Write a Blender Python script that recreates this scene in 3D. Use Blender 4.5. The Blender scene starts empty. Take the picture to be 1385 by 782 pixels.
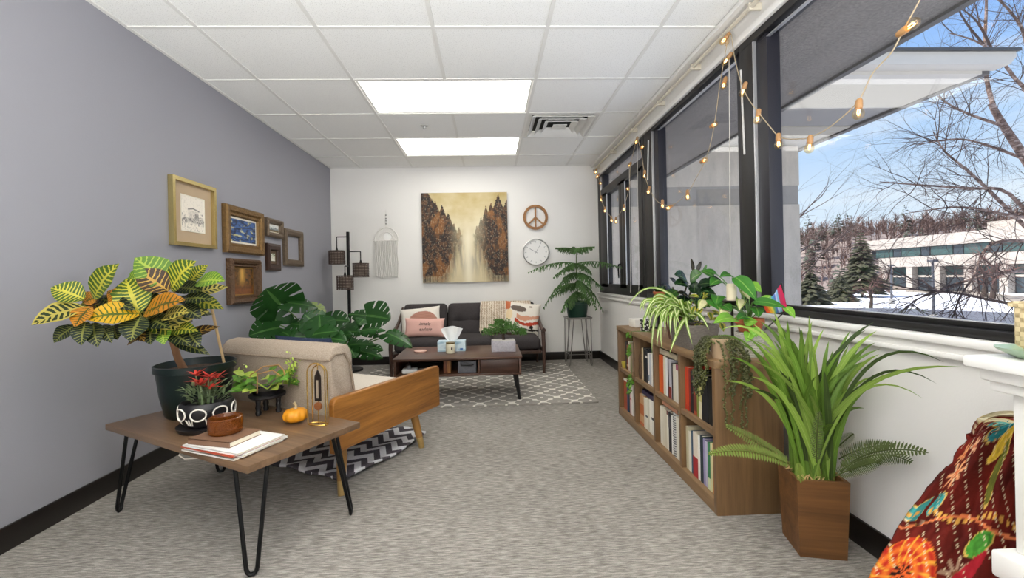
import bpy, bmesh, math, random
from mathutils import Vector, Matrix, noise as mnoise
SC = bpy.context.scene
COL = SC.collection
PI = math.pi
random.seed(7)

# ---------------------------------------------------------------- camera, world, sun, exposure
cam_data = bpy.data.cameras.new('camera')
cam = bpy.data.objects.new('camera', cam_data); COL.objects.link(cam)
right = Vector((.999092, -.037013, -.021098)); down = Vector((-.021136, -.000618, -.999776)); fwd = Vector((.036992, .999315, -.0014))
cam.matrix_world = Matrix(((right.x, -down.x, -fwd.x, 0), (right.y, -down.y, -fwd.y, 0), (right.z, -down.z, -fwd.z, .993), (0, 0, 0, 1)))
cam_data.sensor_width = 36; cam_data.lens = 15.433; cam_data.shift_x = .00614; cam_data.shift_y = -.01007; cam_data.clip_end = 1000; cam_data.clip_start = .02
SC.camera = cam

SC.view_settings.view_transform = 'Standard'; SC.view_settings.look = 'None'
SC.view_settings.gamma = 1; SC.view_settings.use_curve_mapping = False
SC.view_settings.exposure = 0.42

class NT:
    """tiny node-graph helper"""
    def __init__(s, tree): s.t = tree
    def n(s, typ, props=None, **inp):
        nd = s.t.nodes.new(typ)
        for k, v in (props or {}).items(): setattr(nd, k, v)
        for k, v in inp.items():
            k = k.replace('_', ' ') if k.replace('_', ' ') in nd.inputs else k
            if k[0] == 'i' and k[1:].isdigit(): sock = nd.inputs[int(k[1:])]
            else: sock = nd.inputs[k]
            if isinstance(v, bpy.types.NodeSocket): s.t.links.new(v, sock)
            else: sock.default_value = v
        return nd
    def math(s, op, a, b=0.0, c=0.0): return s.n('ShaderNodeMath', {'operation': op}, i0=a, i1=b, i2=c).outputs[0]
    def mix(s, f, a, b, mode='MIX'):
        nd = s.n('ShaderNodeMix', {'data_type': 'RGBA', 'blend_type': mode}, i0=f)
        for i, v in ((6, a), (7, b)):
            if isinstance(v, bpy.types.NodeSocket): s.t.links.new(v, nd.inputs[i])
            else: nd.inputs[i].default_value = c4(v)
        return nd.outputs[2]
    def ramp(s, f, stops, interp='LINEAR'):
        nd = s.n('ShaderNodeValToRGB', i0=f); cr = nd.color_ramp; cr.interpolation = interp
        while len(cr.elements) < len(stops): cr.elements.new(1)
        for e, (p, c) in zip(cr.elements, stops): e.position = p; e.color = c4(c)
        return nd.outputs[0]
    def noise(s, vec, scale, detail=3, rough=.5, dist=0):
        return s.n('ShaderNodeTexNoise', Vector=vec, Scale=scale, Detail=detail, Roughness=rough, Distortion=dist)
    def obj(s): return s.n('ShaderNodeTexCoord').outputs['Object']
    def mapv(s, v, scale=(1, 1, 1), loc=(0, 0, 0), rot=(0, 0, 0)): return s.n('ShaderNodeMapping', Vector=v, Scale=scale, Location=loc, Rotation=rot).outputs[0]
    def sep(s, v): return s.n('ShaderNodeSeparateXYZ', i0=v).outputs
    def bump(s, h, st, dist=.01): return s.n('ShaderNodeBump', Height=h, Strength=st, Distance=dist).outputs[0]

def c4(c): return (c[0], c[1], c[2], 1.0) if len(c) == 3 else tuple(c)
def srgb(h):
    h = h.lstrip('#'); o = []
    for i in (0, 2, 4):
        x = int(h[i:i + 2], 16) / 255
        o.append(x / 12.92 if x <= .04045 else ((x + .055) / 1.055) ** 2.4)
    return tuple(o)

world = bpy.data.worlds.new('sky'); SC.world = world; world.use_nodes = True
w = NT(world.node_tree); world.node_tree.nodes.clear()
wd = w.n('ShaderNodeTexCoord').outputs['Generated']
wz = w.sep(wd)[2]
wgrad = w.ramp(wz, [(0.0, srgb('#dcebf7')), (.12, srgb('#cfe3f6')), (.26, srgb('#a9cdf5')), (.45, srgb('#74a8f0')), (1.0, srgb('#3f78d8'))])
wcl = w.noise(w.mapv(wd, (1.2, 1.2, 5)), 2.2, 5, .55).outputs[0]
wcl = w.ramp(wcl, [(.42, (0, 0, 0)), (.66, (1, 1, 1))])
wmix = w.mix(w.math('MULTIPLY', wcl, .7), wgrad, srgb('#f4f8fc'))
wbg = w.n('ShaderNodeBackground', Color=wmix, Strength=.85)
w.t.links.new(wbg.outputs[0], w.n('ShaderNodeOutputWorld').inputs[0])

sun_data = bpy.data.lights.new('sun', 'SUN'); sun_data.energy = 6.0; sun_data.angle = .01; sun_data.color = (1, .95, .88)
sun = bpy.data.objects.new('sun', sun_data); COL.objects.link(sun)
sun.rotation_euler = Vector((.55, -.12, -.83)).to_track_quat('-Z', 'Y').to_euler()

# ---------------------------------------------------------------- materials
def newmat(name):
    m = bpy.data.materials.new(name); m.use_nodes = True; m.node_tree.nodes.clear()
    t = NT(m.node_tree); out = t.n('ShaderNodeOutputMaterial')
    return m, t, out
def princ(t, out, **kw):
    b = t.n('ShaderNodeBsdfPrincipled', **kw); t.t.links.new(b.outputs[0], out.inputs[0]); return b
def setcol(t, b, name, v):
    if isinstance(v, bpy.types.NodeSocket): t.t.links.new(v, b.inputs[name])
    else: b.inputs[name].default_value = c4(v) if len(v) == 3 else v
MATS = {}
def plain(key, col, rough=.5, metal=0.0, var=.12, scale=14, bump=0.0, bscale=80, rand=0.0, spec=.5, trans=0.0):
    """solid colour with a little procedural mottling, optional relief and per-object variation"""
    if key in MATS: return MATS[key]
    m, t, out = newmat(key); c = srgb(col) if isinstance(col, str) else col
    o = t.obj(); nz = t.noise(o, scale, 3).outputs[0]
    k = t.math('MULTIPLY_ADD', nz, 2 * var, 1 - var)
    if rand:
        r = t.n('ShaderNodeObjectInfo').outputs['Random']
        k = t.math('MULTIPLY', k, t.math('MULTIPLY_ADD', r, 2 * rand, 1 - rand))
    cc = t.n('ShaderNodeVectorMath', {'operation': 'SCALE'}, i0=c, Scale=k).outputs[0]
    b = princ(t, out, Roughness=rough, Metallic=metal)
    b.inputs['Specular IOR Level'].default_value = spec
    t.t.links.new(cc, b.inputs['Base Color'])
    if bump: t.t.links.new(t.bump(t.noise(o, bscale, 2).outputs[0], bump), b.inputs['Normal'])
    MATS[key] = m; return m
def wood(key, dark, light, axis=0, rough=.4, scale=1.0, bump=.1, fine=1.0):
    if key in MATS: return MATS[key]
    m, t, out = newmat(key); o = t.obj()
    st = [26.0, 26.0, 26.0]; st[axis] = 1.6
    v = t.mapv(o, tuple(x * scale for x in st))
    big = t.noise(v, 1.0, 4, .6, .6).outputs[0]
    st2 = [170.0, 170.0, 170.0]; st2[axis] = 6
    fi = t.noise(t.mapv(o, tuple(x * scale for x in st2)), 1.0, 3, .6).outputs[0]
    f = t.math('MULTIPLY_ADD', fi, .35 * fine, t.math('MULTIPLY', big, .8))
    col = t.ramp(f, [(.28, srgb(dark)), (.78, srgb(light))])
    b = princ(t, out, Roughness=rough); t.t.links.new(col, b.inputs['Base Color'])
    t.t.links.new(t.bump(f, bump, .004), b.inputs['Normal'])
    MATS[key] = m; return m
def fabric(key, c1, c2, rough=.9, scale=220, bump=.4, streak=(1, 1, 1), big=.0):
    if key in MATS: return MATS[key]
    m, t, out = newmat(key); o = t.obj()
    n1 = t.noise(t.mapv(o, streak), scale, 2, .6).outputs[0]
    f = t.ramp(n1, [(.32, (0, 0, 0)), (.68, (1, 1, 1))])
    col = t.mix(f, srgb(c1), srgb(c2))
    b = princ(t, out, Roughness=rough); b.inputs['Specular IOR Level'].default_value = .2
    t.t.links.new(col, b.inputs['Base Color']); t.t.links.new(t.bump(n1, bump, .003), b.inputs['Normal'])
    MATS[key] = m; return m
def colattr(key, rough=.8, bump=0.0, bscale=300, spec=.3):
    """flat print: the colours of a picture or a printed cloth are stored per vertex"""
    if key in MATS: return MATS[key]
    m, t, out = newmat(key); a = t.n('ShaderNodeVertexColor', {'layer_name': 'Col'})
    b = princ(t, out, Roughness=rough); b.inputs['Specular IOR Level'].default_value = spec
    t.t.links.new(a.outputs[0], b.inputs['Base Color'])
    if bump: t.t.links.new(t.bump(t.noise(t.obj(), bscale, 2).outputs[0], bump, .003), b.inputs['Normal'])
    MATS[key] = m; return m
def leafmat(key, base, vein, kind='vein', nv=9.0, vw=.35, edge=None, rough=.38, rand=.2, slant=1.2, basetint=None):
    """leaf blade: UV x runs along the leaf, UV y across (0..1, midrib .5)"""
    if key in MATS: return MATS[key]
    m, t, out = newmat(key); uv = t.n('ShaderNodeTexCoord').outputs['UV']; s = t.sep(uv)
    av = t.math('ABSOLUTE', t.math('MULTIPLY_ADD', s[1], 2, -1))
    nz = t.noise(uv, 6, 3).outputs[0]
    if kind == 'vein':
        ph = t.math('MULTIPLY_ADD', s[0], nv, t.math('MULTIPLY_ADD', av, -slant, t.math('MULTIPLY', nz, .7)))
        fr = t.math('ABSOLUTE', t.math('SUBTRACT', t.math('FRACT', ph), .5))
        side = t.math('LESS_THAN', fr, t.math('MULTIPLY_ADD', av, -vw * .35, vw * .62))
        mid = t.math('LESS_THAN', av, .1)
        f = t.math('MAXIMUM', side, mid)
        if edge: f = t.math('MAXIMUM', f, t.math('GREATER_THAN', t.math('ADD', av, t.math('MULTIPLY', nz, .3)), edge))
    elif kind == 'stripe':
        f = t.math('GREATER_THAN', t.math('MULTIPLY_ADD', nz, .15, av), vw)
    elif kind == 'spine':
        f = t.math('MULTIPLY', t.math('LESS_THAN', av, .07), .6)
    r = t.n('ShaderNodeObjectInfo').outputs['Random']
    k = t.math('MULTIPLY', t.math('MULTIPLY_ADD', r, 2 * rand, 1 - rand), t.math('MULTIPLY_ADD', nz, .5, .75))
    col = t.mix(f, srgb(base), srgb(vein))
    if basetint: col = t.mix(t.ramp(s[0], [(.1, (1, 1, 1)), (.7, (0, 0, 0))]), col, t.mix(.6, col, srgb(basetint)))
    col = t.n('ShaderNodeVectorMath', {'operation': 'SCALE'}, i0=col, Scale=k).outputs[0]
    b = t.n('ShaderNodeBsdfPrincipled', Roughness=rough); b.inputs['Specular IOR Level'].default_value = .35
    t.t.links.new(col, b.inputs['Base Color'])
    t.t.links.new(t.bump(t.math('MULTIPLY', av, -1.0), .25, .01), b.inputs['Normal'])
    tr = t.n('ShaderNodeBsdfTranslucent'); t.t.links.new(col, tr.inputs[0])
    mx = t.n('ShaderNodeMixShader', i0=.22); t.t.links.new(b.outputs[0], mx.inputs[1]); t.t.links.new(tr.outputs[0], mx.inputs[2])
    t.t.links.new(mx.outputs[0], out.inputs[0])
    MATS[key] = m; return m
def emit(key, col, strength):
    if key in MATS: return MATS[key]
    m, t, out = newmat(key); e = t.n('ShaderNodeEmission', Color=c4(srgb(col)), Strength=strength)
    t.t.links.new(e.outputs[0], out.inputs[0]); MATS[key] = m; return m
def glassmat(key, tint='#ffffff', refl=.025, rough=0.0):
    """thin clear pane: straight-through transmission plus a fresnel reflection"""
    if key in MATS: return MATS[key]
    m, t, out = newmat(key)
    tr = t.n('ShaderNodeBsdfTransparent', Color=c4(srgb(tint))); gl = t.n('ShaderNodeBsdfGlossy', Roughness=rough)
    fc = t.n('ShaderNodeLayerWeight', Blend=.5).outputs['Facing']
    mx = t.n('ShaderNodeMixShader', i0=t.math('MULTIPLY_ADD', t.math('POWER', fc, 5.0), .35, refl))
    t.t.links.new(tr.outputs[0], mx.inputs[1]); t.t.links.new(gl.outputs[0], mx.inputs[2]); t.t.links.new(mx.outputs[0], out.inputs[0])
    MATS[key] = m; return m

# ---------------------------------------------------------------- mesh building
class MB:
    def __init__(s): s.v = []; s.f = []; s.m = []; s.uv = []; s.c = None
    def add(s, vs, fs, mi=0, uvs=None):
        o = len(s.v); s.v += [tuple(p) for p in vs]
        for i, f in enumerate(fs):
            s.f.append(tuple(o + j for j in f)); s.m.append(mi); s.uv.append([uvs[j] for j in f] if uvs else None)
        return s
    def bm(s, bm, mi=0, M=None):
        bm.verts.index_update(); vs = [(M @ v.co if M else v.co.copy()) for v in bm.verts]
        s.add(vs, [[v.index for v in f.verts] for f in bm.faces], mi); bm.free(); return s
    def box(s, c, d, rz=0, mi=0, bev=0.0, M=None, seg=2):
        bm = bmesh.new(); bmesh.ops.create_cube(bm, size=1)
        bmesh.ops.scale(bm, vec=d, verts=bm.verts)
        if bev: bmesh.ops.bevel(bm, geom=bm.edges[:], offset=bev, segments=seg, profile=.5, affect='EDGES')
        X = Matrix.Translation(c) @ Matrix.Rotation(rz, 4, 'Z')
        if M: X = X @ M
        return s.bm(bm, mi, X)
    def bb(s, a, b, mi=0, bev=0.0):
        return s.box([(a[i] + b[i]) / 2 for i in range(3)], [abs(b[i] - a[i]) for i in range(3)], 0, mi, bev)
    def lathe(s, prof, c=(0, 0, 0), n=24, mi=0, axis='Z', sy=1.0):
        vs = []; fs = []
        for r, z in prof:
            for k in range(n):
                a = 2 * PI * k / n
                p = (r * math.cos(a), r * math.sin(a) * sy, z)
                if axis == 'Y': p = (p[0], -p[2], p[1])
                if axis == 'X': p = (p[2], p[0], p[1])
                vs.append((p[0] + c[0], p[1] + c[1], p[2] + c[2]))
        for i in range(len(prof) - 1):
            for k in range(n):
                k2 = (k + 1) % n; fs.append((i * n + k, i * n + k2, (i + 1) * n + k2, (i + 1) * n + k))
        if prof[0][0] > 1e-6: fs.append(tuple(reversed(range(n))))
        if prof[-1][0] > 1e-6: fs.append(tuple((len(prof) - 1) * n + k for k in range(n)))
        return s.add(vs, fs, mi)
    def tube(s, pts, r, n=8, mi=0, closed=False):
        P = [Vector(p) for p in pts]; R = r if isinstance(r, (list, tuple)) else [r] * len(P)
        vs = []; fs = []; prev = None; L = len(P)
        for i, p in enumerate(P):
            if closed: d = P[(i + 1) % L] - P[i - 1]
            else: d = P[min(i + 1, L - 1)] - P[max(i - 1, 0)]
            d = d.normalized() if d.length > 1e-9 else Vector((0, 0, 1))
            if prev is None: u = d.orthogonal().normalized()
            else:
                u = prev - d * prev.dot(d); u = u.normalized() if u.length > 1e-6 else d.orthogonal().normalized()
            prev = u; v = d.cross(u)
            for k in range(n):
                a = 2 * PI * k / n; vs.append(p + (u * math.cos(a) + v * math.sin(a)) * R[i])
        for i in range(L if closed else L - 1):
            j = (i + 1) % L
            for k in range(n):
                k2 = (k + 1) % n; fs.append((i * n + k, i * n + k2, j * n + k2, j * n + k))
        if not closed: fs.append(tuple(reversed(range(n)))); fs.append(tuple((L - 1) * n + k for k in range(n)))
        return s.add(vs, fs, mi)
    def prism(s, poly, y0, y1, plane='XZ', mi=0):
        """extrude a 2D polygon; plane XZ extrudes along Y, XY along Z, YZ along X"""
        def P(a, b, h): return {'XZ': (a, h, b), 'XY': (a, b, h), 'YZ': (h, a, b)}[plane]
        n = len(poly); vs = [P(a, b, y0) for a, b in poly] + [P(a, b, y1) for a, b in poly]
        fs = [tuple(range(n)), tuple(reversed(range(n, 2 * n)))] + [(i, i + n, (i + 1) % n + n, (i + 1) % n) for i in range(n)]
        return s.add(vs, fs, mi)
    def grid(s, fn, nu, nv, mi=0, uv=True):
        vs = []; us = []
        for i in range(nu + 1):
            for j in range(nv + 1): vs.append(fn(i / nu, j / nv)); us.append((i / nu, j / nv))
        fs = [(i * (nv + 1) + j, (i + 1) * (nv + 1) + j, (i + 1) * (nv + 1) + j + 1, i * (nv + 1) + j + 1) for i in range(nu) for j in range(nv)]
        return s.add(vs, fs, mi, us if uv else None)
    def leaf(s, base, tip, width, up=(0, 0, 1), bend=.12, seg=8, fold=.25, prof=None, mi=0, ctrl=None, wave=0.0):
        """a leaf blade from base to tip with a folded midrib and its own thickness-free but curved surface"""
        b, t = Vector(base), Vector(tip); d = t - b; L = d.length or 1e-4; dn = d / L; up = Vector(up)
        sd = dn.cross(up); sd = sd.normalized() if sd.length > 1e-4 else dn.orthogonal().normalized()
        nm = sd.cross(dn).normalized(); vs = []; us = []
        c = Vector(ctrl) if ctrl else (b + t) / 2 + nm * bend * L * 2
        pr = prof or (lambda x: math.sin(PI * min(1, x ** .8)) ** .8)
        for i in range(seg + 1):
            x = i / seg; p = b * (1 - x) ** 2 + c * 2 * x * (1 - x) + t * x * x
            tg = ((c - b) * (1 - x) + (t - c) * x).normalized(); s2 = tg.cross(nm); s2 = s2.normalized() if s2.length > 1e-5 else sd
            n2 = s2.cross(tg); hw = max(pr(x), .015) * width / 2
            for j in (-1, -.5, 0, .5, 1):
                q = p + s2 * hw * j + n2 * (abs(j) * fold * hw + wave * hw * math.sin(x * 14 + j * 2)); vs.append(q); us.append((x, j * .5 + .5))
        fs = [(i * 5 + j, i * 5 + j + 1, (i + 1) * 5 + j + 1, (i + 1) * 5 + j) for i in range(seg) for j in range(4)]
        return s.add(vs, fs, mi, us)
    def mesh(s, name, mats, smooth=40):
        me = bpy.data.meshes.new(name); me.from_pydata([tuple(p) for p in s.v], [], s.f)
        for m in mats: me.materials.append(m)
        me.polygons.foreach_set('material_index', s.m)
        if any(s.uv):
            ul = me.uv_layers.new(name='UVMap'); dat = []
            for f, u in zip(s.f, s.uv):
                for q in (u or [(0, 0)] * len(f)): dat += [q[0], q[1]]
            ul.data.foreach_set('uv', dat)
        if s.c:
            ca = me.color_attributes.new('Col', 'FLOAT_COLOR', 'POINT'); dat = []
            for q in s.c: dat += [q[0], q[1], q[2], 1.0]
            ca.data.foreach_set('color', dat)
        if smooth:
            me.polygons.foreach_set('use_smooth', [True] * len(s.f))
            me.set_sharp_from_angle(angle=math.radians(smooth))
        me.update(); return me
    def build(s, name, mat, parent=None, world=False, smooth=40):
        mats = mat if isinstance(mat, (list, tuple)) else [mat]
        if parent is not None and world:
            inv = WM[parent.name].inverted(); s.v = [tuple(inv @ Vector(p)) for p in s.v]
        o = bpy.data.objects.new(name, s.mesh(name, mats, smooth)); COL.objects.link(o)
        if parent is not None:
            o.parent = parent; WM[o.name] = WM[parent.name]
        else: WM[o.name] = Matrix()
        return o
WM = {}     # world matrices of things (so that parts can be given in world coordinates)
def tag(o, label=None, cat=None, group=None, kind=None):
    for k, v in (('label', label), ('category', cat), ('group', group), ('kind', kind)):
        if v: o[k] = v
    return o
def thing(name, label, cat, loc=(0, 0, 0), rz=0, group=None):
    o = bpy.data.objects.new(name, None); COL.objects.link(o); o.empty_display_size = .05
    o.location = loc; o.rotation_euler = (0, 0, rz); WM[o.name] = Matrix.Translation(loc) @ Matrix.Rotation(rz, 4, 'Z')
    return tag(o, label, cat, group)
def struct(o): o['kind'] = 'structure'; return o
def one(mb, name, mat, label, cat, loc, rz=0, group=None, smooth=40, world=True):
    """a thing that is one mesh, its origin at its own base; vertices in world coordinates"""
    X = Matrix.Translation(loc) @ Matrix.Rotation(rz, 4, 'Z')
    if world: inv = X.inverted(); mb.v = [tuple(inv @ Vector(p)) for p in mb.v]
    o = mb.build(name, mat, None, smooth=smooth); o.location = loc; o.rotation_euler = (0, 0, rz); WM[o.name] = X
    return tag(o, label, cat, group)
def share(me, name, parent, loc=(0, 0, 0), rot=None, scale=None):
    o = bpy.data.objects.new(name, me); COL.objects.link(o); o.parent = parent; o.location = loc
    if rot: o.rotation_euler = rot
    if scale: o.scale = scale
    return o
def bez(a, b, c, n=8):
    a, b, c = Vector(a), Vector(b), Vector(c)
    return [a * (1 - t) ** 2 + b * 2 * t * (1 - t) + c * t * t for t in [i / n for i in range(n + 1)]]
def smoothstep(a, b, x): t = min(1, max(0, (x - a) / (b - a))); return t * t * (3 - 2 * t)
def fbm(x, y, z=0.0): return mnoise.fractal((x, y, z), 1.0, 2.0, 4)
def lerp3(a, b, t): return tuple(a[i] + (b[i] - a[i]) * t for i in range(3))

# ================================================================= room shell
XL, XR, YB, YF, HC = -1.851, 1.323, 5.247, -2.7, 2.329
# carpet: heathered grey with short streaks running across the room
m_carpet, t, out = newmat('heather_carpet'); o = t.obj()
n1 = t.noise(t.mapv(o, (20, 150, 1)), 1.0, 3, .65).outputs[0]; n2 = t.noise(o, 420, 2).outputs[0]; n3 = t.noise(o, 2.2, 3).outputs[0]
f = t.math('ADD', t.math('MULTIPLY', n1, .75), t.math('MULTIPLY_ADD', n2, .3, t.math('MULTIPLY', n3, .12)))
col = t.ramp(f, [(.38, srgb('#625d57')), (.56, srgb('#8b867f')), (.74, srgb('#bab3aa'))])
b = princ(t, out, Roughness=.95); b.inputs['Specular IOR Level'].default_value = .1
t.t.links.new(col, b.inputs['Base Color']); t.t.links.new(t.bump(f, .6, .006), b.inputs['Normal'])
def wallmat(key, col):
    m, t, out = newmat(key); o = t.obj(); n = t.noise(o, 130, 3).outputs[0]; n2 = t.noise(o, 1.3, 2).outputs[0]
    cc = t.n('ShaderNodeVectorMath', {'operation': 'SCALE'}, i0=srgb(col), Scale=t.math('MULTIPLY_ADD', n2, .06, .97)).outputs[0]
    b = princ(t, out, Roughness=.75); b.inputs['Specular IOR Level'].default_value = .3
    t.t.links.new(cc, b.inputs['Base Color']); t.t.links.new(t.bump(n, .12, .003), b.inputs['Normal']); return m
m_white = wallmat('white_wall_paint', '#e9e6e1'); m_grey = wallmat('lavender_grey_wall_paint', '#97969c')
m_trim = plain('white_trim_paint', '#eeebe6', .35, var=.03)
m_base = plain('black_brown_vinyl_base', '#1b1613', .35, var=.1)
m_tile, t, out = newmat('fissured_ceiling_tile'); o = t.obj()
n = t.noise(o, 190, 3, .6).outputs[0]; sp = t.ramp(n, [(.33, srgb('#cfcdc8')), (.44, srgb('#f4f3ef'))])
b = princ(t, out, Roughness=.95); b.inputs['Specular IOR Level'].default_value = .1
t.t.links.new(sp, b.inputs['Base Color']); t.t.links.new(t.bump(n, .25, .004), b.inputs['Normal'])
m_tee = plain('white_ceiling_tee', '#e4e2dc', .5, var=.03)

struct(MB().bb((XL - .12, YF - .12, -.12), (XR + .1, YB + .12, 0)).build('floor', m_carpet))
struct(MB().bb((XL - .12, YF, 0), (XL, YB, HC)).build('wall_left', m_grey))
struct(MB().bb((XL - .12, YB, 0), (XR + .1, YB + .12, HC + .3)).build('wall_back', m_white))
struct(MB().bb((XL - .12, YF - .12, 0), (XR + .1, YF, HC + .3)).build('wall_front', m_white))
wr = MB(); wr.bb((XR, YF, 0), (XR + .1, YB, .80)); wr.bb((XR, YF, 2.195), (XR + .1, YB, HC + .3))
wr.bb((XR, YF, .80), (XR + .1, -.95, 2.195))
struct(wr.build('wall_right', m_white))
for nm, a, c in (('baseboard_left', (XL, YF, 0), (XL + .012, YB, .095)), ('baseboard_back', (XL + .012, YB - .012, 0), (XR, YB, .095)), ('baseboard_right', (XR - .012, YF, 0), (XR, YB - .012, .095))):
    mb = MB().bb(a, c, bev=.003)
    struct(mb.build(nm, m_base))
# suspended ceiling: an upper slab, tiles lying in a grid of tees
ceil = struct(MB().bb((XL - .12, YF - .12, HC + .16), (XR + .1, YB + .12, HC + .28)).build('ceiling', m_tile))
gx = [XL] + [-1.491 + .61 * k for k in range(5)] + [XR]; gy = [YF] + [2.340 - .61 * k for k in range(8, 0, -1)] + [2.340 + .61 * k for k in range(5)] + [YB]
LIGHTS = [(1, 9 + 1), (1, 9 + 3), (1, 4), (1, 1), (3, 6)]      # (first column, row) of the two-by-four light panels
def row_of(y): return min(range(len(gy)), key=lambda i: abs(gy[i] - y))
lit_rows = {row_of(2.95): 2, row_of(4.17): 2, row_of(.51): 2, row_of(-1.32): 2}
vent_cell = (4, row_of(3.56))
tee_w = .021
tile_mesh = {}
for i in range(len(gx) - 1):
    for j in range(len(gy) - 1):
        if j in lit_rows and i in (2, 3): continue
        if (i, j) == vent_cell: continue
        wx, wy = gx[i + 1] - gx[i], gy[j + 1] - gy[j]; key = (round(wx, 3), round(wy, 3))
        if key not in tile_mesh:
            tile_mesh[key] = MB().box((0, 0, .009), (wx - .004, wy - .004, .018), bev=.002, seg=1).mesh('ceiling_tile', [m_tile])
        share(tile_mesh[key], 'ceiling_tile', ceil, ((gx[i] + gx[i + 1]) / 2, (gy[j] + gy[j + 1]) / 2, HC + .003))
for x in gx[1:-1]:
    if abs(x - gx[3]) < .01:
        segs = []; y = YF
        for j in sorted(lit_rows): segs.append((y, gy[j])); y = gy[j + 1]
        segs.append((y, YB))
    else: segs = [(YF, YB)]
    for a, c in segs: MB().bb((x - tee_w / 2, a, HC - .002), (x + tee_w / 2, c, HC + .004)).build('ceiling_tee', m_tee, ceil)
for y in gy[1:-1]: MB().bb((XL, y - tee_w / 2, HC - .0015), (XR, y + tee_w / 2, HC + .0035)).build('ceiling_tee', m_tee, ceil)
ang = MB(); ang.bb((XL, YF, HC - .002), (XL + .02, YB, HC + .004)); ang.bb((XL, YB - .02, HC - .002), (XR, YB, HC + .004))
ang.build('wall_angle', m_tee, ceil)
# light panels: two seen, plus two unseen ones added to light the room
m_diff = emit('lit_diffuser', '#fffdf6', 5.4); m_lframe = plain('white_light_frame', '#efeee8', .4, var=.02)
lab = {row_of(2.95): 'glowing recessed two-by-four ceiling light panel, the larger and nearer one in view', row_of(4.17): 'glowing recessed ceiling light panel, the farther one beside the air vent',
       row_of(.51): 'recessed ceiling light panel above the camera', row_of(-1.32): 'recessed ceiling light panel at the rear end of the room'}
for j in sorted(lit_rows):
    x0, x1, y0, y1 = gx[2], gx[4], gy[j], gy[j + 1]
    L = thing('ceiling_light', lab[j], 'ceiling light', ((x0 + x1) / 2, (y0 + y1) / 2, HC + .004), group='recessed light panels')
    fr = MB(); a = .028
    fr.bb((x0 + .012, y0 + .012, HC + .004), (x1 - .012, y0 + a, HC + .06)); fr.bb((x0 + .012, y1 - a, HC + .004), (x1 - .012, y1 - .012, HC + .06))
    fr.bb((x0 + .012, y0 + a, HC + .004), (x0 + a, y1 - a, HC + .06)); fr.bb((x1 - a, y0 + a, HC + .004), (x1 - .012, y1 - a, HC + .06))
    fr.build('frame', m_lframe, L, True)
    MB().bb((x0 + a, y0 + a, HC + .012), (x1 - a, y1 - a, HC + .02)).build('diffuser', m_diff, L, True)
# four-way air diffuser
vx, vy = (gx[4] + gx[5]) / 2, (gy[vent_cell[1]] + gy[vent_cell[1] + 1]) / 2
V = thing('air_vent', 'square white four-way air vent with stepped louvres in the ceiling', 'air vent', (vx, vy, HC))
m_vent = plain('white_vent_enamel', '#dcdad4', .4, var=.04); m_dark = plain('dark_void', '#14130f', .8)
def ring(mb, h0, z0, h1, z1, th=.004):
    vs = []
    for h, z in ((h0, z0), (h1, z1), (h1, z1 + th), (h0, z0 + th)): vs += [(vx - h, vy - h, z), (vx + h, vy - h, z), (vx + h, vy + h, z), (vx - h, vy + h, z)]
    mb.add(vs, [(a * 4 + k, a * 4 + (k + 1) % 4, ((a + 1) % 4) * 4 + (k + 1) % 4, ((a + 1) % 4) * 4 + k) for a in range(4) for k in range(4)])
mb = MB(); ring(mb, .294, HC + .002, .262, HC + .002); mb.build('vent_rim', m_vent, V, True)
for h in (.235, .175, .115): mb = MB(); ring(mb, h + .028, HC - .014, h - .012, HC + .020, .004); mb.build('louvre', m_vent, V, True, smooth=0)
MB().bb((vx - .06, vy - .06, HC - .012), (vx + .06, vy + .06, HC - .006)).build('centre_plate', m_vent, V, True)
MB().bb((vx - .29, vy - .29, HC + .055), (vx + .29, vy + .29, HC + .06)).build('throat', m_dark, V, True)
S = thing('sprinkler_head', 'small pale metal sprinkler head in the tile between the two light panels', 'sprinkler', (-0.535,3.829,2.329))
p = Vector(S.location)
MB().lathe([(.034, 0), (.034, -.004), (.02, -.008), (.02, 0)], p, 20).build('escutcheon', plain('pale_metal', '#c9c8c4', .4, .2), S, True)
MB().lathe([(.008, -.006), (.008, -.022), (.016, -.024), (.016, -.027), (.0, -.027)], p, 12).build('deflector', plain('pale_metal', '#c9c8c4', .4, .2), S, True)

# ================================================================= windows in the right wall
m_frame = plain('bronze_black_aluminium', '#151314', .5, .0, var=.1); m_frame2 = plain('blue_black_aluminium', '#1b1a22', .5, .0, var=.1)
m_strip = plain('bright_aluminium_edge', '#b9b9bb', .3, .6, var=.05); m_pane = glassmat('clear_window_glass')
m_gasket = plain('black_gasket', '#0c0b0b', .7)
FX0, FX1 = XR + .002, XR + .085      # frame depth
ZB, ZT = .80, 2.195
def bar(nm, y0, y1, z0, z1, par, m=None, x0=FX0, x1=FX1): return MB().bb((x0, y0, z0), (x1, y1, z1), bev=.002).build(nm, m or m_frame, par)
def pane(y0, y1, z0, z1, par): return MB().bb((XR + .055, y0, z0), (XR + .061, y1, z1)).build('pane', m_pane, par, smooth=0)
def window(name, y0, y1, zb=.868, zt=2.135, jl=.1, jr=.1):
    W = struct(thing(name, None, None, (XR, (y0 + y1) / 2, ZB)))
    def B(nm, a, b, c, d, m=None, x0=FX0, x1=FX1):
        o = MB().bb((x0, a, c), (x1, b, d), bev=.002).build(nm, m or m_frame, W, True); return o
    return W, B
W1, B = window('window_1', -.95, 2.245)
B('bottom_rail', -.95, 2.245, ZB, .826); B('bottom_rail', -.95, 2.245, .826, .842, m_frame, XR + .03); B('edge_strip', -.95, 2.05, .842, .846, m_strip, XR + .03, XR + .05)
B('top_rail', -.95, 2.245, 2.14, ZT); B('stile', 2.136, 2.245, .842, 2.14); B('stile', 2.045, 2.128, .842, 2.14, m_frame2, XR + .02)
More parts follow.
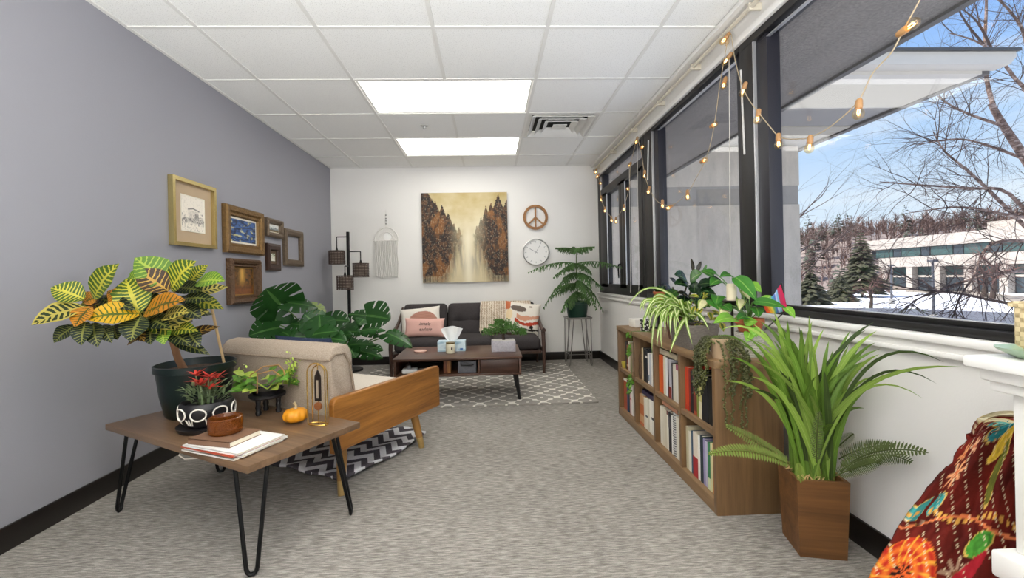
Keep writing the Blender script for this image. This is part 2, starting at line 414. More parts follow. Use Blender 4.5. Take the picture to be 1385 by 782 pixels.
B('edge_strip', 2.128, 2.136, .842, 2.14, m_strip, XR + .004, XR + .05); B('stile', -.95, -.85, .842, 2.14); B('edge_strip', -.85, 2.128, 2.118, 2.123, m_strip, XR + .02, XR + .04)
MB().bb((XR + .055, -.85, .842), (XR + .061, 2.045, 2.14)).build('pane', m_pane, W1, True, smooth=0)
W2, B = window('window_2', 2.247, 3.66)
B('bottom_rail', 2.247, 3.66, ZB, .842); B('top_rail', 2.247, 3.66, 2.15, ZT); B('stile', 2.247, 2.30, .842, 2.15, m_frame2, XR + .02)
B('stile', 3.50, 3.66, .842, 2.15); B('stile', 3.40, 3.485, .842, 2.15, m_frame2, XR + .02); B('edge_strip', 3.485, 3.50, .842, 2.15, m_strip, XR + .004, XR + .05)
B('edge_strip', 2.3, 3.40, 2.128, 2.132, m_strip, XR + .02, XR + .04); B('edge_strip', 2.3, 3.40, .842, .846, m_strip, XR + .03, XR + .05)
MB().bb((XR + .055, 2.30, .842), (XR + .061, 3.40, 2.15)).build('pane', m_pane, W2, True, smooth=0)
W3, B = window('window_3', 3.662, 5.247)
B('bottom_rail', 3.662, 5.247, ZB, .87); B('top_rail', 3.662, 5.247, 2.165, ZT); B('stile', 5.13, 5.247, .87, 2.165); B('stile', 3.662, 3.72, .87, 2.165)
B('transom', 3.72, 5.13, 1.93, 2.0); B('stile', 5.04, 5.12, 2.0, 2.165, m_frame2, XR + .02); B('edge_strip', 5.115, 5.13, 2.0, 2.165, m_strip, XR + .004, XR + .05)
MB().bb((XR + .055, 3.72, 2.0), (XR + .061, 5.05, 2.165)).build('pane', m_pane, W3, True, smooth=0)
for a, c in ((4.30, 5.13), (3.72, 4.30)):
    s = struct(MB().bb((XR - .004, a, .87), (XR + .05, a + .09, 1.93), bev=.002).build('casement_sash', m_frame, W3, True))
    mb = MB(); mb.bb((XR - .004, c - (.30 if c > 5 else .12), .87), (XR + .05, c, 1.93), bev=.002); mb.bb((XR - .004, a, .87), (XR + .05, c, .905)); mb.bb((XR - .004, a, 1.9), (XR + .05, c, 1.93))
    mb.build('sash_rail', m_frame, s, True); MB().bb((XR + .03, a + .05, .9), (XR + .036, c - .05, 1.91)).build('pane', m_pane, s, True, smooth=0)
    MB().bb((XR - .008, c - (.31 if c > 5 else .13), .9), (XR + .0, c - (.295 if c > 5 else .115), 1.9)).build('edge_strip', m_strip, s, True)
mb = MB(); hp = Vector((XR - .012, 4.33, 1.06)); mb.tube([hp + Vector((0, 0, .05)), hp + Vector((-.02, 0, .045)), hp + Vector((-.026, .0, 0)), hp + Vector((-.02, .01, -.09))], [.008, .009, .008, .006], 8)
mb.build('casement_handle', plain('black_metal', '#0f0f10', .35, .6), W3, True)
# stool and moulding under the windows
sill = MB(); sill.bb((XR - .03, YF, .775), (XR + .02, YB, .80), bev=.006); sill.bb((XR - .016, YF, .752), (XR, YB, .775)); sill.bb((XR - .022, YF, .735), (XR, YB, .752), bev=.005)
struct(sill.build('trim_1', m_trim))
hd = MB(); hd.bb((XR - .02, YF, 2.175), (XR + .004, YB, 2.21), bev=.004)
struct(hd.build('trim_2', m_trim))
mb = MB(); mb.bb((XR - .075, YF, 2.30), (XR, YB, HC - .002), bev=.003)
struct(mb.build('trim_3', m_trim))
R = thing('curtain_track', 'long white curtain rod on brackets above the windows', 'curtain rod', (XR - .05, 2.5, 2.26))
mb = MB(); mb.tube([(XR - .05, YF + .1, 2.262), (XR - .05, YB - .04, 2.262)], .011, 10); mb.build('rod', plain('cream_enamel', '#cfc6b4', .4, var=.05), R, True)
for y in (5.1, 4.45, 3.8, 3.2, 2.65, 2.05, 1.5, .9): MB().bb((XR - .062, y - .008, 2.246), (XR, y + .008, 2.28), bev=.002).build('bracket', plain('cream_enamel', '#cfc6b4', .4), R, True)

# ================================================================= outside the windows
GZ = -2.8
m_snow = plain('trodden_snow', '#eef1f6', .8, var=.08, scale=.6, bump=.5, bscale=3)
m_asph = plain('wet_grey_asphalt', '#65676e', .7, var=.15, scale=.8); m_road = plain('salted_tan_road', '#978e82', .8, var=.12, scale=.5)
struct(MB().bb((-60, -80, GZ - .3), (320, 320, GZ)).build('ground', m_snow))
lot = MB(); pl = [(30.906,45.129,-2.800), (35.639,44.044,-2.800), (40.610,40.703,-2.800), (43.741,34.403,-2.800), (46, -10, GZ), (16, -10, GZ), (14, 44, GZ)]
lot.prism([(p[0], p[1]) for p in reversed(pl)], GZ, GZ + .02, 'XY'); struct(lot.build('parking_lot', m_asph, smooth=0))
rd = MB(); pr = [(81.442,83.052,-2.800), (83.303,75.835,-2.800), (69.215,54.404,-2.800), (56.374,44.322,-2.800), (68.826,62.669,-2.800), (70.640,72.047,-2.800)]
rd.prism([(p[0], p[1]) for p in pr], GZ, GZ + .02, 'XY'); struct(rd.build('road', m_road, smooth=0))
# wooded ridge behind
hill = MB()
def hillz(x, y): return GZ + 16 * smoothstep(95, 190, x * .72 + y * .7) + 1.5 * fbm(x * .02, y * .02)
hill.grid(lambda u, v: (30 + 290 * u, 20 + 290 * v, hillz(30 + 290 * u, 20 + 290 * v) - .8), 40, 40)
struct(hill.build('hillside', plain('leafy_snowy_forest_floor', '#8d8078', .9, var=.25, scale=.15)))
# our own wall below and eave above the windows
m_soff, t, out = newmat('dark_grey_stucco'); o = t.obj(); n = t.noise(o, 60, 4, .65).outputs[0]; n2 = t.noise(t.mapv(o, (6, .3, 1)), 1, 2).outputs[0]
cc = t.ramp(t.math('MULTIPLY_ADD', n, .75, t.math('MULTIPLY', n2, .25)), [(.3, srgb('#5c5751')), (.7, srgb('#8d867f'))]); b = princ(t, out, Roughness=.9); t.t.links.new(cc, b.inputs['Base Color']); t.t.links.new(t.bump(n, .5, .006), b.inputs['Normal'])
m_conc, t, out = newmat('pale_grey_concrete'); o = t.obj(); n = t.noise(t.mapv(o, (5, 5, 1.6)), 1.5, 5, .65).outputs[0]; n2 = t.noise(o, 40, 3).outputs[0]
cc = t.ramp(t.math('MULTIPLY_ADD', n2, .25, t.math('MULTIPLY', n, .75)), [(.3, srgb('#a8a093')), (.7, srgb('#c4bbad'))]); b = princ(t, out, Roughness=.9); t.t.links.new(cc, b.inputs['Base Color'])
m_band = plain('grey_concrete_band', '#8f8b85', .9, var=.1); m_fascia = plain('cream_metal_fascia', '#c4beb2', .5, var=.04); m_sofpan = plain('beige_soffit_panel', '#a39d90', .8, var=.06); m_sofgry = plain('grey_soffit_panel', '#8a8783', .8, var=.06); m_edge = plain('dark_eave_edge', '#565350', .7)
E1 = thing('roof_eave', 'dark grey textured eave running over the windows outside', 'roof eave', (XR + .1, 2, 2.42))
MB().bb((XR + .1, -6, 2.42), (2.55, 6.49, 2.6)).build('soffit', m_soff, E1, True, smooth=0)
MB().bb((2.55, -6, 2.40), (2.60, 6.49, 2.66)).build('edge_board', m_edge, E1, True, smooth=0)
W = thing('building_wing', 'pale concrete wing of the building outside with a cream projecting eave', 'building', (3.1, 7, GZ))
MB().bb((XR + .1, 6.5, GZ), (4.73, 11, 2.02)).build('lower_wall', m_conc, W, True, smooth=0)
MB().bb((XR + .1, 6.512, 2.02), (4.72, 11, 2.31)).build('wall_band', m_band, W, True, smooth=0)
MB().bb((XR + .1, 6.5, 2.31), (4.73, 11, 2.9)).build('upper_wall', m_conc, W, True, smooth=0)
for a, c, m, dz in ((4.14, 4.36, m_fascia, .0), (4.36, 5.0, m_sofpan, .01), (5.0, 5.7, m_sofgry, .035), (5.7, 6.1, m_sofpan, .02), (6.1, 11, m_sofgry, .03)):
    MB().bb((2.62, a, 2.9 + dz), (4.88, c, 3.06)).build('soffit_panel', m, W, True, smooth=0)
MB().prism([(2.62, 2.93), (5.0, 2.93), (5.06, 3.0), (5.06, 3.05), (2.62, 3.05)], 4.0, 4.14).build('fascia', m_fascia, W, True, smooth=0)
MB().bb((2.62, 3.97, 3.05), (5.08, 11, 3.075)).build('roof_edge', plain('dark_roof_metal', '#3a3c3e', .5), W, True, smooth=0)
MB().bb((4.88, 4.14, 2.9), (4.96, 11, 3.05)).build('side_fascia', m_edge, W, True, smooth=0)

# office building across the lot (its long front faces this way)
m_cream = plain('cream_precast_concrete', '#beb5ab', .85, var=.08, scale=.5); m_teal = plain('teal_window_glass', '#3f5957', .12, .0, var=.25, scale=.3, spec=.9); m_dkwin = plain('dark_window_glass', '#39434a', .15, var=.3, scale=.3, spec=.9); m_mul = plain('dark_mullion', '#2b2e31', .5)
O = thing('office_building', 'long two-storey cream office building with bands of teal windows across the snow', 'building', (82, 62, GZ))
bx = 76.5; y0, y1 = 30, 86
MB().bb((bx, y0, 5.0), (bx + 22, y1, 6.9)).build('parapet_band', m_cream, O, True, smooth=0)
MB().bb((bx + .5, y0, 3.3), (bx + 21.5, y1 - .5, 5.0)).build('upper_wall', m_mul, O, True, smooth=0)
MB().bb((bx, y0, 1.5), (bx + 22, y1 - 2.5, 3.3)).build('spandrel_band', m_cream, O, True, smooth=0)
MB().bb((bx + 1.2, y0, GZ), (bx + 21.5, y1 - 3, 1.5)).build('lower_wall', m_mul, O, True, smooth=0)
MB().bb((bx + 4, y0, 6.9), (bx + 22, 68, 8.4)).build('penthouse', m_cream, O, True, smooth=0)
wm = MB().bb((0, 0, 0), (.1, 3.6, 1.5)).mesh('window', [m_teal], 0); wm2 = MB().bb((0, 0, 0), (.1, 1.4, 1.5)).mesh('window', [m_dkwin], 0)
inv = WM[O.name].inverted()
y = y1 - 1.5; k = 0
while y > y0 + 5:
    share(wm, 'window', O, inv @ Vector((bx + .42, y - 3.6, 3.4))); share(wm2, 'window', O, inv @ Vector((bx + .41, y - 5.2, 3.4))); y -= 5.4; k += 1
lw = MB().bb((0, 0, 0), (.1, 3.2, 1.5)).mesh('window', [m_teal], 0); ld = MB().bb((0, 0, 0), (.1, 3.2, 2.3)).mesh('window', [m_dkwin], 0); cm = MB().bb((0, 0, 0), (1.2, 1.1, 4.3)).mesh('column', [m_cream], 0); pn = MB().bb((0, 0, 0), (.2, 3.2, .35)).mesh('sill_panel', [m_cream], 0)
y = y1 - 3.2
while y > y0 + 5:
    share(cm, 'column', O, inv @ Vector((bx + .05, y - 1.1, GZ))); share(lw, 'window', O, inv @ Vector((bx + 1.12, y - 4.4, -.1)))
    share(ld, 'window', O, inv @ Vector((bx + 1.13, y - 4.4, GZ + .1))); share(pn, 'sill_panel', O, inv @ Vector((bx + 1.05, y - 4.4, -.42))); y -= 4.9

# bare trees
m_bark = plain('grey_brown_bark', '#4f413b', .9, var=.25, scale=12); m_twig = plain('twig_bark', '#463834', .9, var=.2)
m_birch, t, out = newmat('peeling_birch_bark'); o = t.obj(); n = t.noise(t.mapv(o, (6, 6, 14)), 1, 4, .7).outputs[0]
cc = t.ramp(n, [(.36, srgb('#3d2d27')), (.5, srgb('#70594e')), (.68, srgb('#b0a096'))]); b = princ(t, out, Roughness=.85); t.t.links.new(cc, b.inputs['Base Color'])
def grow(mb, p, d, L, r, depth, rng, spread=.55, droop=0.0, n=5, kids=3, ratio=.68):
    pts = [p]; rad = [r]; q = p.copy(); dd = d.copy(); seg = 4 if depth > 0 else 3
    nodes = []
    for i in range(seg):
        dd = (dd + Vector((rng.gauss(0, .13), rng.gauss(0, .13), rng.gauss(0, .1) - droop))).normalized(); q = q + dd * L / seg
        pts.append(q); rad.append(r * (1 - .62 * (i + 1) / seg)); nodes.append((q.copy(), dd.copy(), rad[-1]))
    mb.tube(pts, rad, n if depth > 1 else 3)
    if depth == 0: return
    for k in range(kids + (1 if depth > 2 else 0)):
        q, dd, rr = nodes[rng.randrange(0, seg)] if k else nodes[-1]
        ax = Vector((rng.gauss(0, 1), rng.gauss(0, 1), rng.gauss(0, 1)))
        nd = (dd + (ax - dd * ax.dot(dd)).normalized() * spread * rng.uniform(.6, 1.3)).normalized()
        grow(mb, q, nd, L * ratio * rng.uniform(.75, 1.15), rr * .75, depth - 1, rng, spread, droop, n, kids, ratio)
def limbed_tree(name, label, limbs, mats, group=None, depth=3, seed=3, tw=(1.2, .012), droop=.03, per=7):
    """limbs: list of (polyline, r0, r1); the first is the trunk, the others limbs; twigs sprout along all of them"""
    base = limbs[0][0][0]; T = thing(name, label, 'tree', base, group=group); rng = random.Random(seed); tb = MB()
    for i, (pl, r0, r1) in enumerate(limbs):
        P = [Vector(p) for p in pl]; S = []
        for a in range(len(P) - 1):      # smooth with Catmull-Rom
            p0, p1, p2, p3 = P[max(a - 1, 0)], P[a], P[a + 1], P[min(a + 2, len(P) - 1)]
            for k in range(4):
                u = k / 4; S.append(.5 * ((2 * p1) + (p2 - p0) * u + (2 * p0 - 5 * p1 + 4 * p2 - p3) * u * u + (3 * p1 - p0 - 3 * p2 + p3) * u ** 3))
        S.append(P[-1]); n = len(S)
        MB().tube(S, [r0 + (r1 - r0) * k / (n - 1) for k in range(n)], 8).build('limb' if i else 'trunk', mats[0] if r0 > .028 else mats[1], T, True)
        for k in range((per if r0 > .026 else 7) if i else 3):
            a = rng.uniform(.25, 1); j = min(n - 2, int(a * (n - 1))); d = (S[j + 1] - S[j]).normalized(); ax = Vector((rng.gauss(0, 1), rng.gauss(0, 1), rng.gauss(0, .8)))
            nd = (d + (ax - d * ax.dot(d)).normalized() * .8).normalized(); grow(tb, S[j], nd, tw[0] * rng.uniform(.6, 1.2), tw[1], depth - 1, rng, .6, droop, 4, 3, .66)
    tw_o = tb.build('twigs', mats[1], T, True); tw_o['kind'] = 'stuff'; return T
D = 8.0
limbed_tree('birch_tree', 'bare multi-stemmed birch with peeling bark just outside the big window', [
    ([(15.2, 8.4, GZ), (13.6, 8.3, -.6), (11.6, 8.1, 1.2), (11.021,8.000,1.846), (10.232,8.000,3.099), (9.818,8.000,3.723), (9.591,8.000,4.118)], .12, .045),
    ([(9.662,8.000,4.005), (9.645,8.100,4.584), (9.734,8.200,5.348), (9.901,8.300,6.275), (9.983,8.400,7.517)], .04, .014),
    ([(11.004,8.200,2.451), (10.400,8.000,4.113), (9.819,7.800,4.517), (9.200,7.600,4.869), (8.596,7.400,4.988), (7.933,7.200,5.007)], .04, .008),
    ([(10.652,8.200,3.757), (10.449,8.100,5.294), (10.066,8.000,5.804), (9.513,7.900,6.159)], .034, .014),
    ([(9.817,8.000,3.695), (9.061,7.800,3.795), (8.416,7.600,3.900), (7.902,7.400,4.019)], .03, .008),
    ([(10.231,8.000,3.057), (9.335,7.800,3.245), (8.473,7.600,3.327), (7.509,7.400,3.169)], .03, .006),
    ([(10.162,7.800,1.559), (9.147,7.600,2.292), (8.441,7.400,2.693), (7.800,7.200,2.992), (7.387,7.000,3.269)], .036, .007),
    ([(9.912,7.400,1.394), (8.931,7.200,2.258), (7.979,7.000,2.319), (6.887,6.800,2.352), (6.090,6.600,2.366)], .035, .006),
    ([(9.652,7.200,1.765), (8.611,7.000,1.879), (7.621,6.800,1.985), (6.556,6.600,1.876)], .03, .006),
    ([(9.208,6.600,1.344), (8.160,6.400,1.393), (7.482,6.200,1.366), (7.157,6.100,1.214), (6.902,6.000,0.897)], .032, .014),
    ([(8.801,6.400,0.883), (7.895,6.200,0.932), (7.262,6.100,0.890), (6.592,6.000,0.766), (6.245,5.900,0.693), (5.900,5.800,0.865)], .03, .008),
    ([(8.783,6.400,-0.023), (7.884,6.200,0.386), (7.199,6.100,0.538), (6.590,6.000,0.651), (5.945,5.900,0.710), (5.324,5.800,0.847)], .028, .007),
    ([(6.592,6.000,0.756), (5.943,5.900,0.576), (5.649,5.800,0.385)], .014, .004),
    ([(9.199,7.600,4.829), (8.774,7.500,5.371), (8.231,7.400,5.636)], .025, .006),
    ([(6.902,6.000,0.897), (6.587,5.900,0.613), (6.364,5.800,0.337)], .014, .004),
    ([(9.704,8.200,5.348), (9.153,8.100,5.863), (8.836,8.000,6.502)], .022, .007)], [m_birch, m_twig], depth=4, seed=11, tw=(.85, .0075), droop=.035, per=17)
def spindly(name, label, base, H, seed, group=None, r=.12, depth=4, m=None, spread=.5):
    T = thing(name, label, 'tree', base, group=group); rng = random.Random(seed); tr = MB(); b0 = Vector(base)
    top = b0 + Vector((rng.uniform(-.1, .1) * H, rng.uniform(-.1, .1) * H, H * .45)); tr.tube([b0, (b0 + top) / 2 + Vector((.03 * H, 0, 0)), top], [r, r * .8, r * .6], 7); tr.build('trunk', m_bark, T, True)
    tb = MB()
    for k in range(9):
        a = rng.uniform(.45, 1); q = b0.lerp(top, a); an = k * 2.4
        d = Vector((math.cos(an), math.sin(an), rng.uniform(.5, 1.3))).normalized(); grow(tb, q, d, H * .26, r * .32, depth - 1, rng, spread, .02, 4, 3, .68)
    c = tb.build('crown', m or m_twig, T, True); c['kind'] = 'stuff'; return T
m_red = plain('reddish_twig_bark', '#6b4f48', .9, var=.2)
spindly('deciduous_tree', 'small bare reddish tree with rounded crown by the parking lot', (38.139,42.611,-2.800), 4.3, 5, r=.16, m=m_red, spread=.75)
spindly('deciduous_tree', 'tall bare tree with fine upswept branches just right of the concrete wall', (16.2, 22.0, GZ), 12.5, 8, r=.16)
spindly('deciduous_tree', 'bare multi-branched tree standing before the office building', (61.820,51.816,-2.800), 8.5, 9, r=.3, m=m_red)
spindly('deciduous_tree', 'second bare tree close beside the one before the office building', (64.205,54.822,-2.800), 7.5, 10, r=.3, m=m_red)
m_needle = plain('dark_evergreen_needles', '#40412e', .9, var=.3, scale=3)
def conifer(name, label, base, H, W_, seed, group=None, m=None):
    T = thing(name, label, 'tree', base, group=group); rng = random.Random(seed); b0 = Vector(base)
    MB().tube([b0, b0 + Vector((0, 0, H * .95))], [H * .018, .02], 6).build('trunk', m_bark, T, True); fb = MB()
    for i in range(26):
        z = H * (.12 + .86 * i / 25); R_ = W_ * (1 - i / 25) ** .85 + .1
        for k in range(11):
            a = rng.uniform(0, 2 * PI); q = b0 + Vector((0, 0, z)); L = R_ * rng.uniform(.65, 1.1)
            e = q + Vector((math.cos(a) * L, math.sin(a) * L, -L * .3)); sd = Vector((-math.sin(a), math.cos(a), 0)) * L * .24
            m2 = q.lerp(e, .55); up = Vector((0, 0, L * .12)); fb.add([q, m2 + sd, e, m2 - sd, m2 + up, m2 - up], [(0, 1, 4), (1, 2, 4), (2, 3, 4), (3, 0, 4), (1, 0, 5), (2, 1, 5), (3, 2, 5), (0, 3, 5)])
    c = fb.build('foliage', m or m_needle, T, True, smooth=0); c['kind'] = 'stuff'; return T
conifer('evergreen_tree', 'green conifer at the left end of the office building', (53.092,60.741,-2.800), 10.5, 3.2, 21)
conifer('evergreen_tree', 'low dark conifer beside the concrete wall near the lot edge', (37.066,49.266,-2.800), 4.4, 2.3, 22)
conifer('evergreen_tree', 'low dark conifer just left of the small reddish tree', (43.430,52.952,-2.800), 3.6, 2.3, 23)
# the far woods: nobody could count these trunks
wood_mb = MB(); rng = random.Random(4); pine = MB()
for i in range(1500):
    u = rng.random(); x = rng.uniform(45, 175); y = rng.uniform(70, 215)
    if x * .72 + y * .7 < 96: continue
    if 70 < x < 104 and y < 92: continue
    if y > 14 + 2.05 * x + 20 or y < .52 * x - 10: continue
    b0 = Vector((x, y, hillz(x, y) - .8)); H = rng.uniform(4.5, 7.5)
    wood_mb.tube([b0, b0 + Vector((0, 0, H * .55))], [.09, .05], 3)
    for k in range(30):
        a = rng.uniform(0, 2 * PI); z0 = rng.uniform(.1, .75) * H; L = rng.uniform(.2, .38) * H; q = b0 + Vector((0, 0, z0)); e = q + Vector((math.cos(a) * L * .7, math.sin(a) * L * .7, L * rng.uniform(.3, 1))); sd = Vector((-math.sin(a), math.cos(a), 0)) * .07
        m2 = q.lerp(e, .5) + Vector((0, 0, .08 * L)); wood_mb.add([q - sd, q + sd, m2 + sd, m2 - sd, e], [(0, 1, 2, 3), (3, 2, 4)])
    if rng.random() < .07:
        for k in range(40):
            a = rng.uniform(0, 2 * PI); f_ = rng.random(); z0 = H * (.35 + .9 * f_); L = 2.2 * (1.05 - f_); q = b0 + Vector((0, 0, z0)); e = q + Vector((math.cos(a) * L, math.sin(a) * L, -.3 * L)); sd = Vector((-math.sin(a), math.cos(a), 0)) * L * .35
            pine.add([q, e + sd, e - sd + Vector((0, 0, .3))], [(0, 1, 2)])
o = wood_mb.build('woodland', plain('far_bare_woods', '#7d6860', .95, var=.3, scale=.3), smooth=0); tag(o, 'band of bare brown woods along the far ridge', 'woods', kind='stuff')
o = pine.build('woodland_pines', plain('far_pines', '#4d5547', .95, var=.3, scale=.3), smooth=0); tag(o, 'scattered dark pines rising out of the far bare woods', 'woods', kind='stuff')
# lamp posts in the lot
m_pole = plain('grey_lamp_pole', '#6b6b70', .5, .4)
def lamp_post(label, base, H, r):
    T = thing('lamp_post', label, 'lamp post', base, group='parking lot lamp posts'); b0 = Vector(base)
    MB().lathe([(r * 2.6, 0), (r * 2.6, .5), (r * 1.2, .55)], b0, 12).build('base', plain('concrete_footing', '#a5a29c', .9), T, True)
    MB().tube([b0 + Vector((0, 0, .5)), b0 + Vector((0, 0, H))], [r, r * .7], 8).build('pole', m_pole, T, True)
    MB().bb(b0 + Vector((-.22, -.22, H)), b0 + Vector((.22, .22, H + .16)), bev=.03).build('lamp_head', m_pole, T, True)
lamp_post('tall grey lamp post at the edge of the parking lot', (31.577,30.137,-2.800), 4.3, .1)
lamp_post('shorter farther lamp post left of the tall one', (44.973,47.559,-2.800), 4.2, .11)

# ================================================================= area rug, sofa, coffee table
m_rug, t, out = newmat('trellis_rug'); o = t.obj(); s = t.sep(t.mapv(o, (1 / .25, 1 / .25, 1)))
cx_, cy_ = 0, 0
def quatre(sx, sy):      # distance to a four-lobed tile
    px_, py_ = (t.math('ABSOLUTE', t.math('SUBTRACT', t.math('FRACT', t.math('ADD', q, k)), .5)) for q, k in ((s[0], sx), (s[1], sy)))
    def circ(ax_, ay_): return t.math('SQRT', t.math('ADD', t.math('POWER', t.math('SUBTRACT', px_, ax_), 2.0), t.math('POWER', t.math('SUBTRACT', py_, ay_), 2.0)))
    return t.math('SUBTRACT', t.math('MINIMUM', circ(.22, .0), circ(.0, .22)), .21)
line = t.math('GREATER_THAN', t.math('MINIMUM', quatre(0, 0), quatre(.5, .5)), -.03); n = t.noise(o, 260, 2).outputs[0]
cc = t.mix(line, t.ramp(n, [(.3, srgb('#87817b')), (.7, srgb('#a09a91'))]), t.ramp(n, [(.3, srgb('#d6d0c4')), (.7, srgb('#ece7dc'))]))
b = princ(t, out, Roughness=.95); t.t.links.new(cc, b.inputs['Base Color']); t.t.links.new(t.bump(t.math('ADD', n, line), .5, .004), b.inputs['Normal'])
one(MB().bb((-1.30, 3.408, .0005), (.835, 4.996, .012), bev=.003), 'area_rug', m_rug, 'grey area rug with cream trellis pattern under the coffee table', 'rug', (-.22, 4.2, .0005))

m_char = fabric('charcoal_weave', '#322e2e', '#4c4747', scale=260, bump=.5); m_wal = wood('dark_walnut', '#2a1a14', '#4c3226', 2)
SX0, SX1 = -.985, .515
SO = thing('sofa', 'charcoal tufted sofa with dark wooden curved arms against the white wall', 'sofa', (-.23, 4.85, 0))
def cushion(w, d, h, puff=.02, tuft=(), n=14):
    """box-like cushion w(x) d(y) h(z), rounded, with optional tuft dents on the top"""
    mb = MB()
    def sup(a, e=.35): return math.copysign(abs(a) ** e, a)
    vs = []; fs = []; nu, nv = 2 * n, n
    bm = bmesh.new(); bmesh.ops.create_cube(bm, size=1); bmesh.ops.subdivide_edges(bm, edges=bm.edges[:], cuts=n, use_grid_fill=True)
    for v in bm.verts:
        x, y, z = v.co * 2
        k = 1 - .05 * (abs(x) ** 6 + abs(y) ** 6) * 1
        ex = 1 - .12 * max(abs(z) ** 4, 0) * 0
        px, py, pz = x * w / 2, y * d / 2, z * h / 2
        # round the edges
        rr = min(h * .42, .05)
        cxx = max(-w / 2 + rr, min(w / 2 - rr, px)); cyy = max(-d / 2 + rr, min(d / 2 - rr, py)); czz = max(-h / 2 + rr, min(h / 2 - rr, pz))
        dv = Vector((px - cxx, py - cyy, pz - czz)); L = dv.length
        if L > rr: dv *= rr / L
        px, py, pz = cxx + dv.x, cyy + dv.y, czz + dv.z
        pz += puff * (1 - x * x) * (1 - y * y) * (1 if z > 0 else -.2 if z < 0 else 0) * (abs(z))
        if z > .5:
            for tx, ty in tuft:
                r2 = ((px - tx) ** 2 + (py - ty) ** 2) / (.055 ** 2); pz -= .028 * math.exp(-r2); pz -= .007 * math.exp(-((px - tx) / .012) ** 2) + .007 * math.exp(-((py - ty) / .012) ** 2)
        v.co = (px, py, pz)
    return mb.bm(bm)
def put(mb, M): mb.v = [tuple(M @ Vector(p)) for p in mb.v]; return mb
wS = (SX1 - SX0) / 3
for i in range(3):
    xc = SX0 + wS * (i + .5)
    c = cushion(wS - .006, .40, .13, .02, [(-.11, -.02), (.11, -.02)] if i != 9 else ())
    put(c, Matrix.Translation((xc, 5.03, .52)) @ Matrix.Rotation(math.radians(72), 4, 'X')); c.build('back_cushion', m_char, SO, True)
    s = cushion(wS - .004, .56, .13, .012); put(s, Matrix.Translation((xc, 4.74, .315))); s.build('seat_cushion', m_char, SO, True)
mb = MB(); mb.bb((SX0, 4.46, .215), (SX1, 5.06, .25), bev=.006); mb.build('frame', m_wal, SO, True)
mb = MB(); mb.bb((SX0, 5.15, .24), (SX1, 5.175, .60), bev=.006); mb.build('back_rail', m_wal, SO, True)
for sx in (-1, 1):
    x = (SX0 - .025) if sx < 0 else (SX1 + .025)
    MB().tube([(x, 4.50, .455), (x, 4.46, .30), (x, 4.48, .0125)], [.022, .02, .014], 10).build('leg', m_wal, SO, True)
    MB().tube([(x, 5.13, .66), (x, 5.10, .36), (x, 5.14, 0)], [.016, .02, .014], 10).build('leg', m_wal, SO, True)
    ar = MB(); ar.tube(bez((x, 4.44, .455), (x, 4.85, .44), (x, 5.13, .67), 10), [.022, .023, .022, .021, .02, .019, .018, .017, .016, .015, .014], 10)
    ar.tube([(x, 4.49, .235), (x, 5.1, .235)], .016, 8); ar.build('arm', m_wal, SO, True)

# pillows
def pillow(w, h, th, fn, nx=70, nz=50, pinch=.06):
    """soft pillow standing in the XZ plane, front towards -Y; fn(u,v) colours the front"""
    mb = MB(); cols = []
    for side in (-1, 1):
        def P(u, v):
            x, z = u * 2 - 1, v * 2 - 1; e = max(0, (1 - x ** 4) * (1 - z ** 4)) ** .55
            sx = 1 - pinch * (1 - z * z) * abs(x) ** 3 * (1 if abs(x) > 0 else 0); sz = 1 - pinch * (1 - x * x) * abs(z) ** 3
            return (x * w / 2 * sx, side * e * th / 2, z * h / 2 * sz + h / 2)
        mb.grid(P, nx, nz)
        for i in range(nx + 1):
            for j in range(nz + 1): cols.append(fn(i / nx, j / nz))
    mb.f = [tuple(reversed(f)) if k < nx * nz else f for k, f in enumerate(mb.f)]; mb.c = cols; return mb
m_print = colattr('printed_cotton', .9, .35, 500, .2)
cw = srgb('#e9e2d6'); cr = srgb('#b98a78')
def f_arch(u, v):
    x, y = (u - .56) / .40, (v - .30) / .52
    if y > 0 and x * x + y * y < 1: return lerp3(cr, srgb('#a87868'), .5 + .5 * math.sin(y * 60))
    return cw
def f_pink(u, v): return srgb('#e3b3a6')
def f_boho(u, v):
    n = fbm(u * 3, v * 3, 4) * .06
    if abs(v - .34 - .07 * math.sin(u * 7) - n) < .055 and u > .3: return srgb('#b8452f')
    if abs(v - .52 - .06 * math.sin(u * 6 + 1) - n) < .06 and u > .35: return srgb('#d59a7c')
    if (u - .38) ** 2 / .05 + (v - .80 + .12 * u) ** 2 / .010 < 1: return srgb('#6f6258')
    if (u - .13) ** 2 / .01 + (v - .55) ** 2 / .03 < 1: return srgb('#e9d3a9')
    if abs(v - .08 - .04 * u - n) < .03 and u > .3: return srgb('#29221f')
    if (u - .78) ** 2 + (v - .2) ** 2 < .003: return srgb('#29221f')
    if (u - .72) ** 2 + (v - .84) ** 2 < .0016: return srgb('#9f8d7c')
    if u < .15 and v > .7: return srgb('#c9744f')
    return srgb('#e8e0d2')
def place_pillow(mb, name, label, loc, tilt, yaw=0, roll=0, mats=None, world=False):
    put(mb, Matrix.Rotation(roll, 4, 'Y') @ Matrix.Rotation(tilt, 4, 'X')); T = one(mb, name, mats or m_print, label, 'pillow', loc, yaw, world=False); return T
place_pillow(pillow(.44, .32, .13, f_arch), 'pillow', 'white pillow with a tan arch standing at the left end of the charcoal sofa', (-.745, 4.80, .385), -.35, .1, -.08)
PK = thing('pillow', 'pink lumbar pillow lettered in script, leaning on the white arch pillow', 'pillow', (-.70, 4.66, .388))
PK.rotation_euler = (-.3, .03, .05); WM[PK.name] = Matrix.Translation((-.70, 4.66, .388)) @ PK.rotation_euler.to_matrix().to_4x4()
pillow(.42, .205, .09, f_pink, 30, 20).build('cover', m_print, PK)
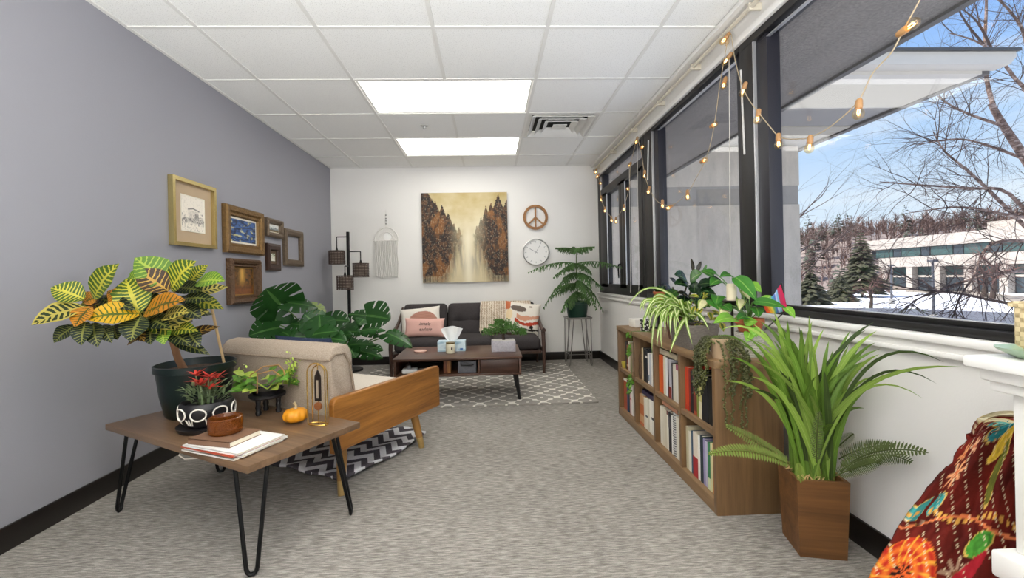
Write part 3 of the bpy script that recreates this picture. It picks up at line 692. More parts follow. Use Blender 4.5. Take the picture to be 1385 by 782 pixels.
def lettering(txt, size, mat, parent, loc, rot, shear=0.0, name='lettering', ext=.0008, align='CENTER'):
    cu = bpy.data.curves.new(name, 'FONT'); cu.body = txt; cu.size = size; cu.shear = shear; cu.align_x = align; cu.align_y = 'CENTER'; cu.extrude = ext; cu.resolution_u = 3
    to = bpy.data.objects.new(name + '_curve', cu); COL.objects.link(to); dg = bpy.context.evaluated_depsgraph_get()
    me = bpy.data.meshes.new_from_object(to.evaluated_get(dg)); bpy.data.objects.remove(to); bpy.data.curves.remove(cu); me.materials.clear(); me.materials.append(mat)
    o = bpy.data.objects.new(name, me); COL.objects.link(o); o.parent = parent; o.location = loc; o.rotation_euler = rot; return o
m_ink = plain('dark_ink', '#3a2a2a', .8)
lettering('inhale', .05, m_ink, PK, (-.0, -.0475, .132), (PI / 2 + .0, 0, 0), .45); lettering('exhale', .05, m_ink, PK, (.01, -.0475, .075), (PI / 2, 0, 0), .45)
place_pillow(pillow(.40, .36, .13, f_boho), 'pillow', 'cream pillow with rust, tan and black abstract shapes at the right end of the sofa', (.325, 4.82, .375), -.32, -.1, .12)
# chunky knit throw over the sofa back
m_knit, t, out = newmat('oatmeal_knit'); o = t.obj(); uvk = t.sep(t.n('ShaderNodeTexCoord').outputs['UV'])
wv = t.math('SINE', t.math('MULTIPLY_ADD', t.math('SINE', t.math('MULTIPLY', uvk[1], 160.0)), .8, t.math('MULTIPLY', uvk[0], 130.0))); n = t.noise(o, 45, 3).outputs[0]
f = t.math('MULTIPLY_ADD', wv, .22, n); cc = t.ramp(f, [(.2, srgb('#a8937c')), (.5, srgb('#cdbba4')), (.8, srgb('#e6dac8'))]); b = princ(t, out, Roughness=.95); t.t.links.new(cc, b.inputs['Base Color']); t.t.links.new(t.bump(f, .8, .012), b.inputs['Normal'])
TH = thing('knit_throw', 'oatmeal chunky-knit throw with tassels draped over the sofa back', 'blanket', (-.05, 5.0, .7))
def throwP(u, v):
    x = -.10 + .56 * u + (-.03 * (v - .2) * (1 - u))
    path = [(5.165, .50), (5.165, .66), (5.13, .715), (5.06, .722), (4.99, .67), (4.96, .58), (4.935, .48), (4.90, .415)]
    t_ = v * (len(path) - 1) * (.62 + .38 * (1 - smoothstep(.2, .95, u)) ) ; i = min(len(path) - 2, int(t_)); f_ = t_ - i
    y = path[i][0] * (1 - f_) + path[i + 1][0] * f_; z = path[i][1] * (1 - f_) + path[i + 1][1] * f_
    w_ = .012 * math.sin(u * 38 + 2 * fbm(u * 3, v * 2)) * smoothstep(.3, .8, v)
    return (x, y - .03 * smoothstep(.35, .8, v) + w_ - .018, z + .012 * smoothstep(.3, .45, v) * (1 - v))
mb = MB(); mb.grid(throwP, 60, 40); k = mb.build('blanket', m_knit, TH, True, 80); sm = k.modifiers.new('thick', 'SOLIDIFY'); sm.thickness = .012; sm.offset = 0
for i in range(9):
    u = .02 + .06 * i; p = Vector(throwP(u, 1)); tm = MB(); tm.tube([p, p + Vector((.004, -.012, -.035)), p + Vector((0, -.014, -.075))], [.005, .009, .006], 6); tm.build('tassel', m_knit, TH, True)

# coffee table
m_walc = wood('walnut_veneer', '#36231a', '#5f4030', 0, .32); m_walf = wood('walnut_front', '#24150f', '#482c1e', 0, .35); m_blk = plain('black_lacquer', '#121213', .35)
CX0, CX1, CY0, CY1, CZ0, CZ1 = -.765, .243, 3.42, 4.035, .235, .38
CT = thing('coffee_table', 'walnut coffee table with open cubby and drawer on splayed black legs', 'coffee table', ((CX0 + CX1) / 2, (CY0 + CY1) / 2, .012))
MB().bb((CX0, CY0, CZ1 - .018), (CX1, CY1, CZ1), bev=.002).build('top', m_walc, CT, True)
MB().bb((CX0 + .01, CY0 + .01, CZ0), (CX1 - .01, CY1 - .01, CZ0 + .016), bev=.002).build('bottom_panel', m_walc, CT, True)
for x in (CX0 + .008, CX1 - .026): MB().bb((x, CY0 + .004, CZ0), (x + .018, CY1 - .004, CZ1 - .018), bev=.001).build('side_panel', m_walc, CT, True)
MB().bb((CX0 + .03, CY1 - .1, CZ0 + .016), (CX1 - .03, CY1 - .085, CZ1 - .018)).build('back_panel', m_walf, CT, True)
MB().bb((-.105, CY0 + .006, CZ0 + .016), (-.09, CY1 - .1, CZ1 - .018)).build('divider', m_walc, CT, True)
MB().bb((-.086, CY0 + .004, CZ0 + .018), (CX1 - .03, CY0 + .02, CZ1 - .022), bev=.002).build('drawer_front', m_walf, CT, True)
for x, y, dx, dy in ((CX1 - .05, CY0 + .09, .03, .03), (CX0 + .05, CY0 + .09, -.03, .03), (CX1 - .05, CY1 - .09, .03, .04), (CX0 + .05, CY1 - .09, -.03, .04)):
    MB().tube([(x, y, CZ0), (x + dx, y + dy, .013)], [.022, .011], 12).build('leg', m_blk, CT, True)
# inside the cubby
zb = CZ0 + .016
BX = thing('storage_box', 'grey fabric box with black handle inside the coffee table cubby', 'storage box', (-.19, 3.56, zb))
MB().bb((-.265, 3.47, zb), (-.118, 3.72, zb + .092), bev=.005).build('box', fabric('grey_felt', '#5d5d60', '#74747a'), BX, True)
mb = MB(); mb.tube([(-.235, 3.47, zb + .066), (-.23, 3.455, zb + .068), (-.15, 3.455, zb + .068), (-.145, 3.47, zb + .066)], .008, 8); mb.build('handle', m_blk, BX, True)
for i, (x, c, l, h) in enumerate(((-.365, '#6b3a22', 'brown leather book standing in the cubby, left of its fellow', .10), (-.335, '#8a5a32', 'tan-brown book standing in the cubby, next to the grey box', .10))):
    B_ = thing('book', l, 'book', (x, 3.52, zb)); MB().bb((x - .013, 3.48, zb), (x + .013, 3.64, zb + h), bev=.003).build('cover', plain('cover' + c, c, .6), B_, True)
    MB().bb((x - .01, 3.485, zb + .003), (x + .01, 3.642, zb + h + .001)).build('pages', plain('book_pages', '#e5dcc6', .9), B_, True)
G = thing('game_controller', 'white gadget lying at the left of the cubby', 'gadget', (-.64, 3.53, zb))
MB().box((-.65, 3.53, zb + .02), (.12, .1, .036), .1, bev=.012).build('body', plain('white_plastic', '#d9d8d4', .4), G, True); MB().lathe([(.02, 0), (.022, .012), (.015, .022), (0, .024)], (-.66, 3.53, zb + .038), 16).build('knob', plain('grey_plastic', '#8d8d90', .5), G, True)
one(MB().box((-.53, 3.55, zb + .012), (.12, .11, .02), -.1, bev=.004), 'notebook_stack', plain('white_paper', '#e8e6e0', .8), 'low stack of white notebooks in the cubby beside the gadget', 'notebook', (-.53, 3.55, zb))
# on the coffee table
one(MB().lathe([(.052, 0), (.054, .006), (.054, .011), (.05, .013), (0, .011)], (-.60, 3.76, CZ1), 28), 'coaster', plain('pink_ceramic', '#e2b7a6', .5), 'round pink dish on the left of the coffee table', 'coaster', (-.60, 3.76, CZ1))
TB = thing('tissue_box', 'pale blue tissue box with a tissue fanned out on the coffee table', 'tissue box', (-.335, 3.80, CZ1))
def f_box(u, v): return lerp3(srgb('#cfe0e6'), srgb('#9fbccb'), smoothstep(.0, .35, fbm(u * 2.5 + 3, v * 3)))
bxm = MB(); bxm.grid(lambda u, v: (-.452 + .235 * u, 3.74, CZ1 + .085 * v), 24, 12); bxm.c = [f_box(i / 24, j / 12) for i in range(25) for j in range(13)]
nb = len(bxm.v); bxm.bb((-.452, 3.7405, CZ1), (-.217, 3.86, CZ1 + .085)); bxm.c += [srgb('#c5d8e0')] * (len(bxm.v) - nb); bxm.build('box', colattr('printed_card', .5), TB, True, 0)
MB().bb((-.262, 3.7385, CZ1 + .012), (-.238, 3.7397, CZ1 + .026)).build('badge', plain('blue_print', '#2f5f9e', .5), TB, True)
ts = MB(); ts.grid(lambda u, v: (-.335 + (u - .5) * (.06 + .13 * v ** .7), 3.80 + .012 * math.sin(u * 14) * (.3 + .7 * v), CZ1 + .084 + v * (.1 + .025 * math.sin(PI * u))), 36, 8)
ts.build('tissue', plain('white_tissue', '#f2f1ee', .9, var=.03), TB, True, 60)
JC = thing('candle_jar', 'cream candle in a jar standing before the tissue box', 'candle', (-.335, 3.66, CZ1))
MB().lathe([(.036, 0), (.04, .006), (.04, .07), (.036, .078), (.0, .078)], (-.335, 3.66, CZ1), 24).build('jar', plain('cream_jar', '#e3dcc0', .25), JC, True)
MB().lathe([(.037, .078), (.038, .09), (.0, .091)], (-.335, 3.66, CZ1), 24).build('lid', plain('dull_brass', '#8d7c50', .4, .7), JC, True); MB().bb((-.327, 3.6185, CZ1 + .03), (-.317, 3.6205, CZ1 + .052)).build('label', plain('dark_ink', '#3a2a2a', .8), JC, True)
# small tree in a grey trough
BO = thing('bonsai', 'small bonsai tree in a grey stone-textured trough on the coffee table', 'potted plant', (.10, 3.70, CZ1))
px, py = .105, 3.70
tr = MB(); tr.box((px, py, CZ1 + .046), (.2, .13, .092), bev=.004); tr.build('trough', plain('mottled_grey_stone', '#bdb8bd', .9, var=.3, scale=70, bump=.8, bscale=120), BO, True)
MB().box((px, py, CZ1 + .09), (.186, .116, .008)).build('gravel', plain('pale_gravel', '#d9d4cb', .9, var=.25, scale=200), BO, True)
m_btr = plain('dark_bonsai_bark', '#3a2a20', .85)
tk = MB(); tk.tube([(px + .005, py, CZ1 + .09), (px - .0, py, CZ1 + .13), (px + .02, py, CZ1 + .17), (px + .0, py, CZ1 + .21)], [.014, .011, .009, .005], 8)
pads = [(-.12, .165, .055), (-.06, .20, .06), (.0, .235, .07), (.07, .21, .06), (.13, .165, .055), (.03, .19, .05), (-.02, .17, .05), (.16, .15, .035), (-.03, .245, .04)]
for x, z, r in pads: tk.tube(bez((px + .01, py, CZ1 + .15), (px + x * .5, py, CZ1 + z * .8), (px + x, py, CZ1 + z), 5), [.007, .006, .005, .004, .003, .002], 6)
tk.build('trunk', m_btr, BO, True)
m_bonl = plain('bonsai_green', '#4f7a32', .6, var=.4, scale=40); rng = random.Random(2); lf = MB()
for x, z, r in pads:
    for k in range(260):
        a, e = rng.uniform(0, 2 * PI), rng.uniform(-1, 1); q = Vector((px + x + r * rng.random() ** .4 * math.cos(a), py + r * rng.random() ** .5 * math.sin(a), CZ1 + z + .45 * r * e)); d = Vector((rng.gauss(0, 1), rng.gauss(0, 1), rng.gauss(.4, 1))).normalized() * .016; sd = d.cross(Vector((rng.gauss(0, 1), rng.gauss(0, 1), .3))).normalized() * .005
        lf.add([q, q + d * .5 + sd, q + d, q + d * .5 - sd], [(0, 1, 2, 3)])
c = lf.build('foliage', m_bonl, BO, True, 0); c['kind'] = 'stuff'

# ================================================================= armchair (seen from behind) and chevron rug
AZ = -.4716       # heading: local x = towards its right arm, local y = the way it faces
def AW(n, s): return (n * .891 + s * .454, -n * .454 + s * .891)
ax0, ay0 = AW(-1.96, 1.93)
AC = thing('armchair', 'mid-century armchair with oatmeal tweed back and plank wooden arms, seen from behind', 'armchair', (ax0, ay0, 0), AZ)
def AL(n, s, z): return (n + 1.96, s - 1.93, z)      # chair coordinates -> local
m_tweed = fabric('oatmeal_tweed', '#968675', '#bdad9c', scale=330, bump=.5); m_arm = wood('honey_teak', '#5f3410', '#b67a35', 1, .35, 1.0, .12); m_leg = wood('golden_beech', '#7d5526', '#a87c42', 2, .35); m_ferr = plain('pale_brass_ferrule', '#b79a63', .4, .6)
# back: slightly reclined slab with a rolled top
bk = MB(); prof = [(1.515, .245), (1.50, .30), (1.485, .45), (1.475, .60), (1.475, .635), (1.48, .672), (1.505, .695), (1.55, .702), (1.595, .69), (1.615, .655), (1.62, .58), (1.64, .46), (1.65, .28), (1.63, .245)]
def slab(mb, prof, n0, n1, rnd=.025):
    st = [(n0, .75), (n0 + rnd * .3, .93), (n0 + rnd, 1.0), (n1 - rnd, 1.0), (n1 - rnd * .3, .93), (n1, .75)]; cs = sum(p[0] for p in prof) / len(prof); cz = sum(p[1] for p in prof) / len(prof); vs = []; L = len(prof)
    for n, k in st:
        for s, z in prof:
            ds, dz = s - cs, z - cz; d = math.hypot(ds, dz); q = max(0, d - rnd * (1 - k) * 2.2) / d; vs.append(AL(n, cs + ds * q, cz + dz * q))
    fs = [(i * L + k, i * L + (k + 1) % L, (i + 1) * L + (k + 1) % L, (i + 1) * L + k) for i in range(len(st) - 1) for k in range(L)]
    fs += [tuple(reversed(range(L))), tuple((len(st) - 1) * L + k for k in range(L))]; mb.add(vs, fs)
slab(bk, prof, -2.36, -1.577); bk.build('backrest', m_tweed, AC, smooth=50)
pp = MB(); pp.tube([AL(-2.35, 1.468, .632), AL(-2.0, 1.466, .632), AL(-1.585, 1.468, .632)], .005, 6)
pp.tube([AL(-1.575, 1.468, .632), AL(-1.572, 1.50, .655), AL(-1.572, 1.56, .655), AL(-1.572, 1.595, .60), AL(-1.572, 1.615, .47)], .005, 6)
pp.build('piping', fabric('piping_tweed', '#7d6d5c', '#a08f7d'), AC)
MB().box(AL(-1.968, 1.96, .262), (.765, .64, .09), bev=.02).build('seat_base', m_tweed, AC)
sc = cushion(.76, .52, .09, .008); put(sc, Matrix.Translation(AL(-1.968, 1.925, .352))); sc.build('seat_cushion', fabric('cream_weave', '#cbbfae', '#e2d8ca', scale=300), AC)
for n0, n1 in ((-1.577, -1.545), (-2.392, -2.36)):
    r = .03; pl = [(1.46, .212), (2.315, .205), (2.315, .44), (2.30, .455), (1.49, .463), (1.469, .455), (1.46, .435)]
    a = MB(); a.prism([(s - 1.93, z) for s, z in pl], n0 + 1.96, n1 + 1.96, 'YZ')
    o = a.build('arm', m_arm, AC, smooth=0); bv = o.modifiers.new('b', 'BEVEL'); bv.width = .006; bv.segments = 2
for n, s, tn, ts_, z0 in ((-1.61, 2.10, -1.565, 2.142, .21), (-1.60, 1.56, -1.569, 1.52, .24), (-2.32, 2.10, -2.365, 2.142, .21), (-2.32, 1.56, -2.36, 1.52, .24)):
    q = MB(); q.tube([AL(n, s, .29), AL(n + (tn - n) * .78, s + (ts_ - s) * .78, .065)], [.028, .0205], 14); lo = q.build('leg', m_leg, AC)
    q = MB(); q.tube([AL(n + (tn - n) * .78, s + (ts_ - s) * .78, .065), AL(tn, ts_, .0)], [.0205, .0165], 14); q.build('ferrule', m_ferr, lo)
# navy cushion on the seat against the back
pc = pillow(.44, .30, .12, lambda u, v: srgb('#2b3550'), 20, 20); put(pc, Matrix.Rotation(.22, 4, 'X')); one(pc, 'pillow', fabric('navy_cotton', '#222a3e', '#36425c'), 'navy blue cushion barely showing above the armchair back', 'pillow', (*AW(-2.06, 1.80), .40), AZ, world=False)

m_chev, t, out = newmat('chevron_rug'); s = t.sep(t.obj())
zz = t.math('PINGPONG', s[0], .07); f = t.math('FRACT', t.math('MULTIPLY', t.math('ADD', s[1], t.math('MULTIPLY', zz, 1.1)), 1 / .10))
g = t.math('GREATER_THAN', f, .5); n = t.noise(t.obj(), 300, 2).outputs[0]
cc = t.mix(g, t.ramp(n, [(.3, srgb('#3f393d')), (.7, srgb('#5b545a'))]), t.ramp(n, [(.3, srgb('#d9d7d8')), (.7, srgb('#f1eff0'))])); b = princ(t, out, Roughness=.95); t.t.links.new(cc, b.inputs['Base Color']); t.t.links.new(t.bump(n, .4, .003), b.inputs['Normal'])
cr_ = MB()
def chevP(u, v): n_, s_ = -1.66 - .66 * u, 1.60 + .72 * v; x, y = AW(n_ + .045 * math.sin(v * PI), s_); return (x, y, .012 + .012 * math.sin(u * 9 + v * 6) ** 2)
cr_.grid(chevP, 24, 30)
cl = one(cr_, 'chevron_rug', m_chev, 'small grey and white chevron rug rumpled under the armchair', 'rug', (*AW(-2.0, 1.9), 0), AZ + .02)
sm = cl.modifiers.new('thick', 'SOLIDIFY'); sm.thickness = .012; sm.offset = -1

# ================================================================= end table with its things
TT = .39
tang = -PI / 6; tx, ty = Vector((.866, -.5, 0)), Vector((.5, .866, 0)); tL = Vector((-1.694, 1.985, 0)); tW, tD = 1.02, .49
tc = tL + tx * tW / 2 + ty * tD / 2
ET = thing('end_table', 'wood-topped side table on black hairpin legs beside the grey wall', 'table', tc, tang)
m_tab = wood('rustic_oak_laminate', '#4c3828', '#876a4f', 0, .3, .6, .08); m_edge2 = wood('oak_edge', '#6d5a49', '#8d7a66', 0, .5)
tp = MB().box((0, 0, TT - .0125), (tW, tD, .025), bev=.0015); tp.build('tabletop', m_tab, ET)
m_iron = plain('black_hairpin_steel', '#0e0e0f', .4, .5)
for sx in (-1, 1):
    for sy in (-1, 1):
        cx_, cy_ = sx * (tW / 2 - .07), sy * (tD / 2 - .06); fx, fy = sx * (tW / 2 - .035), sy * (tD / 2 - .03)
        f0 = Vector((fx, fy, .008)); hp = MB(); dx = Vector((.06 * sx, 0, 0)); a0 = Vector((cx_ + sx * .02, cy_ - sy * .045, TT - .027)); a1 = Vector((cx_ - sx * .05, cy_ + sy * .03, TT - .027))
        dirn = (a1 - a0).normalized(); e0 = f0 - dirn * .017; e1 = f0 + dirn * .017
        up_ = Vector((0, 0, 1)); hp.tube([a0, a0.lerp(e0 + up_ * .02, .5), e0 + up_ * .02, e0 * .8 + f0 * .2 + up_ * .008, f0 - dirn * .007, f0 + dirn * .007, e1 * .8 + f0 * .2 + up_ * .008, e1 + up_ * .02, a1.lerp(e1 + up_ * .02, .5), a1], .0075, 8)
        hp.box((cx_ - sx * .01, cy_, TT - .027), (.10, .09, .004)); hp.build('hairpin_leg', m_iron, ET)
cb = MB(); cb.tube([(-1.194,1.734,0.360), (-1.185,1.701,0.350), (-1.147,1.676,0.345), (-1.091,1.666,0.350), (-1.047,1.646,0.362)], .0022, 6)
one(cb, 'charging_cable', plain('white_cable', '#d8d0c2', .5), 'thin pale cable looping below the front edge of the side table', 'cable', (-1.108,1.667,0.350))

# croton in the big green pot
GP = (-1.385, 2.115, TT)
CRO = thing('croton_plant', 'croton with yellow-veined leaves in a big dark green pot on the side table', 'potted plant', GP)
m_gpot = plain('dark_green_plastic', '#071b18', .3, var=.05)
MB().lathe([(.0, 0), (.115, 0), (.124, .012), (.142, .10), (.155, .208), (.164, .210), (.164, .238), (.158, .24), (.152, .22), (.148, .2), (.0, .2)], GP, 40).build('pot', m_gpot, CRO, True)
m_soil = plain('potting_soil', '#4a372b', .95, var=.5, scale=90, bump=1.0, bscale=120)
sb = MB(); sb.grid(lambda u, v: (GP[0] + .149 * u * math.cos(2 * PI * v), GP[1] + .149 * u * math.sin(2 * PI * v), TT + .206 + .006 * fbm(u * 9, v * 20)), 8, 30); sb.build('soil', m_soil, CRO, True)
m_cbark = plain('croton_bark', '#8a6446', .8, var=.25, scale=30)
st = MB(); st.tube([(-1.421,2.100,0.576), (-1.431,2.060,0.661), (-1.422,2.020,0.736), (-1.397,1.970,0.809), (-1.383,1.930,0.878), (-1.366,1.930,0.942)], [.017, .015, .014, .011, .008, .005], 10)
st.tube([(-1.401,1.980,0.791), (-1.431,1.930,0.839), (-1.455,1.880,0.879)], [.010, .008, .005], 8); st.tube([(-1.401,1.980,0.791), (-1.502,1.900,0.851), (-1.567,1.800,0.907), (-1.592,1.780,0.939)], [.010, .008, .006, .004], 8); st.build('stem', m_cbark, CRO, True)
hoop = MB(); hoop.tube([(-1.280,2.160,0.594), (-1.280,2.120,0.718), (-1.270,2.060,0.865), (-1.271,2.030,0.936), (-1.283,2.010,0.967), (-1.310,1.990,0.980), (-1.345,1.970,0.980), (-1.368,1.950,0.962)], .006, 8); hoop.build('hoop_stake', plain('pale_cane', '#c9ab7f', .6), CRO, True)
cm_ = {'y': leafmat('croton_yellow', '#c0961f', '#4d5a1c', 'vein', 11, .30, rough=.35), 'g': leafmat('croton_green', '#3f5a1c', '#b7b03c', 'vein', 11, .40), 'o': leafmat('croton_orange', '#b5761f', '#4a4a1c', 'vein', 11, .34), 'l': leafmat('croton_lime', '#5d8428', '#a3b844', 'vein', 11, .3),
       'd': leafmat('croton_dark', '#18251a', '#76793c', 'vein', 10, .24), 'b': leafmat('croton_brown', '#3d2c1c', '#b08a3a', 'vein', 8, .30), 'e': leafmat('croton_dark_edged', '#2c3a1d', '#c2b356', 'vein', 9, .45, edge=.95)}
def eprof(x): return max(0, math.sin(PI * min(1.0, .04 + .96 * x) ** .95)) ** .95
CL = [((-1.381,1.780,0.882), (-1.501,1.680,0.875), 'y', .125), ((-1.397,1.800,0.884), (-1.458,1.820,1.024), 'g', .15), ((-1.367,1.790,0.882), (-1.189,1.760,0.934), 'o', .125), ((-1.312,1.860,0.989), (-1.424,1.820,1.106), 'l', .15), ((-1.310,1.840,0.968), (-1.407,1.800,1.054), 'b', .12), ((-1.305,1.850,0.975), (-1.196,1.840,1.089), 'g', .155), ((-1.266,1.900,0.997), (-1.199,1.920,1.076), 'g', .08), ((-1.222,1.880,1.000), (-1.083,1.840,1.005), 'l', .10),
      ((-1.532,1.760,0.946), (-1.436,1.760,1.080), 'g', .13), ((-1.553,1.740,0.947), (-1.637,1.700,0.993), 'g', .11), ((-1.532,1.720,0.918), (-1.629,1.620,0.862), 'e', .11), ((-1.502,1.710,0.918), (-1.517,1.660,0.848), 'o', .085), ((-1.550,1.700,0.850), (-1.591,1.660,0.792), 'd', .075), ((-1.512,1.700,0.863), (-1.495,1.660,0.780), 'd', .075), ((-1.502,1.720,0.857), (-1.454,1.680,0.769), 'd', .07), ((-1.488,1.740,0.844), (-1.420,1.700,0.781), 'd', .06), ((-1.374,1.780,0.871), (-1.368,1.720,0.781), 'd', .115),
      ((-1.304,1.800,0.867), (-1.175,1.760,0.884), 'e', .09), ((-1.323,1.860,0.812), (-1.182,1.820,0.803), 'g', .075), ((-1.324,1.860,0.804), (-1.212,1.820,0.746), 'd', .08), ((-1.335,1.840,0.830), (-1.302,1.800,0.756), 'l', .07), ((-1.293,1.880,0.907), (-1.193,1.860,0.851), 'd', .08), ((-1.285,1.880,0.935), (-1.140,1.860,0.926), 'd', .07), ((-1.465,1.800,0.935), (-1.484,1.760,0.974), 'o', .09), ((-1.368,1.840,0.881), (-1.403,1.860,0.969), 'd', .10), ((-1.365,1.820,0.840), (-1.340,1.780,0.760), 'd', .08), ((-1.479,1.780,0.840), (-1.432,1.740,0.788), 'd', .07), ((-1.430,1.800,0.836), (-1.346,1.760,0.774), 'b', .07),
      ((-1.552,1.800,0.944), (-1.376,1.760,0.897), 'd', .07), ((-1.368,1.800,0.865), (-1.259,1.770,0.824), 'd', .09), ((-1.307,1.880,0.982), (-1.188,1.860,0.963), 'd', .085), ((-1.377,1.880,0.960), (-1.448,1.900,1.021), 'd', .10), ((-1.534,1.780,0.952), (-1.574,1.760,0.931), 'o', .08), ((-1.522,1.920,1.010), (-1.466,1.940,1.058), 'l', .08), ((-1.483,1.920,0.993), (-1.537,1.940,1.039), 'l', .07)]
rng = random.Random(12)
for i, (bx_, by_, dep) in enumerate([(880, 420, 1.93), (900, 470, 1.95), (740, 410, 1.90), (700, 440, 1.90), (500, 380, 1.82), (560, 400, 1.84), (900, 330, 1.94)] * 5):
    a = rng.uniform(0, 2 * PI); L = rng.uniform(.13, .2); q = Vector(CL[[17, 18, 0, 16, 8, 28, 5][i % 7]][0]) + Vector((rng.gauss(0, .03), rng.uniform(.02, .10), rng.gauss(-.01, .03)))
    e = q + Vector((math.cos(a) * L, math.sin(a) * L * .6 + .03, rng.uniform(-.11, .06))); e.x = max(e.x, -1.82)
    CL.append((tuple(q), tuple(e), rng.choice('dddddbeg'), rng.uniform(.06, .09)))
for i, (b_, t_, k, w_) in enumerate(CL):
    MB().leaf(b_, t_, w_ * .9, up=(.15, -.75, .65), bend=.07, seg=8, fold=.22, prof=eprof, wave=.05).build('leaf', cm_[k], CRO, True, 60)

# small red-tipped plant in black bowl with white ovals
BW = (-1.20, 1.895, TT)
BP = thing('potted_succulent', 'red-tipped succulent in a black bowl with white oval rings, on a saucer', 'potted plant', BW)
m_blkc = plain('black_glazed_clay', '#141214', .45, var=.2)
MB().lathe([(0, 0), (.10, 0), (.108, .012), (.11, .02), (.09, .02), (0, .016)], BW, 32).build('saucer', m_blkc, BP, True)
bo = MB(); R0 = [(.0, .021), (.075, .021), (.088, .04), (.1, .078), (.097, .110), (.09, .118), (.085, .112), (.082, .098), (0, .098)]; bo.lathe(R0, BW, 36); bowl = bo.build('bowl', m_blkc, BP, True)
m_wpaint = plain('white_paint_line', '#e4ded2', .6); om = MB()
for k in range(8):
    a = 2 * PI * k / 8 + .25; c = Vector((math.cos(a), math.sin(a), 0)); tg = Vector((-math.sin(a), math.cos(a), 0)); pts = []
    for j in range(20):
        b_ = 2 * PI * j / 20; an = a + .028 / .1 * math.cos(b_); z = .079 + .023 * math.sin(b_); rr = .1015 - .02 * abs(z - .079) ** 1.5 * 8; pts.append((BW[0] + rr * math.cos(an), BW[1] + rr * math.sin(an), TT + z))
    om.tube(pts, .0032, 5, closed=True)
    for m_ in (-.14, 0.0, .14): om.tube([(BW[0] + .0965 * math.cos(a + .39 + m_), BW[1] + .0965 * math.sin(a + .39 + m_), TT + .06), (BW[0] + .085 * math.cos(a + .39 + m_ * .6), BW[1] + .085 * math.sin(a + .39 + m_ * .6), TT + .034)], .0028, 5)
om.build('painted_rings', m_wpaint, BP, True)
m_rs = plain('red_leaf', '#b8372a', .5, var=.3, rand=.1); m_gs = plain('grey_green_leaf', '#6f8058', .55, var=.35, scale=50); rng = random.Random(5); gm = MB(); rm = MB()
for k in range(120):
    a = rng.uniform(0, 2 * PI); r = .075 * rng.random() ** .6; q = Vector((BW[0] + r * math.cos(a), BW[1] + r * math.sin(a), TT + .105 + rng.uniform(0, .07))); d = Vector((math.cos(a) * .8 + rng.gauss(0, .4), math.sin(a) * .8 + rng.gauss(0, .4), rng.uniform(.2, 1))).normalized(); gm.leaf(q, q + d * rng.uniform(.03, .05), .014, bend=.08, seg=3)
for k in range(9):
    a = 2 * PI * k / 9 + rng.uniform(-.3, .3); r = .05 * rng.random() ** .5; q0 = Vector((BW[0] + r * math.cos(a) + .004, BW[1] + r * math.sin(a), TT + .18 + rng.uniform(-.02, .045)))
    for j in range(9):
        b_ = 2 * PI * j / 9 + k; d = Vector((math.cos(b_), math.sin(b_), rng.uniform(.1, .8))).normalized(); rm.leaf(q0, q0 + d * rng.uniform(.035, .06), .012, bend=.06, seg=3)
    gm.tube([(BW[0] + r * .6 * math.cos(a), BW[1] + r * .6 * math.sin(a), TT + .1), q0], [.004, .003], 5)
o = gm.build('foliage', m_gs, BP, True); o['kind'] = 'stuff'; o = rm.build('red_tips', m_rs, BP, True); o['kind'] = 'stuff'

# books, magazines, amber bowl
sa = tang + .12
def flat_book(name, label, c, w_, d_, h_, rz, cov, z, group=None, pages='book_pages'):
    B_ = thing(name, label, 'book' if 'book' in name else 'magazine', (c[0], c[1], z), rz, group)
    cvm = MB(); cvm.bb((-w_ / 2, -d_ / 2, 0), (w_ / 2, d_ / 2, h_ * .12)); cvm.bb((-w_ / 2, -d_ / 2, h_ * .88), (w_ / 2, d_ / 2, h_)); cvm.bb((-w_ / 2, -d_ / 2, 0), (w_ / 2, -d_ / 2 + .003, h_)); cvm.build('cover', plain('cover' + cov, cov, .5, var=.12), B_)
    MB().bb((-w_ / 2 + .003, -d_ / 2 + .003, h_ * .12), (w_ / 2 - .002, d_ / 2 - .002, h_ * .88)).build('pages', plain(pages, '#e8e2d4', .9), B_); return B_
mc = (-.965, 1.672)
z = TT
for i, (cv, h, dx, rz, lb) in enumerate((('#d8d2c8', .006, .0, -.02, 'pale magazine at the bottom of the stack on the side table'), ('#e9e6e0', .006, .012, .05, 'white magazine, second from the bottom of the stack'), ('#c9583c', .004, -.002, -.03, 'thin red-edged booklet in the middle of the stack'), ('#efece6', .006, .004, .0, 'white magazine with green print right under the brown book'))):
    flat_book('magazine', lb, (mc[0] + dx, mc[1] + dx * .5), .275, .20, h, sa + rz, cv, z, 'stack of magazines'); z += h
flat_book('book', 'brown hardback with white page edges lying on the magazines', (-1.00, 1.68), .19, .14, .020, sa + .1, '#7d5d47', z, None); z += .020
AB = (-1.01, 1.70, z)
m_amb, t, out = newmat('amber_glass'); b = princ(t, out, Roughness=.05); b.inputs['Base Color'].default_value = c4(srgb('#8a4a16')); b.inputs['Transmission Weight'].default_value = .55; b.inputs['IOR'].default_value = 1.45
one(MB().lathe([(0, 0), (.052, 0), (.057, .005), (.059, .04), (.058, .058), (.055, .06), (.052, .054), (.051, .018), (0, .014)], AB, 36), 'glass_bowl', m_amb, 'amber brown glass bowl standing on the brown book', 'bowl', AB)
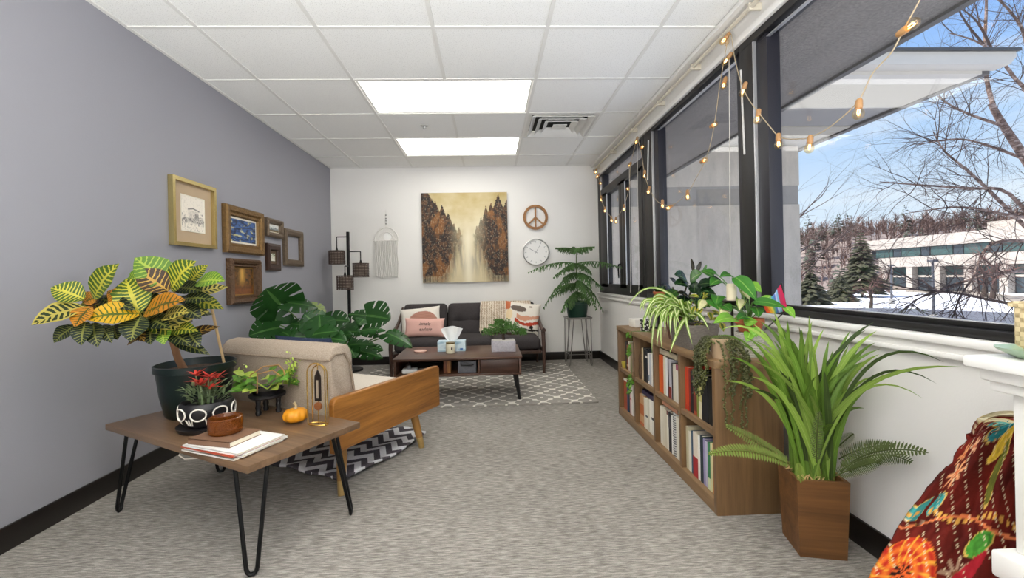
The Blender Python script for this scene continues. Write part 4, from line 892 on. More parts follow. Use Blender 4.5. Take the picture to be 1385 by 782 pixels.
# black riser with succulents and a copper hoop
RS = (-1.045, 2.085, TT)
RT = thing('plant_riser', 'small black three-legged wooden riser holding a trailing green plant', 'plant stand', RS)
MB().lathe([(0, .075), (.072, .075), (.078, .081), (.078, .09), (.072, .094), (0, .094)], RS, 32).build('top', m_blkc, RT, True)
for k in range(3):
    a = 2 * PI * k / 3 - 2.0; c = (RS[0] + .048 * math.cos(a), RS[1] + .048 * math.sin(a), TT); MB().lathe([(.011, 0), (.014, .012), (.010, .02), (.013, .035), (.010, .05), (.013, .075)], c, 12).build('leg', m_blkc, RT, True)
SP = thing('trailing_plant', 'light green trailing plant in a shallow black dish on the black riser', 'potted plant', (RS[0], RS[1], TT + .094))
MB().lathe([(0, 0), (.06, 0), (.07, .018), (.066, .02), (.06, .012), (0, .012)], (RS[0], RS[1], TT + .094), 28).build('dish', m_blkc, SP, True)
m_lg = leafmat('fresh_small_leaf', '#5f8f32', '#8fb648', 'spine', rand=.35); m_lg2 = leafmat('pale_lime_leaf', '#a3b64c', '#c3cf72', 'spine', rand=.25); rng = random.Random(9)
zt = TT + .11
for k in range(46):
    a = rng.uniform(0, 2 * PI); r = .03 + .07 * rng.random() ** .7; q = Vector((RS[0] + r * math.cos(a) * 1.15, RS[1] + r * math.sin(a) * .8, zt + rng.uniform(.005, .075) - .25 * max(0, r - .07))); d = Vector((math.cos(a) + rng.gauss(0, .4), math.sin(a) + rng.gauss(0, .4) - .3, rng.uniform(-.3, .6))).normalized()
    MB().leaf(q, q + d * rng.uniform(.04, .06), rng.uniform(.03, .042), up=(0, -.6, .8), bend=.06, seg=5).build('leaf', m_lg if rng.random() < .7 else m_lg2, SP, True, 60)
sp = MB()
for (c0, n_) in (((RS[0] + .105, RS[1] + .02, zt + .085), 60), ((RS[0] - .115, RS[1] - .0, zt + .055), 30)):
    for k in range(n_):
        q = Vector(c0) + Vector((rng.gauss(0, .016), rng.gauss(0, .014), rng.gauss(0, .03))); d = Vector((rng.gauss(0, 1), rng.gauss(0, 1), rng.gauss(.3, 1))).normalized(); sp.leaf(q, q + d * .02, .009, bend=.05, seg=3)
    sp.tube([(RS[0], RS[1], zt), Vector((RS[0], RS[1], zt)).lerp(Vector(c0), .6) + Vector((0, 0, .01)), c0], [.003, .003, .002], 5)
o = sp.build('fuzzy_sprigs', m_lg2, SP, True); o['kind'] = 'stuff'
hx = MB(); hc = Vector((RS[0] + .005, RS[1] - .02, zt)); hx.tube([hc + Vector(p) for p in ((-.09, 0, -.0), (-.075, .01, .07), (-.02, .02, .105), (.05, .02, .11), (.08, .0, .09), (.1, -.02, .05))], .003, 6); hx.tube([hc + Vector(p) for p in ((-.01, -.06, .0), (-.01, -.055, .085), (.055, -.05, .1), (.08, -.03, .07))], .003, 6); hx.build('copper_hoop', plain('copper_wire', '#c79a63', .35, .7), SP, True)
# pumpkin
PU = (-.848, 1.925, TT)
PK_ = thing('pumpkin', 'small orange ribbed pumpkin on the side table', 'pumpkin', PU)
vs = MB(); n_, mseg = 48, 14
def pumpP(u, v):
    a = 2 * PI * u; e = -PI / 2 + PI * v; rib = 1 - .10 * abs(math.cos(a * 4.5)) ** 6 - .03; r = .053 * math.cos(e) ** .75 * rib if math.cos(e) > 1e-4 else 0; return (PU[0] + r * math.cos(a), PU[1] + r * math.sin(a), TT + .032 + .032 * math.sin(e) * (.82 + .18 * math.cos(e)))
vs.grid(pumpP, n_, mseg); vs.build('body', plain('pumpkin_orange', '#d98f16', .45, var=.2, scale=30), PK_, True, 60)
MB().tube([(PU[0], PU[1], TT + .058), (PU[0] + .003, PU[1], TT + .072), (PU[0] - .006, PU[1] - .002, TT + .086)], [.008, .005, .007], 8).build('stalk', plain('dry_stalk', '#b7a27a', .9), PK_, True)
# brass arch ornament
OR = (-.735, 1.885, TT); ORt = thing('arch_ornament', 'slim gold wire arch with dark slot and wooden disc, at the table corner', 'ornament', OR, -.25)
m_gold = plain('brass_wire', '#c9a257', .25, .9, var=.05)
def arch(w_, h_, y, n=14): return [(-w_, y, 0), (-w_, y, h_ - w_)] + [(w_ * math.cos(PI - PI * k / n), y, h_ - w_ + w_ * math.sin(PI * k / n)) for k in range(1, n)] + [(w_, y, h_ - w_), (w_, y, 0)]
mb = MB(); mb.tube(arch(.042, .262, -.012), .0028, 6); mb.tube(arch(.036, .25, .012), .0028, 6); mb.tube([(.042 * math.cos(2 * PI * k / 24), .02 * math.sin(2 * PI * k / 24), .003) for k in range(24)], .003, 6, closed=True); mb.build('wire_arch', m_gold, ORt)
mb = MB(); mb.prism([(-.014, .10), (.014, .10), (.014, .19), (.013, .205), (.0, .232), (-.013, .205), (-.014, .19)], -.003, .003); mb.build('slot_plate', plain('dark_bronze', '#241a15', .4, .4), ORt)
MB().bb((-.005, -.0045, .112), (.005, -.003, .188)).build('slot', plain('pale_slot', '#9b8a76', .6), ORt); MB().lathe([(0, -.004), (.017, -.004), (.018, 0), (.017, .004), (0, .004)], (0, 0, .078), 24, axis='Y').build('disc', wood('mahogany', '#5a2f16', '#8c5226', 0), ORt)
mb = MB(); mb.tube([(0, 0, .232), (0, 0, .256)], .002, 6); mb.tube([(0, 0, .10), (0, 0, .003)], .002, 6); mb.build('rod', m_gold, ORt)

# ================================================================= monstera behind the armchair
MP = (-1.30, 3.62, .012)
MO = thing('monstera', 'large split-leaved monstera in a dark pot behind the armchair', 'potted plant', MP)
MB().lathe([(0, 0), (.12, 0), (.13, .01), (.165, .26), (.172, .28), (.16, .28), (.15, .25), (0, .25)], MP, 32).build('pot', plain('dark_grey_pot', '#26282a', .5), MO, True)
MB().lathe([(0, .252), (.14, .252), (.152, .249)][::-1], MP, 24).build('soil', m_soil, MO, True)
m_mon = leafmat('monstera_green', '#274f22', '#5f8a48', 'spine', rough=.3, rand=.3); m_mon2 = leafmat('monstera_pale', '#8a9a5e', '#b9c08a', 'spine', rand=.2); m_stem = plain('green_petiole', '#5a7f3c', .5, var=.2)
def split_leaf(base, tip, width_, up, lobes=6, bend=.08, seg_per=6, gap=.30, fold=.18):
    """heart-shaped blade with deep cuts between its lobes"""
    width = width_ * .74; b_, t_ = Vector(base), Vector(tip); d = t_ - b_; L = d.length; dn = d / L; up = Vector(up); sd = dn.cross(up).normalized(); nm = sd.cross(dn).normalized(); mb = MB(); vs = []; us = []; fs = []
    N = lobes * seg_per
    def hw(x): return width / 2 * (math.sin(PI * min(1, (x * .93 + .07)) ** .62)) ** .8
    def pos(x, a, side):
        back = .30 * a * (1 - x) * (1 - smoothstep(0, .35, x)) - .16 * a * x * (1 - x)
        q = b_ + dn * (L * (x - back * (width / L))) + nm * (bend * L * 4 * x * (1 - x) * .5 - bend * L * a * a * .9) + sd * (side * a * hw(x)); q += nm * fold * a * width * .2
        return q
    for side in (-1, 1):
        o = len(vs)
        A = (0, .46, .72, .88, 1.0)
        for i in range(N + 1):
            x = i / N
            for a in A: vs.append(pos(x, a, side)); us.append((x, .5 + .5 * side * a))
        for i in range(N):
            ph = (i % seg_per) / seg_per; cut = ph >= 1 - gap - .01 and i < N - seg_per * .6
            for j in range(len(A) - 1):
                if cut and j >= 1: continue
                q = (o + i * 5 + j, o + i * 5 + j + 1, o + (i + 1) * 5 + j + 1, o + (i + 1) * 5 + j); fs.append(q if side > 0 else tuple(reversed(q)))
    mb.add(vs, fs, 0, us); return mb
U1 = (.1, -.75, .65)
ML = [((-1.576,3.350,0.837), (-1.624,3.250,0.954), .46, (.1, -.95, .3), 0), ((-1.514,3.350,0.843), (-1.327,3.450,0.789), .28, (.1, -.5, .85), 0), ((-1.375,3.450,0.805), (-1.269,3.450,0.758), .14, (0, -.6, .8), 1), ((-1.608,3.400,0.677), (-1.720,3.350,0.827), .30, (.3, -.9, .2), 0), ((-1.584,3.350,0.658), (-1.726,3.200,0.619), .34, U1, 0), ((-1.534,3.300,0.629), (-1.412,3.200,0.592), .18, U1, 0), ((-1.290,3.300,0.675), (-1.377,3.300,0.762), .26, (.1, -.9, .3), 0), ((-1.225,3.200,0.656), (-1.242,3.250,0.756), .28, (0, -.9, .4), 0), ((-1.215,3.300,0.706), (-1.026,3.250,0.702), .24, U1, 0), ((-0.964,3.500,0.716), (-1.120,3.500,0.733), .16, (.1, -.7, .7), 0), ((-0.974,3.500,0.721), (-0.767,3.400,0.695), .36, (.1, -.85, .5), 0), ((-0.979,3.500,0.706), (-1.011,3.400,0.657), .16, U1, 0), ((-1.002,3.400,0.608), (-0.784,3.300,0.627), .15, (.1, -.5, .85), 0), ((-0.963,3.400,0.617), (-0.834,3.300,0.577), .12, U1, 0),
      ((-1.307,3.200,0.608), (-1.064,3.100,0.646), .26, U1, 0), ((-1.234,3.150,0.603), (-1.003,3.100,0.577), .28, U1, 0), ((-1.218,3.300,0.573), (-0.994,3.200,0.609), .22, U1, 0), ((-1.512,3.400,0.679), (-1.337,3.300,0.657), .17, U1, 0), ((-0.789,3.400,0.588), (-0.579,3.250,0.502), .20, (.3, -.6, .7), 0), ((-0.779,3.400,0.568), (-0.672,3.400,0.580), .14, U1, 0), ((-1.018,3.200,0.536), (-0.805,3.100,0.545), .14, U1, 0), ((-0.970,3.250,0.484), (-0.770,3.150,0.445), .14, U1, 0), ((-1.036,3.200,0.536), (-0.944,3.100,0.459), .22, (.4, -.85, .2), 0), ((-1.348,3.300,0.586), (-1.452,3.200,0.602), .2, U1, 0), ((-1.157,3.400,0.607), (-0.973,3.300,0.614), .22, U1, 0), ((-1.508,3.500,0.604), (-1.389,3.400,0.564), .22, U1, 0), ((-0.909,3.300,0.498), (-0.781,3.200,0.492), .12, U1, 0), ((-1.090,3.500,0.664), (-1.031,3.400,0.623), .18, (.3, -.9, .2), 0), ((-1.752,3.400,0.642), (-1.618,3.300,0.603), .2, U1, 0)]
for b_, t_, w_, up, k in ML: split_leaf(b_, t_, w_ * 1.12, up, 4 if w_ < .2 else 5).build('leaf', m_mon2 if k else m_mon, MO, True, 60)
root = Vector((MP[0], MP[1], MP[2] + .25))
for i, (b_, t_, w_, up, k) in enumerate(ML):
    if i in (1, 2): continue
    q = Vector(b_); r0 = root + Vector((.02 * math.cos(i), .02 * math.sin(i), 0)); md = r0.lerp(q, .5) + Vector((0, .05, .10)); MB().tube(bez(r0, md, q, 8), [.009 - .0006 * j for j in range(9)], 6).build('petiole', m_stem, MO, True)

# ================================================================= floor lamp with three woven shades
LX, LY = -1.565, 4.95
FL = thing('floor_lamp', 'black floor lamp with three hanging woven rattan shades in the far left corner', 'floor lamp', (LX, LY, 0))
m_lblk = plain('matt_black_metal', '#171413', .45, .4)
MB().lathe([(0, 0), (.13, 0), (.135, .01), (.13, .022), (.02, .03), (0, .03)], (LX, LY, 0), 32).build('base', m_lblk, FL, True)
MB().bb((LX - .015, LY - .015, .03), (LX + .015, LY + .015, 1.545), bev=.003).build('pole', m_lblk, FL, True)
m_rat = plain('brown_rattan', '#54443c', .8, var=.4, scale=60)
for i, (dx, dy, za, zt_, zb_) in enumerate(((-.125, -.0, 1.49, 1.335, 1.19), (.135, 0, 1.325, 1.19, 1.04), (-.0, -.125, 1.16, 1.055, .905))):
    arm = MB(); arm.tube([(LX, LY, za), (LX + dx * .97, LY + dy * .97, za), (LX + dx, LY + dy, za - .005), (LX + dx, LY + dy, zt_ + .02)], .006, 8); arm.lathe([(.012, 0), (.014, .02), (.007, .05), (0, .05)], (LX + dx, LY + dy, zt_ - .01), 12); arm.build('lamp_arm', m_lblk, FL, True)
    sh = MB(); nR = 11
    for k in range(nR):
        z = zb_ + (zt_ - zb_) * k / (nR - 1); sh.tube([(LX + dx + .085 * math.cos(a) * (1 + .012 * math.sin(8 * a + k * PI)), LY + dy + .085 * math.sin(a) * (1 + .012 * math.sin(8 * a + k * PI)), z) for a in [2 * PI * j / 48 for j in range(48)]], .0042, 5, closed=True)
    for j in range(16): a = 2 * PI * j / 16; sh.tube([(LX + dx + .085 * math.cos(a), LY + dy + .085 * math.sin(a), zb_), (LX + dx + .085 * math.cos(a), LY + dy + .085 * math.sin(a), zt_)], .003, 5)
    s = sh.build('lamp_shade', m_rat, FL, True); MB().lathe([(.07, 0), (.07, zt_ - zb_ - .02)], (LX + dx, LY + dy, zb_ + .01), 24).build('shade_lining', plain('cream_lining', '#a79788', .9), s, True)
    MB().lathe([(0, 0), (.02, .006), (.026, .025), (.018, .045), (.01, .06)], (LX + dx, LY + dy, zb_ + .05), 16).build('bulb', plain('frosted_bulb', '#efe9dc', .3), FL, True)

# ================================================================= things on the back wall
yb = YB - .002
PT = thing('painting', 'large square canvas of gold and brown trees mirrored in a river, on the white wall', 'painting', (-.278, yb, 1.48))
SPIRES = [(.04, 1.05, .13), (.16, .90, .085), (.24, .86, .07), (.31, .77, .07), (.37, .66, .07), (.43, .61, .06), (.48, .57, .05), (1.0, .92, .09), (.895, .97, .075), (.81, .88, .06), (.75, .84, .055), (.69, .72, .05), (.64, .63, .05), (.59, .58, .045)]
def f_paint(u, v):
    d = abs(u - .535) / .5; n = fbm(u * 30, v * 24, 1); n2 = fbm(u * 75, v * 60, 3); n3 = fbm(u * 5, v * 7, 7)
    top = max(h - max(0, abs(u - c) - .004) / w_ * .20 for c, h, w_ in SPIRES) + .018 * n2; top = max(top, .52 + .03 * n if .08 < d else 0)
    sky = lerp3(srgb('#bba878'), srgb('#d8ccaa'), smoothstep(1, .45, v) + .5 * n3)
    wat = lerp3(srgb('#cfc09a'), srgb('#a59a84'), smoothstep(-.15, .35, fbm(u * 26, v * 3, 9)) * smoothstep(.0, .25, v))
    base = lerp3(wat, sky, smoothstep(.40, .52, v)); base = lerp3(base, srgb('#e9dfc4'), math.exp(-(d / .10) ** 2) * smoothstep(.75, .45, v) * .9)
    bot = .42 - .47 * smoothstep(.08, .66, d); drip = fbm(u * 55, v * 2, 4)
    k = smoothstep(.10, .19, d + .04 * n) if v < top else 0
    if v < bot + .12: k *= smoothstep(bot - .22 + .25 * drip, bot + .10, v) * (.75 + .5 * drip)
    tree = lerp3(srgb('#211510'), srgb('#5a3a22'), smoothstep(-.25, .35, n)); tree = lerp3(tree, srgb('#8a5a2a'), smoothstep(.08, .42, fbm(u * 8, v * 4, 11)) * .8); tree = lerp3(tree, srgb('#7a6a52'), .5 * smoothstep(.55, .15, d))
    tree = lerp3(tree, srgb('#b7a88c'), smoothstep(.2, .5, n2) * .4 * smoothstep(top + .02, top - .12, v)); tree = lerp3(tree, srgb('#15100e'), smoothstep(.1, .4, fbm(u * 18, v * 9, 21)) * .7)
    return lerp3(base, tree, max(0, min(1, k)) * (.72 + .28 * smoothstep(.15, .5, d)))
def picture_grid(mb, fn, x0, x1, z0, z1, y, nx, ny, axis='Y'):
    if mb.c is None: mb.c = [(.5, .5, .5)] * len(mb.v)
    if axis == 'Y': mb.grid(lambda u, v: (x0 + (x1 - x0) * u, y, z0 + (z1 - z0) * v), nx, ny)
    else: mb.grid(lambda u, v: (y, x0 + (x1 - x0) * u, z0 + (z1 - z0) * v), nx, ny)
    mb.c += [fn(i / nx, j / ny) for i in range(nx + 1) for j in range(ny + 1)]
m_canvas = colattr('painted_canvas', .55, .3, 200, .4)
cv = MB(); picture_grid(cv, f_paint, -.785, .228, .955, 2.015, yb - .0335, 200, 208); cv.build('canvas', m_canvas, PT, True, 0)
MB().bb((-.785, yb - .033, .955), (.228, yb, 2.015), bev=.002).build('stretcher', plain('dark_canvas_edge', '#4a3a26', .8), PT, True)
PC = thing('peace_sign', 'round wooden peace sign on the white wall above the clock', 'wall ornament', (.565, yb, 1.712))
m_pw = wood('warm_peace_wood', '#6d4520', '#a8743c', 0, .45); pm = MB(); c = Vector((.565, yb - .014, 1.712))
def annulus(mb, c, r0, r1, th, n=48):
    vs = []
    for k in range(n):
        a = 2 * PI * k / n
        for r, y in ((r0, -th), (r1, -th), (r1, th), (r0, th)): vs.append((c[0] + r * math.cos(a), c[1] + y, c[2] + r * math.sin(a)))
    mb.add(vs, [(k * 4 + j, ((k + 1) % n) * 4 + j, ((k + 1) % n) * 4 + (j + 1) % 4, k * 4 + (j + 1) % 4) for k in range(n) for j in range(4)])
annulus(pm, c, .118, .148, .012); pm.build('ring', m_pw, PC, True)
pm = MB()
for a in (PI / 2, -PI / 2, -PI / 2 + .82, -PI / 2 - .82): d = Vector((math.cos(a), 0, math.sin(a))); pm.tube([c, c + d * .122], .0125, 4)
pm.build('spokes', m_pw, PC, True, 0)
CK = thing('wall_clock', 'round white clock with thin silver rim on the white wall below the peace sign', 'clock', (.562, yb, 1.296)); c = (.562, yb, 1.296)
MB().lathe([(0, 0), (.148, 0), (.158, .004), (.160, .03), (.153, .034), (.149, .026), (.149, .012)], c, 48, axis='Y').build('rim', plain('brushed_silver', '#b9b7b4', .3, .8), CK, True)
MB().lathe([(.1495, .012), (0, .0125)], c, 48, axis='Y').build('dial', plain('white_dial', '#eceae6', .6, var=.02), CK, True)
for k in range(12):
    a = k * PI / 6; r = .122; MB().box((c[0] + r * math.sin(a), c[1] - .0135, c[2] + r * math.cos(a)), (.006, .002, .018), M=Matrix.Rotation(a, 4, 'Y')).build('hour_mark', plain('grey_mark', '#a3a3a3', .6), CK, True)
for a, L, w_, nm in ((-1.05, .085, .008, 'hour_hand'), (-5.24, .0, 0, ''), (.55, .10, .005, 'minute_hand')):
    if not nm: continue
    d = Vector((math.sin(a), 0, math.cos(a))); q = Vector((c[0], c[1] - .016, c[2])); MB().tube([q - d * .02, q + d * L], [w_ / 2, w_ / 2], 4).build(nm, plain('grey_hand', '#8d8d8d', .5), CK, True)
# macrame rainbow hanging
MH = thing('macrame_hanging', 'white yarn hanging with half-round top and long fringe on the white wall', 'wall hanging', (-1.205, yb, 1.25))
m_yarn = fabric('white_yarn', '#d5d1ca', '#efece6', scale=300, bump=.6)
mc_ = Vector((-1.206, yb - .014, 1.465)); mm = MB(); mm.prism([(mc_.x + .137 * math.cos(PI * k / 24), mc_.z + .155 * math.sin(PI * k / 24)) for k in range(25)], yb - .012, yb - .004, 'XZ'); mm.build('felt_top', m_yarn, MH, True, 0)
mm = MB(); mm.tube([(mc_.x + .137 * math.cos(PI * k / 24), mc_.y, mc_.z + .155 * math.sin(PI * k / 24)) for k in range(25)], .007, 6); mm.tube([mc_ + Vector((-.15, 0, 0)), mc_ + Vector((.15, 0, 0))], .006, 6)
mm.tube([mc_ + Vector((.085 * math.cos(PI * k / 16) - .0, -.004, .095 * math.sin(PI * k / 16) + .006)) for k in range(17)], .005, 6); mm.build('yarn_edge', m_yarn, MH, True)
MB().lathe([(0, 0), (.042, .001), (.046, .006), (0, .01)], (mc_.x + .012, mc_.y + .008, mc_.z + .045), 24, axis='Y').build('shell_disc', plain('shiny_shell', '#f4f2ee', .15), MH, True)
rng = random.Random(3); 
for k in range(15):
    x = mc_.x - .128 + .256 * k / 14; L = .43 + rng.uniform(-.02, .015); MB().tube([(x + rng.gauss(0, .002) + .004 * math.sin(j * 1.3 + k), mc_.y - .002 - .003 * (k % 2), mc_.z - L * j / 8) for j in range(9)], [.0068] * 8 + [.0075], 6).build('fringe_strand', m_yarn, MH, True)
mm = MB(); mm.tube([mc_ + Vector((0, 0, .155)), mc_ + Vector((0, .01, .36))], .0022, 5); mm.build('cord', m_yarn, MH, True)
for z in (.20, .235, .262, .30): MB().lathe([(0, -.009), (.008, -.005), (.009, 0), (.008, .005), (0, .009)], mc_ + Vector((0, .002, z)), 10).build('bead', plain('grey_bead', '#8f8b86', .5), MH, True)

# ================================================================= framed pictures on the grey wall
m_gfr = plain('polished_gold_frame', '#bfae78', .25, .85, var=.06); m_ofr = plain('antique_gold_frame', '#7d5f36', .4, .5, var=.35, scale=60, bump=.8, bscale=90); m_dfr = plain('carved_dark_frame', '#5a4028', .5, .2, var=.45, scale=50, bump=1.0, bscale=80); m_sfr = plain('tarnished_silver_frame', '#6d5d4c', .45, .45, var=.4, scale=60, bump=.8, bscale=90); m_mfr = plain('dark_mahogany_frame', '#3b2418', .4, .1, var=.3, scale=40)
m_art = colattr('printed_art', .35, 0, 1, .4)
def frame(label, y0, y1, z0, z1, prof, mat, art=None, mat2=None, mat_w=0, nx=50, ny=56, cat='picture', inner=None, artlab=None):
    """prof: (distance in from the outer edge, height off the wall) steps of the moulding; the picture hangs on the left wall facing +X"""
    T = thing('picture_frame', label, cat, (XL, (y0 + y1) / 2, z0)); X0 = XL + .001; mb = MB(); vs = []
    pr = [(0, 0)] + list(prof) + [(prof[-1][0], 0)]
    for d, h in pr: vs += [(X0 + h, y0 + d, z0 + d), (X0 + h, y1 - d, z0 + d), (X0 + h, y1 - d, z1 - d), (X0 + h, y0 + d, z1 - d)]
    mb.add(vs, [(i * 4 + k, i * 4 + (k + 1) % 4, (i + 1) * 4 + (k + 1) % 4, (i + 1) * 4 + k) for i in range(len(pr) - 1) for k in range(4)]); mb.build('frame', mat, T, True, 25)
    d = prof[-1][0]
    if mat2: MB().bb((X0, y0 + d - .002, z0 + d - .002), (X0 + .006, y1 - d + .002, z1 - d + .002)).build('mat_board', mat2, T, True, 0)
    if art:
        a = MB(); q = d + mat_w; picture_grid(a, art, y1 - q, y0 + q, z0 + q, z1 - q, X0 + .0075, nx, ny, 'X'); a.f = [tuple(reversed(f)) for f in a.f]; a.f = [tuple(reversed(f)) for f in a.f]; a.build('print', m_art, T, True, 0)
        MB().bb((X0 + .001, y0 + q + .001, z0 + q + .001), (X0 + .0072, y1 - q - .001, z1 - q - .001)).build('backing', plain('print_backing', '#d8d0c0', .8), T, True, 0)
    if inner:
        MB()
        i_ = MB(); q = d + mat_w; vs = []
        for dd, h in ((-inner, .0), (-inner, .010), (0, .009), (0, 0)): vs += [(X0 + h, y0 + q + dd, z0 + q + dd), (X0 + h, y1 - q - dd, z0 + q + dd), (X0 + h, y1 - q - dd, z1 - q - dd), (X0 + h, y0 + q + dd, z1 - q - dd)]
        i_.add(vs, [(a * 4 + k, a * 4 + (k + 1) % 4, (a + 1) * 4 + (k + 1) % 4, (a + 1) * 4 + k) for a in range(3) for k in range(4)]); i_.build('inner_mat', plain('ivory_mat', '#e6dfce', .8), T, True, 0)
    return T
def f_sketch(u, v):      # u runs from the far side to the near side
    u = 1 - u; p = srgb('#efe6d8'); k = 0
    if .3 < u < .75 and .34 < v < .60: p = lerp3(p, srgb('#b8b0a6'), .4 + .5 * fbm(u * 20, v * 20))
    k = max(k, smoothstep(.55, .15, abs(v - .30) * 5) * (.5 + 1.2 * fbm(u * 14, v * 24, 2)))
    k = max(k, 1.2 * smoothstep(.03, .0, abs(v - .62 - .05 * (1 - abs(u - .5) * 4))) * (1 if .27 < u < .8 else 0))
    k = max(k, (1.4 * max(0, fbm(u * 18, v * 18, 5) - .12)) * (1 if v < .55 else .25)); 
    if .58 < u < .75 and .36 < v < .52: k = max(k, .6 + fbm(u * 30, v * 30))
    return lerp3(p, srgb('#3c3a40'), min(.85, max(0, k)))
def f_blue(u, v):        # plain generic swirl of blues and pale yellow
    a = fbm(u * 3, v * 3, 2) * 2.2; n = math.sin((u * 2.2 + v * 5 + a) * 4.2); c = lerp3(srgb('#16233f'), srgb('#3a63a0'), .5 + .5 * n); return lerp3(c, srgb('#cfc98c'), smoothstep(.18, .45, fbm(u * 4.5 + 3, v * 6, 8)) * .8)
def f_autumn(u, v):
    n = fbm(u * 10, v * 10, 1); c = lerp3(srgb('#3a2713'), srgb('#7d5220'), .5 + n); c = lerp3(c, srgb('#d9a64a'), math.exp(-((u - .55) / .12) ** 2) * smoothstep(.2, .7, v) * .9); return lerp3(c, srgb('#8a4a1e'), smoothstep(.45, .1, v) * .6)
def f_land(u, v): return lerp3(srgb('#5f7076'), srgb('#e3e4de'), smoothstep(.35, .75, v + .3 * fbm(u * 6, v * 6))) if v > .25 else srgb('#6b5b3e')
def f_green(u, v): return lerp3(srgb('#e2dfcf'), srgb('#5f7a48'), smoothstep(.0, .4, fbm(u * 5, v * 7) + (v - .6)))
frame('tall gold metal frame with beige mat and ink sketch, nearest on the grey wall', 2.612, 3.018, 1.228, 1.636, [(.0, .03), (.022, .03), (.024, .012)], m_gfr, f_sketch, plain('beige_mat', '#b7a083', .8, var=.05), .075, inner=.006)
frame('wide antique gold frame around a small blue abstract print', 3.12, 3.632, 1.215, 1.555, [(0, .03), (.012, .04), (.038, .036), (.05, .022), (.066, .024), (.074, .012)], m_ofr, f_blue, plain('ivory_mat', '#e6dfce', .8), .014)
frame('carved dark frame around a small autumn woodland scene, below the wide gold one', 3.155, 3.56, .845, 1.175, [(0, .034), (.014, .05), (.032, .042), (.04, .026), (.054, .03), (.062, .012)], m_dfr, f_autumn, plain('gold_slip', '#a8813f', .4, .5), .008)
frame('tiny silver-brown landscape frame, right of the wide gold one', 3.69, 3.975, 1.383, 1.537, [(0, .03), (.015, .04), (.035, .03), (.042, .012)], m_sfr, f_land, plain('ivory_mat', '#e6dfce', .8), .006, 30, 20)
frame('tiny dark upright frame with pale picture, under the tiny silver-brown one', 3.704, 3.936, 1.099, 1.327, [(0, .02), (.02, .03), (.05, .024), (.058, .012)], m_mfr, f_green, plain('dark_slip', '#5d4a36', .7), .024, 20, 24)
frame('empty weathered upright frame showing the bare wall inside, farthest on the grey wall', 4.01, 4.40, 1.147, 1.486, [(0, .025), (.02, .035), (.05, .028), (.06, .018)], m_sfr, cat='picture frame')

# ================================================================= Norfolk pine on its metal stand
NS = thing('plant_stand', 'thin metal plant stand with hairpin legs in the corner by the window', 'plant stand', (.985, 4.95, 0))
m_stand = plain('brushed_steel', '#8f8a86', .35, .8); sx0, sy0 = .985, 4.93
mb = MB(); mb.box((sx0, sy0, .525), (.27, .25, .012), bev=.003); mb.tube([(sx0 - .135, sy0 - .125, .535), (sx0 + .135, sy0 - .125, .535), (sx0 + .135, sy0 + .125, .535), (sx0 - .135, sy0 + .125, .535)], .007, 6, closed=True); mb.build('top', m_stand, NS, True)
for dx, dy in ((-1, -1), (1, -1), (1, 1), (-1, 1)):
    mb = MB(); q = Vector((sx0 + dx * .125, sy0 + dy * .115, .52)); f0 = Vector((sx0 + dx * .128, sy0 + dy * .12, .006)); q2 = q - Vector((dx * .06, 0, 0)); mb.tube([q, f0 + Vector((0, 0, .02)), f0, f0 - Vector((dx * .014, 0, -.02)), q2], .006, 6); mb.build('leg', m_stand, NS, True)
mb = MB(); mb.tube([(sx0 - .12, sy0 - .11, .13), (sx0 + .12, sy0 - .11, .13), (sx0 + .12, sy0 + .11, .13), (sx0 - .12, sy0 + .11, .13)], .004, 6, closed=True); mb.build('stretcher', m_stand, NS, True)
NP = thing('norfolk_pine', 'Norfolk pine with drooping branches in a green pot on the metal stand', 'potted plant', (.98, 4.92, .534))
MB().lathe([(0, 0), (.098, 0), (.105, .01), (.125, .15), (.135, .152), (.135, .182), (.128, .184), (.12, .165), (0, .165)], (.98, 4.92, .534), 32).build('pot', plain('bottle_green_plastic', '#123a2c', .4), NP, True)
MB().lathe([(.12, .166), (0, .168)], (.98, 4.92, .534), 24).build('soil', m_soil, NP, True)
tk = MB(); tk.tube([(.98, 4.92, .69), (0.989,4.920,0.869), (0.982,4.920,1.061), (0.985,4.920,1.320)], [.010, .008, .006, .004], 8); tk.build('trunk', plain('pine_stem', '#5a6b3c', .8), NP, True)
m_pine = plain('norfolk_green', '#45672e', .6, var=.35, scale=8, rand=.3); rng = random.Random(6)
def pine_branch(a, b_, sag, n=16, L=.06):
    mb = MB(); a, b_ = Vector(a), Vector(b_); md = (a + b_) / 2 + Vector((0, 0, sag)); S = bez(a, md, b_, n); mb.tube(S, [.006 - .004 * i / n for i in range(n + 1)], 5)
    for i in range(1, n + 1):
        d = (S[i] - S[i - 1]).normalized(); sd = d.cross(Vector((0, 0, 1))); sd = sd.normalized() if sd.length > 1e-3 else Vector((1, 0, 0)); k = math.sin(PI * min(1, .2 + .8 * i / n)) * .8 + .25
        for sg in (-1, 1):
            for r_ in range(2):
                e = S[i] + sd * sg * L * k * rng.uniform(.5, .9) + d * L * .5 * k * rng.uniform(.3, 1) - Vector((0, 0, L * k * rng.uniform(.4, 1.3))); m2 = S[i].lerp(e, .55) + Vector((0, 0, .008)); mb.tube([S[i], m2, e], [.004, .006, .002], 4)
    return mb
